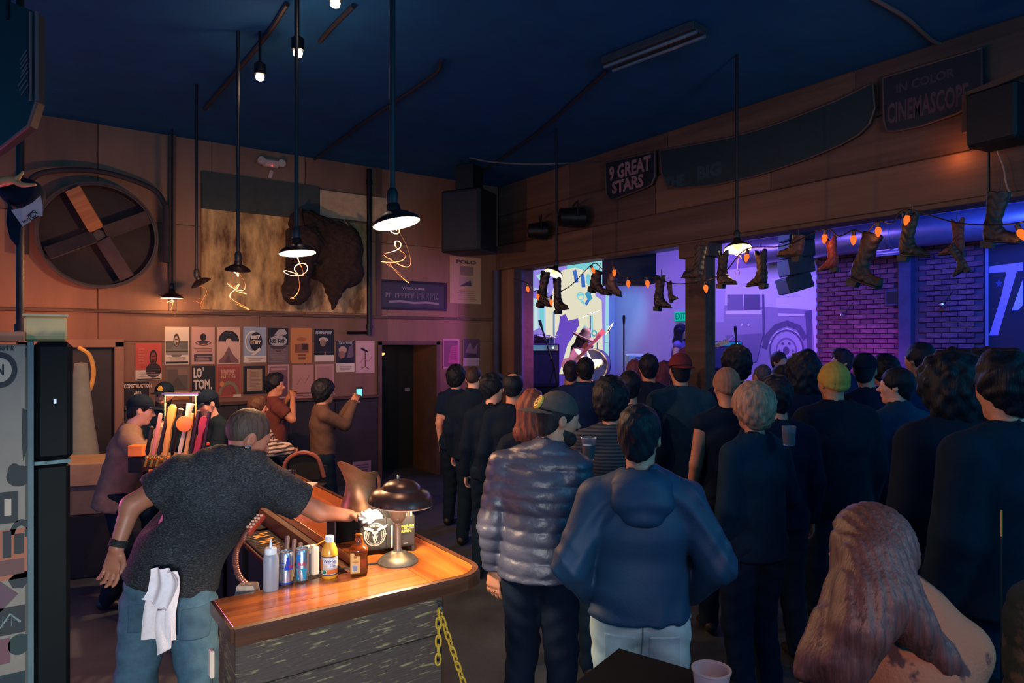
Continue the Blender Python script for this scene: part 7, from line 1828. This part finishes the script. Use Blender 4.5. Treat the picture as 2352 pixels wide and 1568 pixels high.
# ---- foreground
def girl():
    c = at_d(2006, 1180, 1.78); s = (c[2] - .02) / 1.78
    W = lambda x, y, d: at_d(x, y, d)
    p = W(2095, 1300, 1.72); root = A(p[0], p[1], 0)
    M_f = mat('patterned_jacket', (150, 104, 76), rough=.85, var=.2, vscale=7, col2=(60, 42, 44), thresh=(.53, .57), bump=.3, bscale=120)
    hd = W(2004, 1262, 1.78) - root; nk = W(2046, 1365, 1.75) - root
    z0 = .84
    J = dict(head=hd, neck=nk, chest=W(2095, 1530, 1.72) - root, waist=A(0, 0, .98), pelvis=A(0, 0, .8), sh_l=W(1965, 1500, 1.72) - root, sh_r=W(2205, 1490, 1.7) - root)
    f_ = F3 * .8 - R3 * .5; f_ = f_ / np.linalg.norm(f_); sd = np.cross(f_, U3)
    J['fwd'] = F3 * .95 - R3 * .3; J['side'] = np.cross(J['fwd'], U3)
    for k, sx in (('l', -1), ('r', 1)):
        J['hip_' + k] = J['side'] * sx * .09 + A(0, 0, .8); J['kn_' + k] = J['hip_' + k] + J['fwd'] * .42; J['an_' + k] = J['kn_' + k] + A(0, 0, -.42)
        J['el_' + k] = J['sh_' + k] + A(0, 0, -.24) + J['fwd'] * .12 + J['side'] * sx * .05; J['wr_' + k] = J['el_' + k] + J['fwd'] * .1 - J['side'] * sx * .1 + A(0, 0, -.2)
    J['headfwd'] = F3 * .55 - R3 * .8 - U3 * .1; J['headup'] = U3 - R3 * .1
    o, D, HB, hs = person('girl with very long brown hair in a patterned tan jacket in the foreground', root=tuple(root), height=1.62, J=J, fem=True, hair=None, topmat=M_f, thick=.03, legs=(40, 50, 70), group='people seated in front', hr=.008, cr=.013, wrinkle=.006, skin=SKIN)
    hp = [s_ell(hd + A(0, 0, .004), (.098, .107, .119))]
    def st(pts, rr):
        P = [W(*q) - root for q in pts]
        for i in range(len(P) - 1): hp.append(s_seg(P[i], P[i + 1], rr[i], rr[i + 1], R3))
    st([(1985, 1270, 1.76), (1970, 1370, 1.7), (1930, 1450, 1.66), (1880, 1520, 1.64), (1848, 1545, 1.64)], [(.066, .06), (.066, .05), (.06, .045), (.045, .035), (.02, .02)])
    st([(2030, 1270, 1.72), (2050, 1370, 1.64), (2100, 1440, 1.62), (2160, 1510, 1.62), (2225, 1600, 1.64)], [(.055, .05), (.058, .045), (.04, .04), (.03, .03), (.02, .02)])
    st([(2000, 1280, 1.68), (2000, 1380, 1.62), (1980, 1450, 1.58), (1950, 1530, 1.58), (1930, 1600, 1.58)], [(.066, .05), (.066, .05), (.05, .04), (.04, .03), (.02, .02)])
    f = s_uni(.05, *hp)
    f = s_sub(f, s_ell(hd + HB @ A(0, .1, -.05), (.06, .08, .11)), .02)
    def lock(P):
        dz = np.maximum(hd[2] - P[:, 2], 0); q = ((P - hd) @ R3 - .1 * dz) / (.09 + .3 * dz)
        return .0028 * np.sin(q * 23 + 1.5 * np.sin(P[:, 2] * 11) + (P @ F3) * 25) + .0014 * np.sin(q * 61 + 2 * np.sin(P[:, 2] * 7))
    sdf_obj('hair', [(s_warp(f, lock), *bounds([W(1850, 1560, 1.64) - root, W(2230, 1600, 1.64) - root, hd + A(0, 0, .1), hd], .14), .008)], mat('hair_long_brown', (76, 50, 44), rough=.5, var=.5, vscale=1.0, stretch=(90, 90, 7), bump=.3, bscale=1.6), o)
    bench('padded stool under the girl with long hair', root, .66)
def bench(label, root, z):
    t = thing('bar_stool', label, 'stool', (root[0], root[1], 0), group='stools in front')
    MB().lathe([(.001, z - .06), (.17, z - .06), (.18, z - .03), (.17, z), (.001, z + .005)], 24).build('seat', M_black, t, True)
    for k in range(4): a = k * math.pi / 2 + .4; MB().tube([(.12 * math.cos(a), .12 * math.sin(a), z - .05), (.2 * math.cos(a), .2 * math.sin(a), 0)], .014, 8).build('leg', M_dark, t)
    MB().tube([(.17 * math.cos(a), .17 * math.sin(a), .25) for a in np.linspace(0, 6.28, 20)[:-1]], .009, 6, closed=True).build('foot_ring', M_dark, t)
girl()
def camo():
    p = at_d(2480, 1300, 1.95)
    M_c = mat('camo_jacket', (44, 52, 38), rough=.85, var=.2, vscale=6, col2=(92, 72, 50), thresh=(.5, .56), bump=.3, bscale=60)
    person('person in a dark green mottled jacket at the lower right edge', at=(p[0], p[1], 0), height=1.62, yaw=al(-20), seated=True, topmat=M_c, thick=.06, puff=.1, hair=('short', (20, 18, 20)), legs=(30, 30, 30), group='people seated in front', shoes=True)
    bench('padded stool under the person in the mottled jacket', (p[0], p[1]), .74)
camo()
def table():
    z = 1.1; c = at_z(1420, 1486, z); ux = (at_z(1700, 1568, z) - c); uy = (at_z(1180, 1566, z) - c); ux /= np.linalg.norm(ux); uy = uy / np.linalg.norm(uy)
    rz = math.atan2(ux[1], ux[0])
    t = thing('high_table', 'black square high table in the foreground', 'table', tuple(A(c[0], c[1], 0)), rz)
    n = A(-ux[1], ux[0], 0); sg = -1 if n @ uy < 0 else 1
    S = .58; y0, y1 = (0, S) if sg > 0 else (-S, 0)
    MB().bx(0, S, y0, y1, z - .035, z, mat('table_black', (7, 10, 14), rough=.8, var=.1, spec=.15), .005).build('tabletop', parent=t)
    MB().lathe([(.04, .03), (.04, z - .03)], 16, Matrix.Translation((S / 2, (y0 + y1) / 2, 0)), cap=False).build('column', M_dark, t, True)
    MB().lathe([(.001, 0), (.26, 0), (.26, .015), (.05, .04), (.001, .04)], 24, Matrix.Translation((S / 2, (y0 + y1) / 2, 0))).build('base', M_dark, t, True)
    MB().box((S / 2, (y0 + y1) / 2, z - .05), (.4, .06, .03)).build('brace', M_dark, t)
    q = at_z(1634, 1655, z)
    g = thing('plastic_cup', 'clear plastic cup standing on the black table', 'cup', tuple(q))
    MB().lathe([(.001, 0), (.032, 0), (.034, .004), (.046, .125), (.049, .127), (.049, .131), (.044, .131), (.0435, .12), (.031, .006), (.001, .006)], 32).build('cup', mat('clear_cup', (236, 226, 232), rough=.12, trans=.7, var=0), g, True)
    MB().lathe([(.001, .007), (.0305, .007), (.04, .085), (.001, .085)], 28).build('ice_water', mat('cup_water', (190, 160, 170), rough=.2, trans=.5, var=.1), g, True)
table()

# ---- left: stickered cooler, hanging cap, odds and ends
def cooler():
    t = thing('beer_cooler', 'tall cooler with a stickered side and a black door', 'refrigerator', (-.35, 3.2, 0))
    Ht = 2.05
    def pb(mb, name, m=None): o = mb.build(name, m, t); o.matrix_parent_inverse = Matrix.Translation((.35, -3.2, 0)); return o
    M_s = mat('cooler_side', (120, 108, 96), rough=.55, var=.15, vscale=5)
    xr = at_Y(73, 800, 2.78)[0]
    pb(MB().bx(-.8, xr - .012, 2.78, 3.4, 0.05, Ht - .01, M_s, .006), 'body')
    pb(MB().bx(xr - .012, xr + .006, 2.775, 3.4, .05, Ht, mat('gasket', (74, 92, 96), rough=.6), .002), 'gasket')
    xd = at_Y(168, 800, 2.78)[0]; z1 = 2.05 - (1062 - 784) / FPX * (at_Y(120, 1062, 2.78) @ F3)
    pb(MB().bx(xr + .006, xd, 2.775, 3.4, z1 + .006, Ht, mat('cooler_door', (9, 11, 13), rough=.6, spec=.15), .018), 'upper_door')
    pb(MB().bx(xr + .006, xd - .008, 2.79, 3.4, .05, z1 - .006, mat('cooler_door', (9, 11, 13)), .012), 'lower_door')
    pb(MB().bx(xr + .004, xd - .006, 2.785, 3.35, z1 - .006, z1 + .006, mat('door_gap_metal', (60, 90, 94), rough=.5, metal=.2, var=.6, vscale=40)), 'hinge_strip')
    pb(MB().bx(xr + .06, xr + .068, 2.765, 2.776, z1 + .2, z1 + .215, mat('chrome', (190, 190, 200))), 'lock')
    for x in (-.75, -.05): pb(MB().bx(x, x + .06, 2.85, 2.95, 0, .05, M_black), 'foot')
    zf = lambda y: 2.05 - (y - 784) / FPX * (at_Y(30, y, 2.78) @ F3)
    xf = lambda x: at_Y(x, 900, 2.78)[0]
    DK = (30, 34, 36); RB = (96, 58, 56); OR_ = (150, 84, 58); OFF = (170, 150, 130)
    st = [('round black and white badge sticker', [('e', .5, .5, .5, .5, DK), ('e', .5, .5, .34, .34, OFF), ('t', 'N', .38, .36, .62, .66, DK, .04)], (-42, 808, 40, 890)), ('row of small dark letters sticker', scrib(.05, .1, .95, .9, 5, DK, .05), (-10, 792, 36, 806)),
          ('black block letter sticker', [('r', 0, 0, 1, 1, DK), ('r', .35, .2, .42, .75, OFF), ('r', .35, .65, .58, .75, OFF), ('r', .68, .25, .84, .78, OFF)], (-60, 1128, 42, 1200)), ('black hat-shaped sticker', [('h', .5, .2, .5, .8, .55, DK), ('r', .66, .0, 1, .4, DK)], (22, 1194, 74, 1236)), ('dark oval splash sticker', [('e', .5, .5, .5, .4, DK), ('e', .3, .7, .25, .3, DK)], (14, 1064, 74, 1124)),
          ('orange city skyline sticker', [('r', 0, 0, 1, 1, OR_), ('r', .1, .55, .3, .95, DK), ('r', .38, .45, .6, .98, DK), ('r', .68, .5, .92, .9, DK), ('r', .1, .1, .92, .4, RB)], (-30, 1215, 62, 1330)), ('dark half moon sticker', [('p', [(0, .6), (.3, .9), (1, 1), (.95, .5), (.6, 0), (.2, .1)], DK)], (18, 1314, 74, 1354)),
          ('plum coloured diamond sticker', [('p', [(0, .5), (.5, 1), (1, .5), (.5, 0)], (86, 58, 68))], (-42, 1330, 42, 1400)), ('dark framed sticker with pale scrawl', [('r', 0, 0, 1, 1, DK), ('l', [(.1, .3), (.3, .7), (.5, .3), (.7, .75), (.9, .4)], .05, (110, 120, 112)), *scrib(.2, .3, .9, .7, 4, (90, 100, 96), .02)], (-60, 1392, 58, 1455)),
          ('dark round sticker', [('e', .5, .5, .5, .5, (26, 44, 44))], (18, 1458, 70, 1506)), ('reddish square sticker', [('r', 0, 0, 1, 1, (100, 60, 66))], (-50, 1462, 24, 1520)), ('black bottom sticker with a teal edge', [('r', 0, 0, 1, 1, (24, 42, 46)), ('r', .08, .08, .92, .92, (20, 34, 40))], (-60, 1545, 58, 1620)), ('tall dark brush stroke sticker', [('p', [(.1, 1), (.7, .95), (1, .7), (.8, .3), (.2, 0), (0, .4)], DK)], (50, 938, 66, 1062)), ('small black dash sticker', [('e', .5, .5, .4, .5, DK)], (56, 800, 62, 820))]
    for lab, sp, (a, b, c_, d_) in st:
        x0, x1, z_1, z0 = xf(a), xf(c_), zf(b), zf(d_)
        o = decal(sp, x1 - x0, z_1 - z0, flat_map((x0, 2.78, z0), (1, 0, 0), (0, 0, 1), .0005)).build('sticker', parent=t); o.matrix_parent_inverse = Matrix.Translation((.35, -3.2, 0)); o['label'] = lab
    # things on top
    p = at_Y(104, 779, 3.1)
    b = thing('storage_box', 'translucent cream plastic box on top of the cooler', 'box', (p[0], 3.1, Ht))
    MB().bx(-.065, .065, -.1, .1, 0, .09, mat('cream_box', (246, 190, 120), rough=.3, var=.05), .008).build('tub', parent=b); MB().bx(-.07, .07, -.105, .105, .09, .1, mat('cream_box_lid', (230, 190, 140), rough=.35), .003).build('lid', parent=b)
    p = at_Y(18, 770, 3.05)
    b = thing('folded_carton', 'low reddish carton at the left end of the cooler top', 'box', (p[0], 3.05, Ht))
    MB().bx(-.09, .05, -.08, .08, 0, .035, mat('red_carton', (206, 120, 84), rough=.6), .003).build('carton', parent=b); MB().bx(-.12, -.045, -.1, -.05, 0, .02, M_black, .004).build('clip', parent=b)
cooler()
def hanging_cap():
    d = 3.3; dz = d - .15
    t = thing('antler', 'pale forked antler hung at the upper left', 'antler', tuple(at_d(20, 418, d + .03)))
    a = np.array(t.location)
    M_a = mat('antler_bone', (206, 140, 84), rough=.5, var=.15)
    MB().tube(spline([at_d(-60, 430, dz) - a, at_d(0, 418, dz) - a, at_d(30, 414, dz) - a, at_d(50, 424, dz) - a, at_d(82, 424, dz) - a], 6), [.022] * 8 + list(np.linspace(.022, .006, 17)), 10).build('beam', M_a, t, True)
    MB().tube(spline([at_d(32, 415, dz) - a, at_d(44, 406, dz) - a, at_d(54, 393, dz) - a], 6), list(np.linspace(.016, .004, 13)), 10).build('tine', M_a, t, True)
    # the cap, brim hanging down
    up = (-R3 * .86 + U3 * .35 - F3 * .2); fw = (R3 * .25 - U3 * .95 - F3 * .1); HBc = basis(fw, up * -1 if False else up)
    hc = at_d(62, 455, d)
    o = sdf_obj('baseball_cap', [(xform(s_uni(.03, s_ell((0, 0, .03), (.08, .075, .075)), s_ell((0, -.02, -.02), (.075, .06, .06))), A(0, 0, 0), np.eye(3), 1.0), A(-.14, -.16, -.14), A(.14, .16, .16), .008)], cloth((20, 22, 28)))
    tag(o, 'black cap with a white printed front hanging from the antler', 'cap')
    o.matrix_world = Matrix.Translation(Vector(at_d(48, 450, d))) @ Matrix(np.stack([F3, R3 * .3 - U3 * .95, R3 * .95 + U3 * .3], 1).tolist()).to_4x4()
    Mi = o.matrix_world.inverted()
    loc = lambda x, y, dd: tuple(Mi @ Vector(at_d(x, y, dd)))
    br = MB(); pts = [(2, 430), (18, 470), (14, 510), (22, 545), (38, 566), (44, 560), (46, 530), (50, 515), (30, 480)]
    v = [loc(x, y, d - .06) for x, y in pts] + [loc(x, y, d - .035) for x, y in pts]; n = len(pts)
    br.add(v, [tuple(range(n)), tuple(range(2 * n - 1, n - 1, -1))] + [(i, n + i, n + (i + 1) % n, (i + 1) % n) for i in range(n)]).build('brim', cloth((20, 22, 28)), o)
    pts = [(25, 482), (50, 478), (75, 465), (93, 449), (98, 470), (98, 496), (90, 496), (52, 520)]
    v = [loc(x, y, d - .115 + .0006 * abs(x - 55)) for x, y in pts] + [loc(x, y, d - .07) for x, y in pts]; n = len(pts)
    MB().add(v, [tuple(range(n)), tuple(range(2 * n - 1, n - 1, -1))] + [(i, n + i, n + (i + 1) % n, (i + 1) % n) for i in range(n)]).build('front_panel', mat('cap_front', (214, 168, 164), rough=.8), o)
    dk = mat('cap_ink', (30, 26, 34), rough=.7)
    lg = MB()
    for stroke in ([(64, 495), (78, 482), (86, 492)], [(82, 488), (74, 487), (68, 494), (73, 500), (82, 497), (81, 493)], [(52, 508), (55, 512), (58, 505), (62, 508), (64, 500)], [(64, 496), (72, 506), (88, 496)]):
        lg.tube([loc(x, y, d - .12) for x, y in stroke], .0025, 5)
    lg.build('logo', dk, o)
hanging_cap()
def left_sign():
    pts = [(-60, -30), (88, 30), (88, 235), (70, 290), (0, 345), (-60, 380)]
    d = 2.9; P = [at_d(x, y, d - .0012 * x) for x, y in pts]; c = sum(P) / len(P)
    n = len(P); th = F3 * .04
    o = MB().add([p - c for p in P] + [p - c + th for p in P], [tuple(range(n)), tuple(range(2 * n - 1, n - 1, -1))] + [(i, n + i, n + (i + 1) % n, (i + 1) % n) for i in range(n)]).build('hanging_sign', mat('sign_black', (20, 24, 28), rough=.6), loc=tuple(c))
    tag(o, 'dark shield-shaped hanging sign at the upper left corner', 'sign')
    rm = mat('sign_edge', (110, 76, 74), rough=.5)
    MB().tube([P[1] - c - F3 * .01, P[2] - c - F3 * .01], .008, 6).build('edge_bar', rm, o); MB().tube([P[1] - c - F3 * .01 + R3 * -.025, P[2] - c - F3 * .01 + R3 * -.025], .006, 6).build('edge_bar', rm, o)
    MB().tube([P[2] - c - F3 * .01, P[3] - c - F3 * .01, P[4] - c - F3 * .01], .007, 6).build('edge_bar', rm, o)
    sc = MB(); rnd = random.Random(5)
    for i in range(9):
        y = 120 + i * 10; x0 = 46 + rnd.uniform(-4, 4) ; sc.tube([at_d(x0, y + 18, d - .09) - c, at_d(x0 + 16, y - 6, d - .11) - c], .004, 5)
    sc.build('scrawl', mat('scrawl', (70, 74, 84), rough=.6), o)
    MB().tube([(0, 0, .3), (0, 0, CEIL - c[2])], .01, 6).build('hanger', M_dark, o)
left_sign()
def odds():
    h = MB().tube(spline([at_Y(180, 797, 8.7), at_Y(205, 815, 8.7), at_Y(215, 850, 8.7), at_Y(210, 885, 8.7), at_Y(196, 910, 8.7)], 6), .022, 8).build('hose', mat('yellow_hose', (236, 176, 84), rough=.5), None, True)
    tag(h, 'yellow hose curling in the doorway behind the cooler', 'hose')
    b = at_d(186, 1060, 7.2)
    t = thing('rolled_banner', 'tall tapering grey-green rolled banner left of the man at the taps', 'banner', (b[0], b[1], 0))
    MB().lathe([(.2, 0), (.19, .7), (.12, 1.2), (.06, 1.82), (.001, 1.83)], 20).build('roll', mat('banner_grey', (150, 150, 126), rough=.8, var=.12), t, True)
    for z in (.4, .9): MB().lathe([(.2 - z * .05, z), (.205 - z * .05, z + .015), (.2 - z * .05, z + .03)], 20, cap=False).build('strap', M_trim, t, True)
    c = at_z(205, 1300, .0)
    k = thing('back_counter', 'pale back counter beside the black cooler door', 'cabinet', tuple(at_d(192, 1568, 5.9) * A(1, 1, 0)), -.3)
    MB().bx(-.3, .2, 0, .5, .0, .55, M_black, .01).build('lower_body', parent=k); MB().bx(-.3, .2, 0, .5, .55, .8, mat('counter_body', (120, 104, 84), rough=.6), .008).build('upper_body', parent=k); MB().bx(-.32, .22, -.02, .52, .8, 1.0, mat('counter_top', (170, 140, 104), rough=.5), .01).build('counter_top', parent=k)
    # chair back with strap before the back wall
    q = at_d(700, 1090, 6.3)
    s = thing('bar_stool', 'dark bar stool with a pale curved back edge near the phone person', 'stool', (q[0], q[1], 0), -YAW)
    MB().lathe([(.001, .7), (.19, .7), (.2, .74), (.001, .76)], 20).build('seat', M_wains, s, True)
    MB().tube(spline([(-.2, .0, .76), (-.16, -.02, .95), (-.02, -.03, 1.03), (.12, -.02, .98), (.18, 0, .8)], 6), .02, 8).build('back_rail', mat('stool_rail', (150, 90, 80), rough=.4), s, True)
    MB().box((0, 0, .88), (.3, .03, .22), None, M_black, .01).build('backrest', parent=s)
    for a in range(4): MB().tube([(.13 * math.cos(a * 1.57 + .7), .13 * math.sin(a * 1.57 + .7), .7), (.2 * math.cos(a * 1.57 + .7), .2 * math.sin(a * 1.57 + .7), 0)], .015, 8).build('leg', M_dark, s)
    # door lamp
    p = at_Y(877, 812, YB + .3)
    d = thing('door_lamp', 'small orange lamp inside the dark doorway', 'lamp', tuple(p))
    MB().lathe([(.001, -.03), (.035, -.02), (.045, .01), (.001, .03)], 14).build('bulb', glow('door_bulb', (255, 130, 60), 5.0), d, True)
    MB().lathe([(.03, .01), (.06, .015), (.05, .06), (.001, .07)], 14).build('cover', M_dark, d, True)
    light('door_light', 'POINT', (p[0] + .12, p[1] + .1, p[2]), (1, .3, .1), 1.2, .03)
    r = at_d(2300, 1200, 2.35)
    g = thing('brass_rod', 'thin dark pole with a painted orange glint at the right', 'rod', (r[0], r[1], 0))  # pole added to carry an orange highlight
    MB().tube([(0, 0, 0), (0, 0, 1.38)], .003, 6).build('pole', M_black, g)
    MB().tube([(0, 0, 1.38), (0, 0, 1.47)], .0035, 6).build('rod', mat('orange_glint', (255, 160, 80), rough=.4), g)  # highlight of a metal edge put into the colour
    MB().lathe([(.001, 0), (.08, 0), (.08, .01), (.001, .02)], 16).build('foot', M_dark, g, True)
odds()
